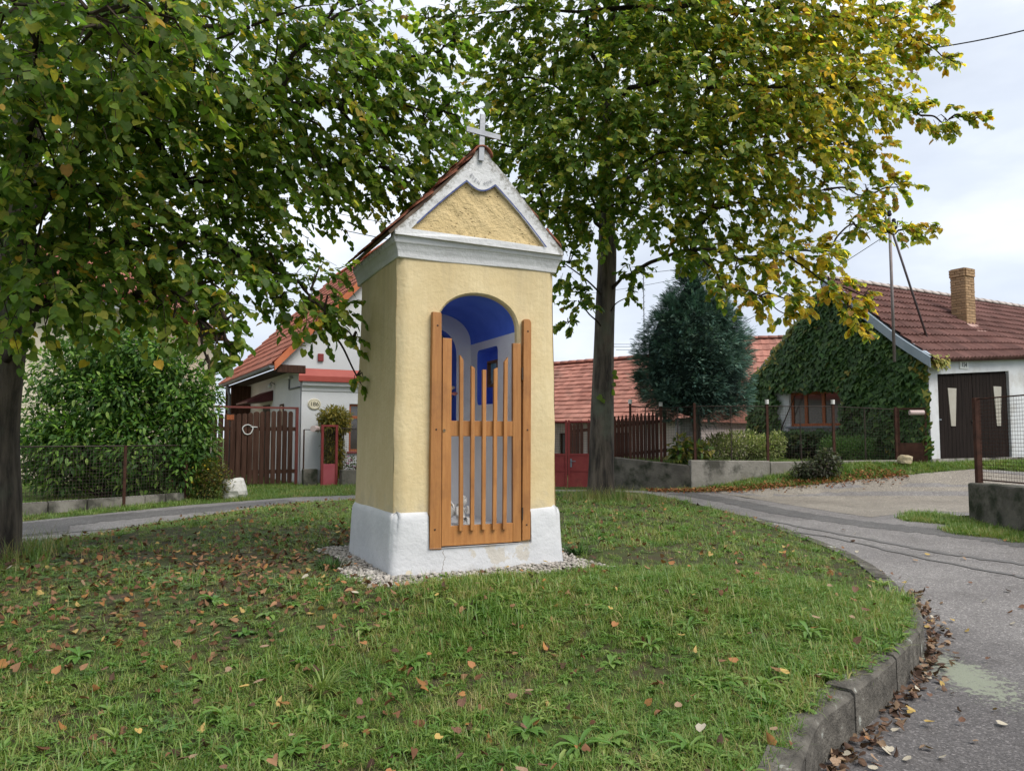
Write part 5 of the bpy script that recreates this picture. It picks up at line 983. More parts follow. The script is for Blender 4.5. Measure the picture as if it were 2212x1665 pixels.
# ------------------------------------------------------------------ ivy-covered house (number 154) on the right
O5 = (9.5186, 17.5, 0); A5 = R(29.3); H5 = empty('ivy_gable_house', O5, A5, 'low house with brown tiled roof, garage doors and a gable covered in ivy', 'house')
GWid = 5.3; PK = 2.65; EZ5 = 2.94; RZ5 = 5.29; LEN = 13.0
W5 = rect(2.36, 3.99, 1.50, 2.42)
V, F = cdt([(0, -0.2), (GWid, -0.2), (GWid, EZ5), (PK, RZ5 - 0.1), (0, EZ5)], [W5], 0.7, 0.4); b = MB(); b.add([(0, y, z) for y, z in V], F); q = 4; b.add([(0, y, z) for y, z in W5] + [(0.18, y, z) for y, z in W5], [(i, (i + 1) % q, q + (i + 1) % q, q + i) for i in range(q)]); b.build('gable_wall', m_wall, H5)
def eave5(x): return 3.02 + 0.27 * min(1, x / 4.0)
m_old = M('old_white_render', (0.52, 0.53, 0.55), (0.62, 0.63, 0.64), scale=1.5, rough=0.9, bump=0.3, bscale=25, stain=((0.36, 0.34, 0.31), 1.4, 0.5, 0.72))
gd = [(0.33, 0.62), (3.30, 0.66), (3.30, 2.86), (0.33, 2.66)]
V, F = cdt([(0, 0.0), (LEN, 0.2), (LEN, 3.26), (4.0, 3.26), (0, 2.98)], [gd], 0.8, 0.4); b = MB(); b.add([(x, 0, z) for x, z in V], F); b.add([(x, 0, z) for x, z in gd] + [(x, 0.14, z) for x, z in gd], [(i, (i + 1) % q, q + (i + 1) % q, q + i) for i in range(q)]); b.box(0.5, LEN, 0.3, GWid, 0, 2.9); b.build('front_wall', m_old, H5)
MB().box(0.0, 4.6, -0.02, 0.004, 0.2, 0.72).build('wall_base', m_conc, H5)
window(H5, 2.36, 3.99, 1.50, 2.42, 0.08, 0.07, m_brn, (0.36, 0.70), None, 0.075, False, 'y'); MB().box(-0.10, 0.1, 2.30, 4.05, 1.45, 1.497).build('window_sill', m_gal, H5)
# garage doors
m_gdoor = M('black_brown_boards', (0.012, 0.009, 0.008), (0.022, 0.016, 0.014), scale=3, rough=0.85, spec=0.08, sc3=(8, 8, 0.5), bump=0.2, bscale=20)
m_pane = M('frosted_glass', (0.33, 0.30, 0.24), (0.38, 0.35, 0.29), scale=6, rough=0.25, spec=0.5)
for x0, x1, za, zb, pc, z0p, z1p in ((0.33, 1.80, 2.66, 2.76, 0.965, 1.47, 2.36), (1.812, 3.30, 2.76, 2.86, 2.86, 1.49, 2.46)):
    dr = MB().hexa([(x0, 0.08, 0.70), (x1, 0.08, 0.70), (x1, 0.13, 0.70), (x0, 0.13, 0.70), (x0, 0.08, za), (x1, 0.08, zb), (x1, 0.13, zb), (x0, 0.13, za)]).build('garage_door', m_gdoor, H5)
    nb_ = 10; 
    for i in range(nb_):
        xa, xb = x0 + (x1 - x0) * i / nb_, x0 + (x1 - x0) * (i + 1) / nb_; MB().box(xa + 0.004, xb - 0.004, 0.062, 0.0795, 0.72, za - 0.02 if i < 5 else zb - 0.06).build('board', m_gdoor, dr)
    MB().prism([(pc - 0.085, z0p), (pc + 0.085, z0p), (pc + 0.17, z1p), (pc - 0.17, z1p)], 0.045, 0.0615).build('pane', m_pane, dr)
MB().box(0.40, 0.50, 0.04, 0.062, 1.60, 1.63).build('door_bolt', m_gal, H5); MB().box(1.72, 1.86, 0.03, 0.055, 1.58, 1.61).build('door_bolt', m_gal, H5)
p5 = MB().box(1.20, 1.56, -0.02, -0.003, 2.82, 3.02).build('number_plate', m_whitep, H5, bevel=0.012); text('house_number', '154', 0.155, m_blackp, p5, Matrix.Translation((1.38, -0.0215, 2.92)) @ Matrix.Rotation(R(90), 4, 'X'), 0.003, 0.9)
# roof with rising eave
def r5(x, v, dz=0): e = eave5(x); return (x, -0.13 + (PK + 0.13) * v, e - 0.05 + (RZ5 - e + 0.05) * v + dz)
xs5 = [-0.18, 1.0, 2.5, 4.0, LEN]; b = MB()
for x0, x1 in zip(xs5[:-1], xs5[1:]): b.add([r5(x0, 0), r5(x1, 0), r5(x1, 1), r5(x0, 1)] + [r5(x0, 0, -0.06), r5(x1, 0, -0.06), r5(x1, 1, -0.06), r5(x0, 1, -0.06)], [(0, 1, 2, 3), (7, 6, 5, 4), (0, 4, 5, 1), (1, 5, 6, 2), (3, 7, 4, 0)])
b.add([(0.06, PK, RZ5), (LEN, PK, RZ5), (LEN, GWid + 0.15, EZ5 - 0.13), (0.06, GWid + 0.15, EZ5 - 0.13), (0.06, PK, RZ5 - 0.08), (0.06, GWid + 0.15, EZ5 - 0.21)], [(0, 1, 2, 3), (0, 3, 5, 4)]); b.build('roof', m_roofb, H5)
tiled(H5, r5(-0.18, -0.02), r5(4.0, -0.02), r5(4.0, 1), r5(-0.18, 1), m_roofb, 0.30, 0.33, tile_flat(0.30, 0.33, 0.06, 2, 0.045), 300, lift=0.07, tilt=8.0); tiled(H5, r5(4.0, -0.02), r5(LEN, -0.02), r5(LEN, 1), r5(4.0, 1), m_roofb, 0.30, 0.33, tile_flat(0.30, 0.33, 0.06, 2, 0.045), 0, lift=0.07, name='roof_tile', tilt=8.0)
m_ridge5 = M('pale_ridge', (0.42, 0.36, 0.33), (0.48, 0.42, 0.39), scale=4, rough=0.8, island=0.1); ridge_row(H5, (-0.2, PK, RZ5 + 0.03), (LEN, PK, RZ5 + 0.03), 0.125, 0.38, m_ridge5)
# blue-grey verge flashing, kicking out at the eave
m_flash = M('blue_grey_flashing', (0.30, 0.36, 0.42), (0.36, 0.42, 0.48), scale=3, rough=0.55, stain=((0.42, 0.45, 0.47), 4, 0.55, 0.7)); b = MB(); k = []
for t in np.linspace(0, 1, 12):
    y = PK + (-0.20 - PK) * t; z = RZ5 + (EZ5 - 0.10 - RZ5) * t + (0.10 * max(0, t - 0.75) / 0.25); k.append((y, z))
vs_ = [(-0.24, y, z - 0.17) for y, z in k] + [(-0.24, y, z + 0.07) for y, z in k] + [(-0.02, y, z + 0.09) for y, z in k]; n_ = len(k)
b.add(vs_, [(i, i + 1, n_ + i + 1, n_ + i) for i in range(n_ - 1)] + [(n_ + i, n_ + i + 1, 2 * n_ + i + 1, 2 * n_ + i) for i in range(n_ - 1)]); b.build('verge_flashing', m_flash, H5).modifiers.new('s', 'SOLIDIFY').thickness = 0.012
# chimney: where the sight line meets the roof
cx5, cy5 = 3.05, 0.80
brick_stack(H5, 3.45, 3.87, 1.07, 1.47, 3.9, 5.72, m_brick, m_mort)
MB().add([(3.42, 0.78, 3.97), (3.92, 0.78, 3.98), (3.92, 1.08, 4.22), (3.42, 1.08, 4.22)], [(0, 1, 2, 3)]).build('chimney_apron', M('pink_mortar', (0.42, 0.27, 0.23), (0.48, 0.33, 0.29), scale=6, rough=0.9), H5)
# electricity mast standing on the verge
UM = empty('power_mast', P(1932, 770, 17.55), 0, 'steel power mast with slanting strut and insulators on the brown tiled roof', 'mast'); ub = Vector(P(1932, 770, 17.55)); ut = Vector(P(1921, 470, 17.55)) - ub; sb_ = Vector(P(2005, 737, 18.35)) - ub; stp = ut * 0.86
MB().tube([(0, 0, -0.12), ut], 0.034, 10).build('mast_tube', M('mast_steel', (0.20, 0.16, 0.155), (0.27, 0.24, 0.24), scale=3, rough=0.6, metal=0.3), UM, smooth=True); MB().tube([sb_, stp + Vector((0.02, 0.05, 0.35))], 0.028, 8).build('strut', M('strut_steel', (0.12, 0.10, 0.11), (0.16, 0.14, 0.15), scale=3, rough=0.6, metal=0.3), UM, smooth=True)
for dx, dz in ((0.0, 0.08), (-0.10, -0.18), (0.10, -0.12), (-0.1, -0.32)): MB().lathe([(0.02, -0.06), (0.05, -0.04), (0.06, 0.0), (0.04, 0.03), (0.05, 0.05), (0.03, 0.09), (0.005, 0.1)], ut + Vector((dx, 0, dz)), 10).build('insulator', m_blackp, UM, smooth=True)
MB().beam(ut + Vector((-0.14, 0, -0.22)), ut + Vector((0.14, 0, -0.16)), 0.04, 0.04).build('cross_arm', m_rust, UM)

# ------------------------------------------------------------------ retaining wall and fence of the raised garden
RW = empty('retaining_wall', (W1[0], W1[1], 0), 0, 'grey concrete retaining wall below the mesh fence and blue-green conifer', 'wall')
def off(p): return Vector((p[0] - W1[0], p[1] - W1[1], 0))
def wall_seg(parent, a, b, z0, za, zb, t, mat, name):
    a, b = Vector(a), Vector(b); d = (b - a).normalized(); n_ = Vector((-d.y, d.x, 0)) * t
    return MB().hexa([a + Vector((0, 0, z0)), b + Vector((0, 0, z0)), b + n_ + Vector((0, 0, z0)), a + n_ + Vector((0, 0, z0)), a + Vector((0, 0, za)), b + Vector((0, 0, zb)), b + n_ + Vector((0, 0, zb)), a + n_ + Vector((0, 0, za))]).build(name, mat, parent, bevel=0.02)
wall_seg(RW, off(W1), off(W2), -0.3, 0.74, 0.58, 0.22, m_conc_d, 'wall_block'); wall_seg(RW, off(W2) + Vector((0.01, -0.03, 0)), off(W3), -0.3, 0.70, 0.68, 0.22, m_conc, 'wall_block'); wall_seg(RW, off(W3) + Vector((0.01, 0, 0)), off(W4), -0.1, 0.66, 0.69, 0.18, m_conc, 'wall_block')
FE = empty('mesh_fence', (W2[0], W2[1], 0.6), 0, 'wire mesh fence on dark posts with white caps around the raised garden', 'fence')
posts = [(1362, 18.15, 0.70), (1428, 17.75, 0.62), (1501, 17.35, 0.66), (1658, 17.42, 0.66), (1801, 17.5, 0.66), (1936, 17.72, 0.6)]
pl_ = []
for px, D, zb in posts:
    p = PW(px, D, zb); q_ = Vector(p) - Vector(FE.location); pl_.append((q_, zb)); ht = 1.32 if px < 1900 else 1.30
    MB().box(-0.026, 0.026, -0.026, 0.026, -0.05, ht).build('post', m_rust, FE, loc=q_)
    if px not in (1501, 1936): MB().tube([(0, 0, ht - 0.02), (0, 0, ht + 0.08)], 0.045, 10).build('post_cap', m_whitep, FE, loc=q_)
for (a_, za), (b_, zb) in zip(pl_[:-1], pl_[1:]):
    mesh_panel(FE, a_.xy, b_.xy, a_.z + 0.06, a_.z + 1.24, b_.z + 0.06, b_.z + 1.24, 0.06, 0.0017); MB().tube([a_ + Vector((0, 0, 1.25)), b_ + Vector((0, 0, 1.25))], 0.009, 5).build('top_wire', m_wire, FE)
    m_ = (a_ + b_) / 2; MB().tube([m_, m_ + Vector((0, 0, 1.25))], 0.012, 6).build('stay_rod', m_wire, FE)
# small steel gate with letterbox by the ivy
p0, p1 = Vector(PW(1940, 17.74, 0.6)), Vector(PW(2003, 17.45, 0.6)); SG = empty('steel_wicket', p0, math.atan2(p1.y - p0.y, p1.x - p0.x), 'rusty brown steel wicket gate with solid lower panel in front of the ivy', 'gate'); l_ = (p1 - p0).length
MB().box(0.0, 0.04, -0.02, 0.02, 0, 1.28).box(l_ - 0.04, l_, -0.02, 0.02, 0, 1.28).box(0.04, l_ - 0.04, -0.02, 0.02, 1.24, 1.28).build('gate_frame', m_rust, SG); MB().box(0.04, l_ - 0.04, -0.008, 0.008, 0.02, 0.48).build('lower_panel', m_rust, SG); mesh_panel(SG, (0.04, 0), (l_ - 0.04, 0), 0.48, 1.24, 0.48, 1.24, 0.06)
lb = MB().tube([(-0.16, 0, 0), (0.16, 0, 0)], 0.055, 12).build('pipe_letterbox', bpy.data.materials['pale_pink_pipe'], None, loc=Vector(P(1980, 891, 17.4))); tag(lb, 'pale pink pipe letterbox on the rusty steel wicket by the ivy', 'letterbox')
def rock(name, loc, s, mat, label, cat, seed, sub=3):
    bm = bmesh.new(); bmesh.ops.create_icosphere(bm, subdivisions=sub, radius=1); r = random.Random(seed); ph = [r.uniform(0, 6) for _ in range(6)]
    for v in bm.verts:
        c = v.co; f = 1 + 0.16 * math.sin(c.x * 3 + ph[0]) * math.cos(c.y * 2.6 + ph[1]) + 0.1 * math.sin(c.z * 5 + ph[2] + c.x * 2) + 0.04 * math.sin(c.x * 11 + ph[3]) * math.sin(c.y * 12 + ph[4])
        m = max(abs(c.x), abs(c.y), abs(c.z)); c2 = c * f * (0.55 + 0.45 / m * 0.75) * (1 + r.uniform(-.035, .035)); v.co = Vector((c2.x * s[0], c2.y * s[1], max(c2.z * s[2], -s[2] * 0.6)))
    me = bpy.data.meshes.new(name); bm.to_mesh(me); bm.free(); me.polygons.foreach_set('use_smooth', [False] * len(me.polygons)); return tag(link(name, me, None, mat, loc), label, cat)
rock('stone_block', PW(1954, 17.2, 0.70), (0.17, 0.12, 0.13), M('sandstone', (0.36, 0.29, 0.18), (0.44, 0.37, 0.25), scale=6, rough=0.9, bump=0.4), 'squared sandstone block on the grass below the rusty wicket', 'stone', 5, 2)
# red double gate at the lane
g0, g1 = Vector(PW(1150, 18.55, 0)), Vector(PW(1322, 18.35, 0)); RG = empty('red_steel_gate', g0, math.atan2(g1.y - g0.y, g1.x - g0.x), 'red steel double gate with mesh top closing the lane behind the linden trunk', 'gate'); l_ = (g1 - g0).length; mid = l_ * 0.43
fr = MB()
for x in (0.0, mid - 0.03, mid + 0.035, l_ - 0.05): fr.box(x, x + 0.05, -0.025, 0.025, 0.02, 1.62)
for x0, x1 in ((0.05, mid - 0.03), (mid + 0.085, l_ - 0.05)):
    for z in (0.42, 0.80, 1.58): fr.box(x0, x1, -0.02, 0.02, z - 0.02, z + 0.02)
fr.build('gate_frame', m_redp, RG)
for x0, x1 in ((0.05, mid - 0.03), (mid + 0.085, l_ - 0.05)): MB().box(x0, x1, -0.008, 0.008, 0.03, 0.80).build('sheet_panel', m_redp, RG); mesh_panel(RG, (x0, 0), (x1, 0), 0.82, 1.57, 0.82, 1.57, 0.055)
MB().box(mid + 0.09, mid + 0.13, -0.03, -0.02, 0.50, 0.70).box(mid + 0.10, mid + 0.22, -0.05, -0.035, 0.63, 0.65).build('gate_handle', m_gal, RG)
# brown picket screen behind the wall
k0, k1 = Vector(PW(1225, 20.4, 0.1)), Vector(PW(1452, 19.6, 0.1)); PK_ = empty('picket_fence', k0, math.atan2(k1.y - k0.y, k1.x - k0.x), 'brown picket fence with pointed tops behind the grey retaining wall', 'fence'); l_ = (k1 - k0).length; n_ = int(l_ / 0.098)
pk_me = MB().prism([(-0.042, 0.12), (0.042, 0.12), (0.042, 1.40), (0.02, 1.44), (0.024, 1.48), (0.0, 1.52), (-0.024, 1.48), (-0.02, 1.44), (-0.042, 1.40)], -0.012, 0.012).mesh('picket'); m_pick = M('brown_pickets', (0.075, 0.028, 0.018), (0.11, 0.045, 0.03), scale=3, rough=0.75, island=0.2); pk_me.materials.append(m_pick)
for i in range(n_):
    if 3 < i < 8 or i > n_ - 4:
        if i % 2: continue
    o = link('picket', pk_me, PK_, loc=(i * 0.098, 0, 0.3 * i / n_))
for z in (0.5, 1.25): MB().hexa([(0, 0.012, z - 0.04), (l_, 0.012, z + 0.26), (l_, 0.05, z + 0.26), (0, 0.05, z - 0.04), (0, 0.012, z + 0.04), (l_, 0.012, z + 0.34), (l_, 0.05, z + 0.34), (0, 0.05, z + 0.04)]).build('rail', m_pick, PK_)
# grey block pillar
BP = empty('block_pillar', PW(1487, 19.4, 0.55), R(10), 'pale grey block-built pillar behind the mesh fence under the conifer', 'pillar'); m_blk = M('grey_block', (0.30, 0.29, 0.27), (0.38, 0.37, 0.35), scale=6, rough=0.9, island=0.15); cache = MB().box(-0.14, 0.14, -0.16, 0.16, 0, 0.105).mesh('block'); cache.materials.append(m_blk)
for j in range(10):
    for s in (-1, 1): link('block', cache, BP, loc=(s * 0.145 + random.uniform(-.006, .006), random.uniform(-.006, .006), j * 0.115))
# wall with fence at the right-hand edge
NW = empty('stained_wall', (7.12, 12.1, 0), 0, 'stained dark concrete wall carrying a rusty mesh fence beside the gravel drive', 'wall'); b = MB(); b.hexa([(0, -6, -0.6), (0.3, -6, -0.6), (0.25, 0, -0.6), (0, 0, -0.6), (0.18, -6, 0.53), (0.46, -6, 0.53), (0.28, 0, 0.50), (0.0, 0, 0.50)]); b.build('wall_body', m_conc_d, NW, bevel=0.03)
NF = empty('rusty_fence', (7.25, 12.0, 0.50), 0, 'rusty angle-iron post and mesh panel standing on the stained dark wall', 'fence')
MB().box(-0.04, 0.04, -0.04, 0.04, -0.03, 1.32).build('post', m_rust, NF); MB().box(0.08, 0.15, -2.53, -2.46, -0.03, 1.32).build('post', m_rust, NF); mesh_panel(NF, (0.0, -0.07), (0.11, -2.46), 0.06, 1.29, 0.06, 1.31, 0.055, 0.0028, m_rust); MB().tube([(0.0, -0.04, 1.30), (0.11, -2.46, 1.31)], 0.012, 6).build('top_bar', m_rust, NF); MB().tube([(0.0, -0.06, 0.05), (0.11, -2.46, 0.05)], 0.010, 6).build('bottom_bar', m_rust, NF)
mesh_panel(NF, (0.12, -2.54), (0.26, -5.6), 0.06, 1.31, 0.06, 1.32, 0.055, 0.0028, m_rust)
# mesh fence on low concrete base in front of the big shrub
f0, f1, f2 = PW(20, 12.5, 0), PW(272, 14.0, 0), PW(404, 15.15, 0); fm = (f0[0] * 2 - f1[0], f0[1] * 2 - f1[1], 0)
SF = empty('shrub_fence', (f1[0], f1[1], 0), 0, 'low rusty mesh fence on a concrete strip in front of the large shrub', 'fence')
def o1(p): return Vector((p[0] - f1[0], p[1] - f1[1], 0))
for p in (fm, f0, f1, f2): z = float(G(p[0], p[1])); MB().tube([o1(p) + Vector((0, 0, z)), o1(p) + Vector((0, 0, 1.06))], 0.03, 8).build('post', m_rust, SF)
for a_, b_ in ((fm, f0), (f0, f1), (f1, f2)):
    a_, b_ = o1(a_), o1(b_); mesh_panel(SF, a_.xy, b_.xy, 0.12, 1.04, 0.12, 1.04, 0.055, 0.0026); MB().tube([a_ + Vector((0, 0, 1.05)), b_ + Vector((0, 0, 1.05))], 0.012, 5).build('top_wire', m_wire, SF); d = (b_ - a_); 
    for i in range(3): wall_seg(SF, a_ + d * (i / 3 + 0.003), a_ + d * ((i + 1) / 3 - 0.003), -0.25, 0.13, 0.13, 0.10, m_conc, 'concrete_strip')
rock('boulder', PW(508, 15.6, 0.14), (0.24, 0.22, 0.30), M('white_stone', (0.58, 0.56, 0.52), (0.68, 0.66, 0.62), scale=4, rough=0.85, bump=0.6, bscale=14, stain=((0.40, 0.37, 0.32), 5, 0.55, 0.7)), 'white quartz boulder on the grass in front of the plank gate', 'boulder', 2)
# overhead cables
def cable(a, b, sag, label, r=0.012):
    a, b = Vector(a), Vector(b); pts = [a.lerp(b, t) - Vector((0, 0, sag * 4 * t * (1 - t))) for t in np.linspace(0, 1, 14)]; o = MB().tube([p - pts[0] for p in pts], r, 5).build('overhead_cable', m_blackp, None, loc=pts[0]); return tag(o, label, 'cable')
mt = Vector(P(1921, 474, 17.55))
cable(P(2300, 43, 14), P(1840, 118, 17), 0.15, 'thick black cable crossing the sky above the garage house', 0.014)
cable(P(520, 415, 22), P(1000, 508, 30), 0.1, 'upper thin grey cable left of the chapel roof', 0.012); cable(P(520, 445, 21), P(1000, 545, 29), 0.1, 'lower thin grey cable left of the chapel roof', 0.014)
cable(mt, P(1390, 590, 26), 0.2, 'thin cable from the power mast towards the roof aerial', 0.008); cable(mt + Vector((-0.1, 0, -0.2)), P(1200, 640, 40), 0.3, 'thin cable from the power mast passing behind the conifer', 0.008); cable(mt + Vector((-0.05, 0, -0.35)), P(1600, 700, 19.5), 0.05, 'thin cable dropping from the power mast to the ivy gable', 0.008)

# ================================================================== trees, shrubs, ivy
def barkmat(name, c1, c2, moss):
    m, t, b, o = newmat(name); c = N(t, 'ShaderNodeNewGeometry').outputs['Position']
    n = noise(t, 9, 7, 0.65, vec=c, sc3=(1, 1, 0.16)); r = ramp(t, [(0.38, 0), (0.62, 1)]); t.links.new(n.outputs[0], r.inputs[0]); col = mix(t, r.outputs[0], c1, c2)
    s = noise(t, 2.2, 6, vec=c); rr = ramp(t, [(0.52, 0), (0.72, 0.8)]); t.links.new(s.outputs[0], rr.inputs[0]); col = mix(t, rr.outputs[0], col, moss)
    t.links.new(col, b.inputs['Base Color']); b.inputs['Roughness'].default_value = 0.95
    bp = N(t, 'ShaderNodeBump'); bp.inputs['Strength'].default_value = 1.0; bp.inputs['Distance'].default_value = 0.035; bn = noise(t, 14, 6, 0.7, vec=c, sc3=(1, 1, 0.14)); t.links.new(bn.outputs[0], bp.inputs['Height']); t.links.new(bp.outputs[0], b.inputs['Normal']); return m
m_bark = barkmat('linden_bark', (0.022, 0.017, 0.013), (0.135, 0.108, 0.082), (0.11, 0.12, 0.085)); m_twig = M('twig', (0.03, 0.02, 0.014), (0.05, 0.035, 0.025), scale=4, rough=0.9)
m_limb = M('limb_bark', (0.022, 0.016, 0.012), (0.05, 0.038, 0.028), scale=8, rough=0.95, bump=0.6, bscale=30); m_leafL = leafmat('linden_leaves', 0.55, 0.5, 0.3, back=1.6); m_leafS = leafmat('shrub_leaves', 0.35, 0.5, 0.35, 1.4); m_leafC = leafmat('conifer_sprays', 0.10, 0.7, 0.2); m_leafI = leafmat('ivy_leaves', 0.15, 0.55, 0.3)
def trunk_mesh(pts, rad, n=22, rough=0.06, seed=0, flare=0.0):
    r = random.Random(seed); ph = [r.uniform(0, 6.28) for _ in range(8)]; P_ = smooth_path(pts, 8); rr = np.interp(np.linspace(0, 1, len(P_)), np.linspace(0, 1, len(rad)), rad); vs = []; m = MB()
    for i, (p, q) in enumerate(zip(P_, rr)):
        h = i / len(P_)
        for j in range(n):
            a = 6.2832 * j / n; k = 1 + rough * (math.sin(3 * a + ph[0] + h * 5) * 0.6 + math.sin(5 * a + ph[1] + h * 9) * 0.4 + math.sin(2 * a + ph[2] + h * 14) * 0.5 + math.sin(9 * a + ph[3]) * 0.25) + flare * math.exp(-i * 0.55) * (0.5 + 0.5 * math.sin(4 * a + ph[4]))
            vs.append((p[0] + math.cos(a) * q * k, p[1] + math.sin(a) * q * k, p[2]))
    L = len(P_); return m.add(vs, [(i * n + j, i * n + (j + 1) % n, (i + 1) * n + (j + 1) % n, (i + 1) * n + j) for i in range(L - 1) for j in range(n)])
def linden(name, label, tpts, trad, blobs, size, dens, colfn, seed, nleaf=9, flare=0.5):
    base = np.array(tpts[0]); T = empty(name, base, 0, label, 'tree', 'linden trees beside the chapel'); rel = [tuple(np.array(p) - base) for p in tpts]
    trunk_mesh(rel, trad, seed=seed, flare=flare).build('trunk', m_bark, T, smooth=True); r = random.Random(seed)
    pos = []; tip = []; nor = []; cl = []; sz = []; bpos = []; btip = []; tw = MB(); tz = np.array([p[2] for p in tpts]); zmax = tz.max()
    # limbs: every clump hangs on the nearest clump (or trunk point) further in, so limbs fork instead of fanning out
    cen = [np.array(P(bb[0], bb[1], bb[2])) for bb in blobs]; axis = lambda z: np.array([np.interp(z, tz, [p[k] for p in tpts]) for k in range(3)])
    hd = [math.hypot(c[0] - base[0], c[1] - base[1]) for c in cen]; nodes = []; par = {}; plen = {}
    for i in sorted(range(len(blobs)), key=lambda i: hd[i]):
        c = cen[i]; az = min(max(c[2] - 0.5 * hd[i], 1.9 + base[2]), zmax - 0.2); best = (np.linalg.norm(c - axis(az)) * 1.0, None)
        for j in nodes:
            if hd[j] > hd[i] - 0.1: continue
            dj = np.linalg.norm(c - cen[j]); cost = dj + 0.55 * plen[j] + (0.5 if cen[j][2] > c[2] + 0.8 else 0)
            if cost < best[0]: best = (cost, j)
        par[i] = best[1]; plen[i] = (np.linalg.norm(c - axis(az)) if best[1] is None else plen[best[1]] + np.linalg.norm(c - cen[best[1]])); nodes.append(i)
    wgt = {i: blobs[i][3] ** 2 + 0.03 for i in nodes}
    for i in reversed(nodes):
        if par[i] is not None: wgt[par[i]] += wgt[i]
    for bi, bb in enumerate(blobs):
        c = cen[bi]; rad = bb[3]; dn = bb[4] if len(bb) > 4 else 1.0; hz = hd[bi]
        tpt = axis(min(max(c[2] - 0.5 * hz, 1.9 + base[2]), zmax - 0.2)) if par[bi] is None else cen[par[bi]]
        ln = np.linalg.norm(c - tpt); mid = (tpt + c) / 2 + np.array([r.uniform(-.1, .1), r.uniform(-.1, .1), 0.0]) * ln + np.array([0, 0, 0.07 * ln]); q = [tuple(tpt - base), tuple((tpt * 0.55 + mid * 0.45) + rng.normal(0, .03, 3) - base), tuple(mid - base), tuple((mid * 0.4 + c * 0.6) + rng.normal(0, .03, 3) - base), tuple(c - base)]
        r1 = 0.013 * math.sqrt(wgt[bi]) + 0.006; r0 = min(0.09, r1 * 1.25 + 0.004)
        MB().tube(smooth_path(q, 4), list(np.linspace(r0, max(0.006, r1 * 0.8), 17)), 7, False).build('branch', m_limb, T, smooth=True)
        for _ in range(max(3, int(4 * rad))):                          # secondary boughs inside the clump
            e = c + unit(1)[0] * rad * 0.8; mm = (c * 0.75 + e * 0.25); tw.tube([tuple(mm * 0.5 + (c * 0.8 + mid * 0.2) * 0.5 - base), tuple((mm + e) / 2 + np.array([0, 0, 0.06]) - base), tuple(e - base)], [0.013, 0.008, 0.003], 4, False)
        nt_ = int(dens * dn * rad ** 2 / nleaf) + 3; d = unit(nt_); rr = rad * rng.random(nt_) ** 0.42; s0 = c + d * rr[:, None] * np.array([1, 1, 0.85]); ou = c - np.array([base[0], base[1], c[2]]); ou = ou / (np.linalg.norm(ou) + 1e-6)
        dr = d * 0.7 + ou * 0.5 + rng.normal(0, 0.35, (nt_, 3)); dr[:, 2] -= 0.25; dr /= np.linalg.norm(dr, axis=1, keepdims=True); L = rng.uniform(0.16, 0.42, nt_) * min(1, 0.3 + 0.9 * rad)
        for i in range(nt_):
            if i % 2 == 0: p0 = s0[i] - base; p1 = p0 + dr[i] * L[i]; tw.tube([tuple(p0 - dr[i] * L[i] * 0.5), tuple(p1 + np.array([0, 0, -0.05 * L[i]]))], [0.0045, 0.002], 3, False)
        t = np.linspace(0.05, 1.05, nleaf)[None, :, None]; pp = s0[:, None] + dr[:, None] * (L[:, None, None] * t) + np.array([0, 0, -1.0]) * (0.22 * L[:, None, None] * t ** 2); pp = pp.reshape(-1, 3)
        sd = np.cross(dr, [0, 0, 1.0]); sd /= np.linalg.norm(sd, axis=1, keepdims=True) + 1e-6; sgn = np.tile(np.where(np.arange(nleaf) % 2, 1, -1), nt_)[:, None]; drr = np.repeat(dr, nleaf, 0); sdr = np.repeat(sd, nleaf, 0) * sgn; m_ = len(pp)
        tp = drr * 0.45 + sdr * 0.7 + rng.normal(0, 0.3, (m_, 3)); tp[:, 2] -= rng.uniform(0.15, 1.0, m_); nn = np.array([0, -0.25, 0.9]) + sdr * 0.25 + drr * 0.35 + rng.normal(0, 0.26, (m_, 3))
        pos.append(pp); tip.append(tp); nor.append(nn); sz.append(size * rng.uniform(0.6, 1.2, m_)); cl.append(colfn(pp, np.repeat(rng.random(nt_), nleaf), bi))
        k = rng.random(nt_) < 0.38; k = np.repeat(np.where(k)[0], 4)
        if len(k): bpos.append(s0[k] + dr[k] * (L[k] * rng.uniform(0.2, 1, len(k)))[:, None]); b_ = rng.normal(0, 0.35, (len(k), 3)); b_[:, 2] -= 1; btip.append(b_)
    pos, tip, nor, sz, cl = map(np.concatenate, (pos, tip, nor, sz, cl))
    tag(scatter('crown', LEAF_LINDEN, pos - base, tip, nor, sz, cl, m_leafL, T), kind='stuff')
    bp_, bt_ = np.concatenate(bpos), np.concatenate(btip); n_ = len(bp_); s3 = np.column_stack([np.full(n_, 0.045), rng.uniform(0.05, 0.085, n_), np.full(n_, 0.05)])
    tag(scatter('seed_bracts', LEAF_LANCE, bp_ - base, bt_, unit(n_), s3, pick([(0.36, 0.30, 0.11), (0.30, 0.22, 0.09), (0.25, 0.27, 0.08)], [5, 3, 4], n_), m_leafL, T), kind='stuff')
    tag(tw.build('twigs', m_twig, T), kind='stuff'); return T, len(pos)
GRN = [(0.070, 0.13, 0.021), (0.10, 0.17, 0.028), (0.15, 0.215, 0.036), (0.23, 0.265, 0.044), (0.33, 0.315, 0.058)]; YEL = [(0.44, 0.37, 0.05), (0.56, 0.42, 0.055), (0.52, 0.31, 0.05), (0.36, 0.19, 0.05)]
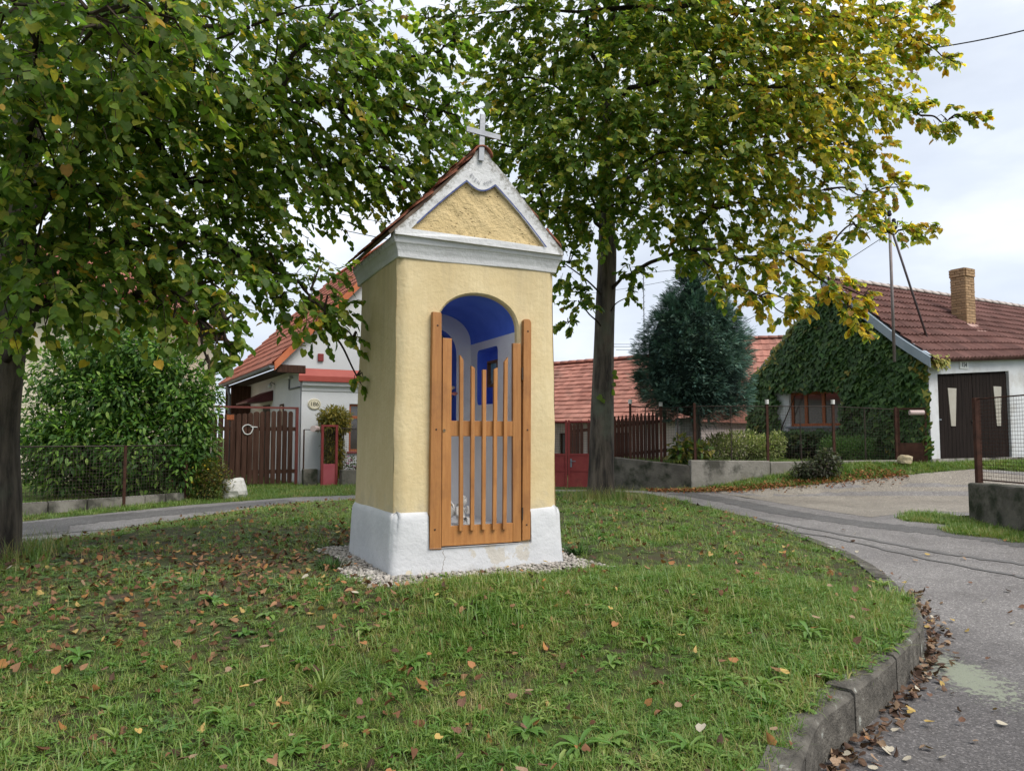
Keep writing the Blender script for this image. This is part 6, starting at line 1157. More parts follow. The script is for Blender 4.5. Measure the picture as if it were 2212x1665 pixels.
def col_right(pp, tr, bi):
    n = len(pp); px = CPX + FPX * pp[:, 0] / pp[:, 1]; y = 0.06 + 0.40 * sm(1250, 1950, px) + 0.08 * sm(3.5, 7, pp[:, 2]) + 0.28 * sm(4.9, 3.6, pp[:, 2]) * sm(1480, 1680, px); warm = sm(1200, 2000, px)
    c = pick(GRN, [2, 4, 4, 3, 1.5], n); w_ = pick(GRN, [0.3, 1, 3, 5, 5], n); c = np.where((rng.random(n) < warm * 0.85)[:, None], w_, c); yl = (tr * 0.6 + rng.random(n) * 0.55) < y * 0.95; c[yl] = pick(YEL, [4, 4, 2, 1], int(yl.sum())); return c
def col_left(pp, tr, bi):
    n = len(pp); c = pick(GRN, [3, 5, 4, 2, 0.8], n); yl = (tr * 0.7 + rng.random(n) * 0.4) < 0.12; c[yl] = pick(YEL, [4, 4, 2, 1], int(yl.sum())); return c
LB = [(60, 60, 5.6, 1.0), (200, 50, 5.0, .9), (360, 70, 6, 1.0), (540, 60, 6.5, 1.05), (700, 55, 7, .72), (770, 10, 7.2, .3), (815, 150, 7.5, .5), (900, 120, 7.5, .42), (960, 100, 7.5, .28), (985, 98, 7.5, .15),
      (70, 220, 6, 1.05), (240, 220, 6.5, 1.05), (420, 230, 7, 1.05), (590, 220, 7, 1.0), (740, 240, 7.4, .9), (870, 220, 7.7, .6), (960, 240, 7.8, .4), (930, 310, 7.8, .45),
      (60, 400, 6.2, .9), (220, 400, 6.5, .95), (390, 400, 7, .95), (550, 400, 7.2, .85), (690, 360, 7.5, .68), (820, 360, 7.8, .55), (880, 400, 7.8, .3),
      (70, 560, 6, .75), (200, 540, 6.3, .8), (330, 530, 6.5, .75), (450, 520, 6.8, .6), (60, 660, 6.2, .35), (120, 670, 6.2, .25), (290, 640, 6.3, .38, 0.7), (390, 640, 6.3, .42), (430, 690, 6.1, .22), (455, 600, 6.4, .35),
      (540, 560, 7.1, .42), (610, 590, 7.2, .48), (670, 640, 7.2, .42), (700, 680, 7.2, .26), (600, 660, 7.2, .2), (490, 690, 6, .12), (480, 650, 6, .16), (495, 745, 6, .14), (470, 740, 6, .10), (455, 790, 6, .08),
      (800, 330, 7.8, .5), (765, 735, 7.4, .12, 0.8), (775, 820, 7.4, .07, 0.8),
      (30, 10, 4.3, .3), (190, 30, 4.2, .3, 1.2), (330, 20, 4.6, .3),
      (-250, 150, 7, 1.6, .5), (-300, 480, 7.2, 1.4, .5), (100, -220, 6, 1.5, .5), (420, -240, 7, 1.6, .5), (700, -190, 7.4, 1.0, .5), (120, 120, 9.6, 1.5, .3), (420, 200, 9.6, 1.4, .3), (150, 420, 9.3, 1.2, .3), (-450, 100, 8.5, 2.0, .35), (-350, -400, 7.5, 2.2, .3), (250, -600, 7.5, 2.2, .3)]
bx0 = -5.03; TL, nl1 = linden('linden_tree', 'old linden with dark green leaves and mossy trunk left of the chapel', [(bx0, 7.5, float(IZ(bx0, 7.5)[0]) - 0.05), (bx0 + 0.03, 7.5, 0.5), (bx0 - 0.02, 7.5, 1.3), (bx0 + 0.05, 7.52, 2.4), (bx0 + 0.12, 7.5, 3.6), (bx0 + 0.2, 7.5, 5.2), (bx0 + 0.1, 7.6, 8.0)], [0.26, 0.225, 0.215, 0.20, 0.17, 0.13, 0.05], LB, 0.078, 1200, col_left, 3)
RB = [(920, 42, 12.5, .2), (980, 35, 12.5, .38), (1100, 25, 12.5, .85), (1270, 25, 12.5, 1.15), (1440, 25, 12, 1.15), (1610, 25, 12, 1.15), (1770, 40, 12, 1.0), (1890, 60, 12.5, .65), (1975, 100, 12.5, .4), (2015, 15, 12.5, .25), (2050, 130, 12.5, .16),
      (1075, 180, 12.8, .62), (1190, 180, 12.5, 1.0), (1360, 190, 12, 1.05), (1530, 190, 11.8, 1.05), (1690, 190, 11.8, 1.0), (1830, 190, 12, .72), (1930, 220, 12.2, .38), (1990, 250, 12.3, .28), (2050, 258, 12.3, .24), (2095, 256, 12.3, .15), (2125, 258, 12.3, .08),
      (1040, 320, 13, .5), (1130, 320, 12.8, .8), (1260, 330, 12.3, .9), (1410, 340, 12, .9), (1550, 340, 11.8, .9), (1690, 330, 11.8, .8), (1810, 310, 12, .5), (1890, 330, 12, .32),
      (990, 400, 13, .35, .8), (1180, 450, 13, .8), (1290, 460, 13.2, .65), (1420, 450, 12.2, .7), (1540, 450, 12, .6, .8), (1660, 440, 12, .6, .85), (1780, 410, 12, .42), (1880, 420, 12.2, .32), (1945, 400, 12.2, .2), (1860, 490, 12, .3), (1940, 498, 12.2, .2), (1990, 496, 12.2, .13), (2018, 493, 12.2, .07),
      (1220, 570, 13.2, .48), (1250, 650, 13.2, .30), (1225, 700, 13.2, .14), (1370, 590, 13.6, .28, .8), (1365, 640, 13.6, .12), (1500, 540, 12, .42), (1600, 560, 11.8, .5), (1700, 550, 11.8, .45), (1780, 545, 11.8, .35), (1560, 620, 11.6, .28), (1640, 640, 11.6, .28), (1720, 640, 11.6, .30), (1800, 620, 11.6, .28), (1830, 660, 11.6, .2), (1870, 640, 11.6, .17), (1855, 705, 11.6, .13), (1700, 680, 11.6, .12), (1875, 722, 11.6, .06),
      (1200, -170, 13, 1.5, .5), (1500, -190, 12.5, 1.7, .5), (1800, -140, 12.5, 1.2, .5), (1500, -460, 13, 2, .35), (1400, 90, 15.8, 1.8, .5), (1680, 180, 15.6, 1.6, .5), (1230, 280, 16.2, 1.5, .5), (1490, 330, 15.5, 1.0, .5)]
tz0 = float(IZ(1.64, 14.0)[0]) - 0.05
TR, nl2 = linden('linden_tree', 'linden with yellowing leaves and tall straight trunk standing behind the chapel', [(1.62, 14.0, tz0), (1.63, 14.0, 0.7), (1.66, 14.0, 2.0), (1.70, 14.0, 3.3), (1.76, 14.0, 4.6), (1.75, 14.0, 6.2), (1.8, 13.9, 9.0)], [0.27, 0.225, 0.20, 0.185, 0.165, 0.12, 0.04], RB, 0.10, 1850, col_right, 5)
sp = MB(); spp = np.array([(1.82, 13.9, 2.2), (1.83, 13.88, 2.3), (1.80, 13.86, 2.05), (1.55, 13.8, 1.95), (1.84, 13.9, 2.42), (1.6, 13.8, 1.9)]); so = scatter('shoot_leaves', LEAF_LINDEN, spp - np.array([1.62, 14.0, tz0]), np.array([(.5, -.3, -.6)] * 6) + rng.normal(0, .3, (6, 3)), np.array([(0, -1, .5)] * 6) + rng.normal(0, .3, (6, 3)), np.full(6, .12), np.tile([(.14, .20, .03)], (6, 1)), m_leafL, TR)

def shrub(name, label, base, blobs, n, tmpl, size, cols, wts, mat, stems=5, droop=0.4, cat='shrub', extra=None, wid=1.0, shell=0.5, stemr=0.015, up=0.0):
    """blobs: (dx, dy, dz, rx, ry, rz) relative to the base"""
    S = empty(name, base, 0, label, cat); W = np.array([b[3] * b[5] for b in blobs]); W = W / W.sum(); st = MB()
    for i in range(stems):
        b = blobs[i % len(blobs)]; e = np.array(b[:3]) + rng.normal(0, .25, 3) * np.array(b[3:6]); st.tube([(rng.normal(0, .04), rng.normal(0, .04), -0.05), tuple(e * 0.5 + rng.normal(0, .04, 3)), tuple(e)], [stemr, stemr * .7, stemr * .25], 5, False)
    st.build('stem', m_twig, S); k = rng.choice(len(blobs), n, p=W); B = np.array(blobs); d = unit(n); rr = rng.random(n) ** shell
    pos = B[k, :3] + d * rr[:, None] * B[k, 3:6]; ok = pos[:, 2] > 0.01; pos, d = pos[ok], d[ok]; n = len(pos)
    tip = d * 0.8 + rng.normal(0, .45, (n, 3)); tip[:, 2] += up - droop * rng.random(n); nor = d * 0.5 + np.array([0, 0, 1.0]) + rng.normal(0, .4, (n, 3)); s = size * rng.uniform(0.6, 1.25, n); s3 = np.column_stack([s * wid, s, s])
    tag(scatter('foliage', tmpl, pos, tip, nor, s3, pick(cols, wts, n), mat, S), kind='stuff')
    if extra:
        fc, fs_, fn = extra; k = rng.choice(n, fn); top = pos[:, 2] > np.quantile(pos[:, 2], 0.35); idx = rng.choice(np.where(top)[0], fn); m_ = M(name + '_petals', fc, tuple(min(1, v * 1.15) for v in fc), scale=8, rough=0.6)
        fm = MB()
        for j in range(5): a = 1.2566 * j; fm.add([(0, 0, 0), (math.cos(a - .5) * .7, math.sin(a - .5) * .7, .15), (math.cos(a), math.sin(a), .1), (math.cos(a + .5) * .7, math.sin(a + .5) * .7, .15)], [(0, 1, 2, 3)])
        fme = fm.mesh('flower'); fme.materials.append(m_)
        for i in idx: o = link('flower', fme, S, loc=pos[i] * 1.04); o.scale = (fs_,) * 3; o.rotation_euler = (rng.uniform(-.9, .9) + 0.5, rng.uniform(-.6, .6), rng.uniform(0, 6))
    return S
# large glossy shrub behind the left fence
bs = P(250, 945, 15.6); LGR = [(0.04, 0.095, 0.02), (0.075, 0.165, 0.028), (0.14, 0.25, 0.04), (0.24, 0.34, 0.07)]
shrub('large_shrub', 'large glossy green shrub with long leaves behind the low mesh fence', (bs[0], bs[1], -0.05), [(-.2, 0, 3.0, 1.0, .8, .7), (.6, -.1, 2.9, .9, .8, .6), (-1.0, 0, 2.5, .8, .8, .7), (1.2, 0, 2.3, .7, .8, .8), (0.1, -.3, 2.1, 1.0, .8, .7), (-1.3, 0, 1.6, .7, .8, .8), (1.45, -.2, 1.5, .5, .7, .9), (-.6, -.4, 1.2, 1.0, .8, .7), (.7, -.4, 1.1, .9, .8, .8), (1.5, -.2, .7, .45, .6, .6), (-1.4, -.2, .9, .6, .7, .6), (.1, .3, 2.4, 1.2, .9, 1.0), (0, .2, 1.0, 1.5, .7, .9), (-.9, -.2, .6, .8, .6, .5), (.6, -.2, .5, .9, .6, .45), (1.75, 0, 2.0, .35, .5, .7), (1.8, 0, 1.1, .3, .5, .6)], 30000, LEAF_LANCE, 0.135, LGR, [4, 5, 3, 1.5], m_leafS, 14, 0.7, wid=1.0, shell=.42, stemr=.035)
b_ = P(455, 945, 15.3); shrub('flowering_shrub', 'small bronze-green shrub with yellow flowers beside the white boulder', (b_[0], b_[1], -.02), [(0, 0, .55, .36, .3, .35), (-.1, 0, .25, .4, .3, .3), (.2, 0, .35, .28, .3, .3)], 2600, LEAF_SMALL, 0.05, [(.05, .08, .015), (.11, .12, .02), (.17, .13, .025), (.09, .05, .02)], [4, 4, 3, 1], m_leafS, 8, .2, extra=((.70, .50, .05), .024, 46))
b_ = P(432, 945, 16.3); shrub('silver_shrub', 'thin silvery green shrub leaning on the plank gate', (b_[0], b_[1], 0), [(0, 0, 1.05, .28, .25, .25), (-.15, 0, .6, .3, .3, .35)], 700, LEAF_LANCE, 0.09, [(.12, .16, .10), (.18, .21, .14), (.07, .11, .05)], [3, 2, 2], m_leafS, 8, .3, wid=.7)
b_ = loc6(0.72, -0.55, -0.1); shrub('clipped_bush', 'round-topped yellow-green clipped bush by the white house window', (b_[0], b_[1], -.05), [(0, 0, 1.78, .42, .38, .26), (0, 0, 1.55, .40, .35, .22), (-0.02, 0, .85, .26, .26, .75)], 8200, LEAF_LANCE, 0.12, [(.16, .15, .02), (.23, .19, .03), (.30, .24, .04), (.08, .09, .02)], [3, 4, 2, 2], m_leafS, 6, .9, wid=.6, stemr=.03)
b_ = loc6(1.15, -0.7); shrub('pink_flowers', 'clump of pink garden flowers behind the low wall of the white house', (b_[0], b_[1], .1), [(0, 0, .45, .25, .2, .2), (.1, 0, .2, .3, .2, .2)], 400, LEAF_SMALL, 0.06, [(.05, .11, .02), (.09, .15, .03)], [1, 1], m_leafS, 6, .2, cat='flowers', extra=((.55, .14, .30), .035, 26))
# garden of the ivy house
b_ = PW(1600, 18.4, .6); shrub('variegated_bush', 'pale variegated bush with cream leaf edges behind the mesh fence', b_, [(0, 0, .42, .75, .4, .36), (-.55, 0, .36, .45, .4, .32), (.6, 0, .34, .45, .4, .32), (.85, -.1, .55, .18, .2, .2)], 6500, LEAF_LANCE, 0.075, [(.30, .34, .14), (.42, .42, .22), (.14, .20, .05), (.22, .26, .08)], [3, 3, 3, 2], m_leafS, 10, .1, up=.4)
b_ = PW(1830, 18.4, .6); shrub('round_bush', 'rounded feathery green bush below the ivy house window', b_, [(0, 0, .32, .62, .45, .32), (-.35, 0, .38, .35, .35, .28), (.3, 0, .36, .38, .35, .28)], 5200, LEAF_LANCE, 0.075, [(.04, .10, .025), (.065, .14, .035), (.10, .17, .04)], [3, 3, 2], m_leafS, 8, .0, wid=.4, up=.5)
b_ = PW(1772, 16.7, float(G(6.7, 16.7))); shrub('cut_branches', 'heap of cut branches with dull wilted leaves on the grass verge', b_, [(0, 0, .22, .45, .35, .24), (.15, 0, .4, .25, .25, .2), (-.35, 0, .15, .3, .25, .14)], 1900, LEAF_LANCE, 0.085, [(.04, .055, .025), (.09, .10, .06), (.14, .14, .10), (.05, .04, .03)], [4, 3, 2, 2], m_leafS, 16, .5, wid=1.2, cat='branches')
b_ = PW(1492, 17.75, .6); shrub('broadleaf_plant', 'leafy yellow-green plant at the foot of the conifer trunk', b_, [(-.2, 0, .35, .3, .25, .3), (.2, 0, .25, .3, .25, .22), (-.32, 0, .15, .2, .2, .15)], 420, LEAF_LANCE, 0.17, [(.06, .12, .02), (.14, .17, .03), (.28, .24, .05)], [3, 3, 2], m_leafS, 8, .4, wid=1.3, cat='plant')
# blue-green conifer
cb_ = PW(1503, 18.5, .60); CT = empty('conifer_tree', cb_, 0, 'blue-green dense rounded conifer on a short trunk behind the mesh fence', 'tree')
trunk_mesh([(0, 0, -.1), (.02, 0, .6), (0, 0, 1.6), (0, 0, 3.6)], [.11, .095, .085, .03], n=12, seed=8).build('trunk', m_bark, CT, smooth=True)
fz = np.array([1.02, 1.1, 1.3, 1.6, 2.1, 2.7, 3.15, 3.45, 3.8, 4.1, 4.5, 4.9]); fr_ = np.array([.3, .78, 1.06, 1.26, 1.34, 1.34, 1.22, 1.05, .78, .48, .33, .1])
spray = ([(0, 0, 0), (.012, .5, .02), (0, 1, -.05), (-.012, .5, .02)], [(0, 1, 2, 3)])
sv, sf_ = [(0, 0, 0), (.02, .5, .02), (0, 1, -.06), (-.02, .5, .02)], [(0, 1, 2, 3)]
for i in range(7):
    y0 = .1 + .12 * i; l = .36 * (1 - .09 * i)
    for s in (-1, 1): k = len(sv); dx, dy = s * math.sin(R(48)), math.cos(R(48)); sv += [(0, y0, .01), (dx * l * .55 + .03 * dy, y0 + dy * l * .55 - .03 * dx * s, -.01), (dx * l, y0 + dy * l, -.06), (dx * l * .55 - .03 * dy, y0 + dy * l * .55 + .05, -.01)]; sf_.append((k, k + 1, k + 2, k + 3))
nc = 620; z0 = rng.uniform(1.02, 4.9, nc * 2); q0 = np.interp(z0, fz, fr_); kk = rng.random(nc * 2) < (q0 + .12) / 1.45; z0, q0 = z0[kk], q0[kk]; nc = len(z0); a0 = rng.uniform(0, 6.2832, nc); lob = 1 + .08 * np.sin(3 * a0 + z0 * 2.3) + .05 * np.sin(7 * a0 + 4 * z0); m_ = 24
lob *= rng.uniform(.74, .99, nc); c0 = np.column_stack([np.cos(a0) * q0 * lob, np.sin(a0) * q0 * lob, z0]); d0 = np.column_stack([np.cos(a0), np.sin(a0), rng.uniform(-.15, .55, nc) + .5 * (z0 > 3.5)]); d0 /= np.linalg.norm(d0, axis=1, keepdims=True)
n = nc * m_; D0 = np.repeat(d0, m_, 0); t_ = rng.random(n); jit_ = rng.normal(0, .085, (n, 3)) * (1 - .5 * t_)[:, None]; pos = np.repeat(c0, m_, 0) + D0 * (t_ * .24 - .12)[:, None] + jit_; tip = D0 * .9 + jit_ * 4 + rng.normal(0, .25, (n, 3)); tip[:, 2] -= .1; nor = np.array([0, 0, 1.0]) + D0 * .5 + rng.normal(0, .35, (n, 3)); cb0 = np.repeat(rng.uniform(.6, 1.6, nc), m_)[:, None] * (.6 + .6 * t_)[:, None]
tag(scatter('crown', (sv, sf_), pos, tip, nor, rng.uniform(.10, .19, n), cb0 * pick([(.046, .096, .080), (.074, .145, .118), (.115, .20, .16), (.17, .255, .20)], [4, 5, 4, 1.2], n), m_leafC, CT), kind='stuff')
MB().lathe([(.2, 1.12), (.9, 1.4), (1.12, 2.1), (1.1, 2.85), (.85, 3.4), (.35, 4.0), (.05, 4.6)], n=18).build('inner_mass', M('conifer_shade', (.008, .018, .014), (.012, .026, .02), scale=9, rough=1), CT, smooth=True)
# ivy on the gable
IV = empty('ivy', (O5[0], O5[1], .6), A5, 'dense dark green ivy covering the gable wall round the brown window', 'climber')
for (y0, y1) in ((.4, 1.2), (1.4, 1.8), (4.6, 3.6), (5.0, 4.4), (2.2, 2.0)): MB().tube([(-.04, y0, -.2), (-.05, (y0 + y1) / 2 + .1, .9), (-.04, y1, 2.0)], [.025, .018, .008], 5).build('stem', m_twig, IV)
def ivy_leaves(n, box, thick):
    y = rng.uniform(-.05, GWid + .1, n); z = rng.uniform(-.1, 4.75, n); zt = np.where(y < PK, EZ5 + (RZ5 - EZ5) * y / PK, RZ5 - (RZ5 - EZ5) * (y - PK) / (GWid - PK)) - .6 - .08
    edge = .06 * np.sin(y * 9) + .05 * np.sin(z * 11); k = z < zt + edge * .5; k &= ~((y > 2.30 - .05 + edge * .8) & (y < 4.28 + edge * 1.3) & (z > 1.40 - .6 + edge * .6) & (z < 2.44 - .6 + edge * .8)); k &= y > -.02 + edge * .6
    return y[k], z[k]
y, z = ivy_leaves(15000, None, .1); n = len(y); x = -.03 - rng.random(n) * (.10 + .06 * np.sin(y * 4) * np.sin(z * 3.3 + y)); tip = np.column_stack([-.45 * np.ones(n), rng.normal(0, .3, n), -np.ones(n)]) + rng.normal(0, .15, (n, 3)); nor = np.column_stack([-np.ones(n), np.zeros(n), .55 * np.ones(n)]) + rng.normal(0, .22, (n, 3))
c = pick([(.030, .075, .018), (.048, .108, .025), (.072, .14, .032), (.11, .18, .042)], [4, 5, 3, .8], n); zt = np.where(y < PK, EZ5 + (RZ5 - EZ5) * y / PK, RZ5 - (RZ5 - EZ5) * (y - PK) / (GWid - PK)) - .68; yl = ((y > 3.2) & (zt - z < .22) & (rng.random(n) < .75)) | ((y < .35) & (zt - z < .3) & (rng.random(n) < .5)) | (rng.random(n) < .012) | ((y < .12) & (rng.random(n) < .35)); c[yl] = pick([(.16, .17, .03), (.26, .22, .04), (.12, .15, .03)], [3, 2, 3], int(yl.sum()))
tag(scatter('foliage', LEAF_IVY, np.column_stack([x, y, z]), tip, nor, rng.uniform(.07, .18, n), c, m_leafI, IV), kind='stuff')
n = 240; pp = np.column_stack([rng.uniform(-.1, .45, n), -.10 - rng.random(n) * .12, 2.36 + rng.normal(0, .06, n)]); tag(scatter('yellow_spray', LEAF_IVY, pp, np.column_stack([rng.normal(0, .4, n), -.5 * np.ones(n), -np.ones(n)]), np.column_stack([rng.normal(0, .3, n), -np.ones(n), np.ones(n) * .8]), rng.uniform(.07, .13, n), pick([(.26, .24, .05), (.18, .20, .04), (.32, .24, .06)], [2, 2, 1], n), m_leafI, IV), kind='stuff')
# low hedge of ivy under the window
b_ = Vector(O5) + Vector((math.cos(A5) * -.35 - math.sin(A5) * 3.2, math.sin(A5) * -.35 + math.cos(A5) * 3.2, .6)); shrub('ivy_hedge', 'low dark ivy hedge with yellowing top below the brown window', b_, [(0, 0, .32, .5, .6, .36), (.35, -.6, .3, .4, .5, .34), (-.4, .6, .3, .4, .5, .34)], 2600, LEAF_IVY, .12, [(.016, .04, .011), (.03, .06, .015), (.07, .09, .02)], [4, 4, 1.5], m_leafI, 8, .9, cat='hedge')

# ================================================================== fallen leaves, weeds
LITM = {}
for cn_, c1, c2 in (('brown', (.10, .05, .03), (.19, .10, .062)), ('yellow', (.36, .24, .06), (.45, .32, .11)), ('tan', (.22, .14, .085), (.34, .235, .15)), ('orange', (.26, .11, .04), (.34, .165, .065)), ('pale', (.38, .33, .24), (.48, .43, .34))): LITM[cn_] = M('fallen_' + cn_, c1, c2, scale=14, rough=.7, spec=.3, coords='Object')
def fallen_mesh(i, cn_):
    r = random.Random(i); curl = r.uniform(.3, 1.3); tw_ = r.uniform(-.5, .5); vs = []
    for x, y, z in LEAF_LINDEN[0]: yy = y - .45; vs.append((x * (1 - .25 * curl * abs(x)), yy * (1 - .1 * curl), z * .3 + curl * (.55 * x * x + .30 * yy * yy) + tw_ * x * yy * .5))
    me = MB().add(vs, LEAF_LINDEN[1]).mesh('fallen_leaf', True); me.materials.append(LITM[cn_]); return me
FM = {c: [fallen_mesh(i * 7 + len(c), c) for i in range(5)] for c in LITM}
def zone(x, y):
    cx, cy = w2ch(x, y)
    if math.hypot(x + 5.0, y - 7.5) < 2.2: return 'near the old linden trunk'
    if math.hypot(x - 1.64, y - 14) < 3: return 'near the straight linden trunk'
    if cy > 0.6: return 'beside the chapel wall' if cx < 0.8 else 'behind the chapel'
    if dist_poly(kerb_line + [(2.5, 9)], np.array([x]), np.array([y]))[0] < 0.9: return 'close to the kerb'
    if cy > -1.2: return 'in front of the chapel plinth'
    return 'on the slope below the chapel'
def put_leaf(x, y, z, cn_, where):
    k = random.randrange(5); o = link('fallen_leaf', FM[cn_][k]); o.location = (x, y, z); s = random.uniform(.038, .066); o.scale = (s, s, s); o.rotation_euler = (random.gauss(0, .35), random.gauss(0, .35), random.uniform(0, 6.28))
    adj = ('large ' if s > .053 else 'small ') + SHAPE[cn_][k] + ' ' + cn_; pl_ = {'g': 'in the grass ' + zone(x, y), 'r': 'on the asphalt road', 'k': 'in the gutter along the kerb', 'p': 'on the pebbles round the chapel'}[where]
    tag(o, '%s linden leaf %s' % (adj, pl_), 'leaf', 'fallen linden leaves')
SHAPE = {c: [('flat' if random.Random(i * 7 + len(c)).uniform(.3, 1.3) < .6 else 'cupped' if random.Random(i * 7 + len(c)).uniform(.3, 1.3) < 1.0 else 'tightly curled') for i in range(5)] for c in LITM}
CW = ['brown', 'yellow', 'tan', 'orange', 'pale']; cnt = 0
while cnt < 205:
    D = math.sqrt(random.uniform(3.2 ** 2, 8.5 ** 2)); x = random.uniform(-.72, .72) * D
    if not (inside(ISL, [x], [D])[0] and free(np.array([x]), np.array([D]))[0]): continue
    t_ = float(thin(np.array([x]), np.array([D]))[0]); w_ = .30 + .5 * t_ + (.35 if x < .2 else 0)
    if random.random() > w_: continue
    put_leaf(x, D, float(IZ(x, D)[0]) + random.uniform(.055, .09) * (1 - .45 * t_), random.choices(CW, [7, 1.5, 4, 2, .5] if x < .3 else [3, 3.5, 3, 2.5, 1])[0], 'g'); cnt += 1
kl = np.array(kerb_line); 
for i in range(48):
    j = random.uniform(22, 62); a_ = np.array([np.interp(j, np.arange(len(kx)), kx), np.interp(j, np.arange(len(kx)), ky)]); t = kl[min(int(j) + 1, len(kl) - 1)] - kl[int(j)]; t = t / np.linalg.norm(t); q = a_ + np.array([t[1], -t[0]]) * (.06 + abs(random.gauss(0, .13))); put_leaf(q[0], q[1], float(G(*q)) + random.uniform(.02, .05), random.choices(CW, [6, 1.5, 4, 1.5, 1.5])[0], 'k')
cnt = 0
while cnt < 42:
    px_, py_ = random.uniform(1700, 2212), random.uniform(1140, 1665); q = gpt(px_, py_)
    if inside(ISL, [q[0]], [q[1]])[0] or not inside(ROAD, [q[0]], [q[1]])[0]: continue
    put_leaf(q[0], q[1], float(G(*q)) + .022, random.choices(CW, [1, 2, 3, 1, 4])[0], 'r'); cnt += 1
for i, (a_, b_) in enumerate([(.05, -.2), (.9, -.28), (1.75, .3), (-.2, .8), (1.3, -.22), (-.25, .3)]): q = ch2w(a_, b_); put_leaf(q[0], q[1], float(IZ(*q)[0]) + .05, ['pale', 'yellow', 'orange', 'brown', 'yellow', 'tan'][i], 'p')
# the many more that cannot be told apart
lp = []; lc = []
D = np.sqrt(rng.uniform(2.4 ** 2, 15 ** 2, 26000)); x = rng.uniform(-.8, .8, 26000) * D; k = inside(ISL, x, D) & free(x, D); x, D = x[k], D[k]; pr = .09 + .80 * thin(x, D) + .12 * sm(.8, -.8, x); pr += .9 * np.exp(-(((x + 1.55) / .75) ** 2 + ((D - 9.0) / .9) ** 2)); k = rng.random(len(x)) < pr; x, D = x[k], D[k]; lp.append(np.column_stack([x, D, IZ(x, D) + rng.uniform(.006, .065, len(x)) * (1 - .4 * thin(x, D))])); lc.append(pick([(.15, .07, .036), (.24, .13, .07), (.30, .145, .05), (.36, .25, .09), (.07, .04, .025)], [5, 4, 2, 1, 3], len(x)))
j = 24 + 34 * rng.random(300); ax, ay = np.interp(j, np.arange(len(kx)), kx), np.interp(j, np.arange(len(kx)), ky); tx, ty = np.interp(j + .5, np.arange(len(kx)), kx) - ax, np.interp(j + .5, np.arange(len(kx)), ky) - ay; l_ = np.hypot(tx, ty) + 1e-6; of = .05 + np.abs(rng.normal(0, .075, 300)); qx, qy = ax + ty / l_ * of, ay - tx / l_ * of; lp.append(np.column_stack([qx, qy, G(qx, qy) + rng.uniform(.012, .04, 300)])); lc.append(pick([(.085, .05, .034), (.15, .09, .058), (.24, .16, .10)], [6, 4, 2], 300))
vl = [gpt(*p) for p in [(1400, 1062), (1500, 1063), (1600, 1060), (1720, 1050), (1850, 1038), (1960, 1026)]]; t = rng.uniform(0, 5, 1600); ax = np.interp(t, range(6), [p[0] for p in vl]); ay = np.interp(t, range(6), [p[1] for p in vl]) + rng.normal(.05, .16, 1600); lp.append(np.column_stack([ax, ay, G(ax, ay) + rng.uniform(.02, .07, 1600)])); lc.append(pick([(.26, .105, .04), (.19, .075, .032), (.30, .19, .07)], [4, 4, 1.5], 1600))
lp = np.concatenate(lp); lc = np.concatenate(lc); n = len(lp); th = rng.uniform(0, 6.28, n); lo_ = scatter('leaf_litter', LEAF_LINDEN, lp, np.column_stack([np.cos(th), np.sin(th), rng.normal(0, .35, n)]), np.array([0, 0, 1.0]) + rng.normal(0, .4, (n, 3)), np.column_stack([rng.uniform(.025, .06, n), rng.uniform(.03, .06, n), rng.uniform(-.25, .25, n)]), lc, leafmat('litter', .1, .75, .2)); tag(lo_, kind='stuff')
# weeds
WM = [rosette_mesh(70 + i, nl, L, w_, el, m_weed) for i, (nl, L, w_, el) in enumerate([(9, .13, .032, (25, 60)), (7, .10, .042, (15, 45)), (11, .16, .026, (30, 65)), (8, .12, .05, (20, 50))])]
def weed(px_, py_, v, s):
    r = ray(px_, py_); r = r / r[1]; t = 2.0
    while t < 16 and (EYE + r * t)[2] > float(IZ(*(EYE + r * t)[:2])[0]): t += .03
    p = EYE + r * t; o = link('weed_rosette', WM[v]); o.location = (p[0], p[1], float(IZ(p[0], p[1])[0])); o.scale = (s, s, s); o.rotation_euler = (0, 0, random.uniform(0, 6.28))
    tag(o, '%s%s weed rosette in the grass %s' % ('large ' if s > .87 else 'small ', ['spreading', 'flat round-leaved', 'upright narrow-leaved', 'broad-leaved'][v], zone(p[0], p[1])), 'weed', 'broad-leaved weeds in the grass')
for px_, py_ in [(430, 1480), (470, 1560), (650, 1460), (560, 1450), (530, 1370), (860, 1500), (1230, 1480), (1350, 1530), (1470, 1560), (1560, 1590), (1650, 1570), (1420, 1640), (1600, 1640), (1500, 1450), (1700, 1470), (1780, 1440), (1820, 1480), (1500, 1370), (1090, 1380), (1060, 1340), (330, 1440), (800, 1370), (250, 1550), (380, 1620), (700, 1560), (950, 1600), (1150, 1600), (1250, 1630), (1720, 1540), (1640, 1500), (1880, 1390), (1760, 1370), (580, 1330), (640, 1300), (470, 1310), (900, 1440), (1320, 1440), (1400, 1400), (1560, 1500), (1480, 1620), (1330, 1600), (620, 1620), (510, 1640), (180, 1420)]: weed(px_ + random.uniform(-15, 15), py_ + random.uniform(-10, 10), random.randrange(4), random.uniform(.6, 1.15))
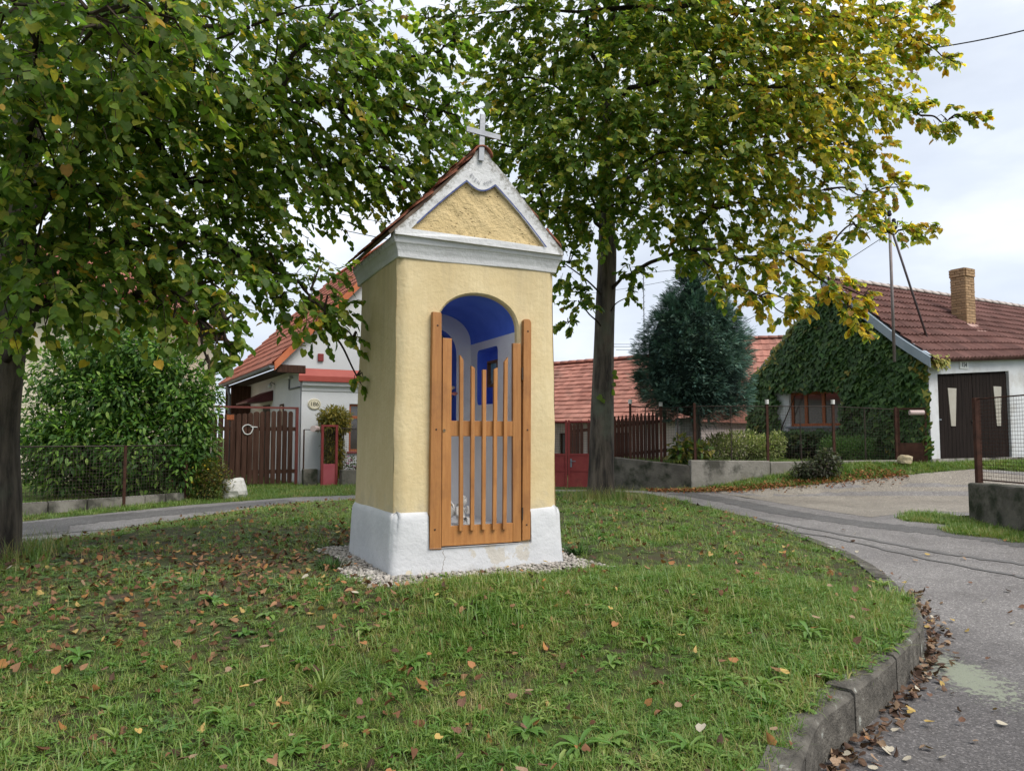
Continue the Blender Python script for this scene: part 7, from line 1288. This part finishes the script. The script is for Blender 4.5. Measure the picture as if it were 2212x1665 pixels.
q = gpt(690, 1420); qx, qy = -1.05, 4.35
cl_ = MB(); r_ = random.Random(77)
for i in range(90): a = r_.uniform(0, 6.28); b = .05 * math.sqrt(r_.random()); blade(cl_, (b * math.cos(a), b * math.sin(a), -.01), a + r_.uniform(-.6, .6), r_.uniform(.14, .30), r_.uniform(1.2, 2.3), .0075, r_)
tag(cl_.build('grass_clump', grassmat('pale_clump', [(.13, .21, .04), (.18, .26, .06), (.25, .31, .08)], (.33, .33, .10)), None, loc=(qx, qy, float(IZ(qx, qy)[0]))), 'tall arching pale green grass clump growing in the island lawn', 'grass clump')
for (ax, ay, lb_) in ((1.98, .42, 'right'), (-.42, .55, 'left')):
    q = ch2w(ax, ay); m_ = MB(); r_ = random.Random(int(ax * 10))
    for i in range(140): a = r_.uniform(0, 6.28); b = .13 * math.sqrt(r_.random()); blade(m_, (b * math.cos(a), b * math.sin(a), -.01), a, r_.uniform(.08, .16), r_.uniform(.3, 1.4), .012, r_)
    tag(m_.build('herb_clump', m_dkleaf if False else M('herb_green_' + lb_, (.02, .06, .012), (.045, .10, .02), scale=9, rough=.6), None, loc=(q[0], q[1], float(IZ(*q)[0]))), 'dark green herb clump beside the pebbles %s' % ('near the gate hinges' if lb_ == 'right' else 'below the chapel side wall'), 'plant')
# rank grass round the linden feet
rx = np.concatenate([1.64 + rng.normal(0, .5, 260), -5.0 + rng.normal(0, .45, 160)]); ry = np.concatenate([13.75 + rng.normal(0, .3, 260), 7.35 + rng.normal(0, .4, 160)]); k = inside(ISL, rx, ry) & (np.hypot(rx - 1.64, ry - 14) > .24) & (np.hypot(rx + 5.02, ry - 7.5) > .26); rx, ry = rx[k], ry[k]
gn_scatter('rank_grass', [tuft(91, 12, .30, .006, 1.3, .06, m_grass), tuft(92, 10, .36, .005, 1.0, .06, m_dry)], np.column_stack([rx, ry, IZ(rx, ry)]), rng.uniform(0, 6.28, len(rx)), rng.uniform(.5, 1.1, len(rx)), rng.integers(0, 2, len(rx)))
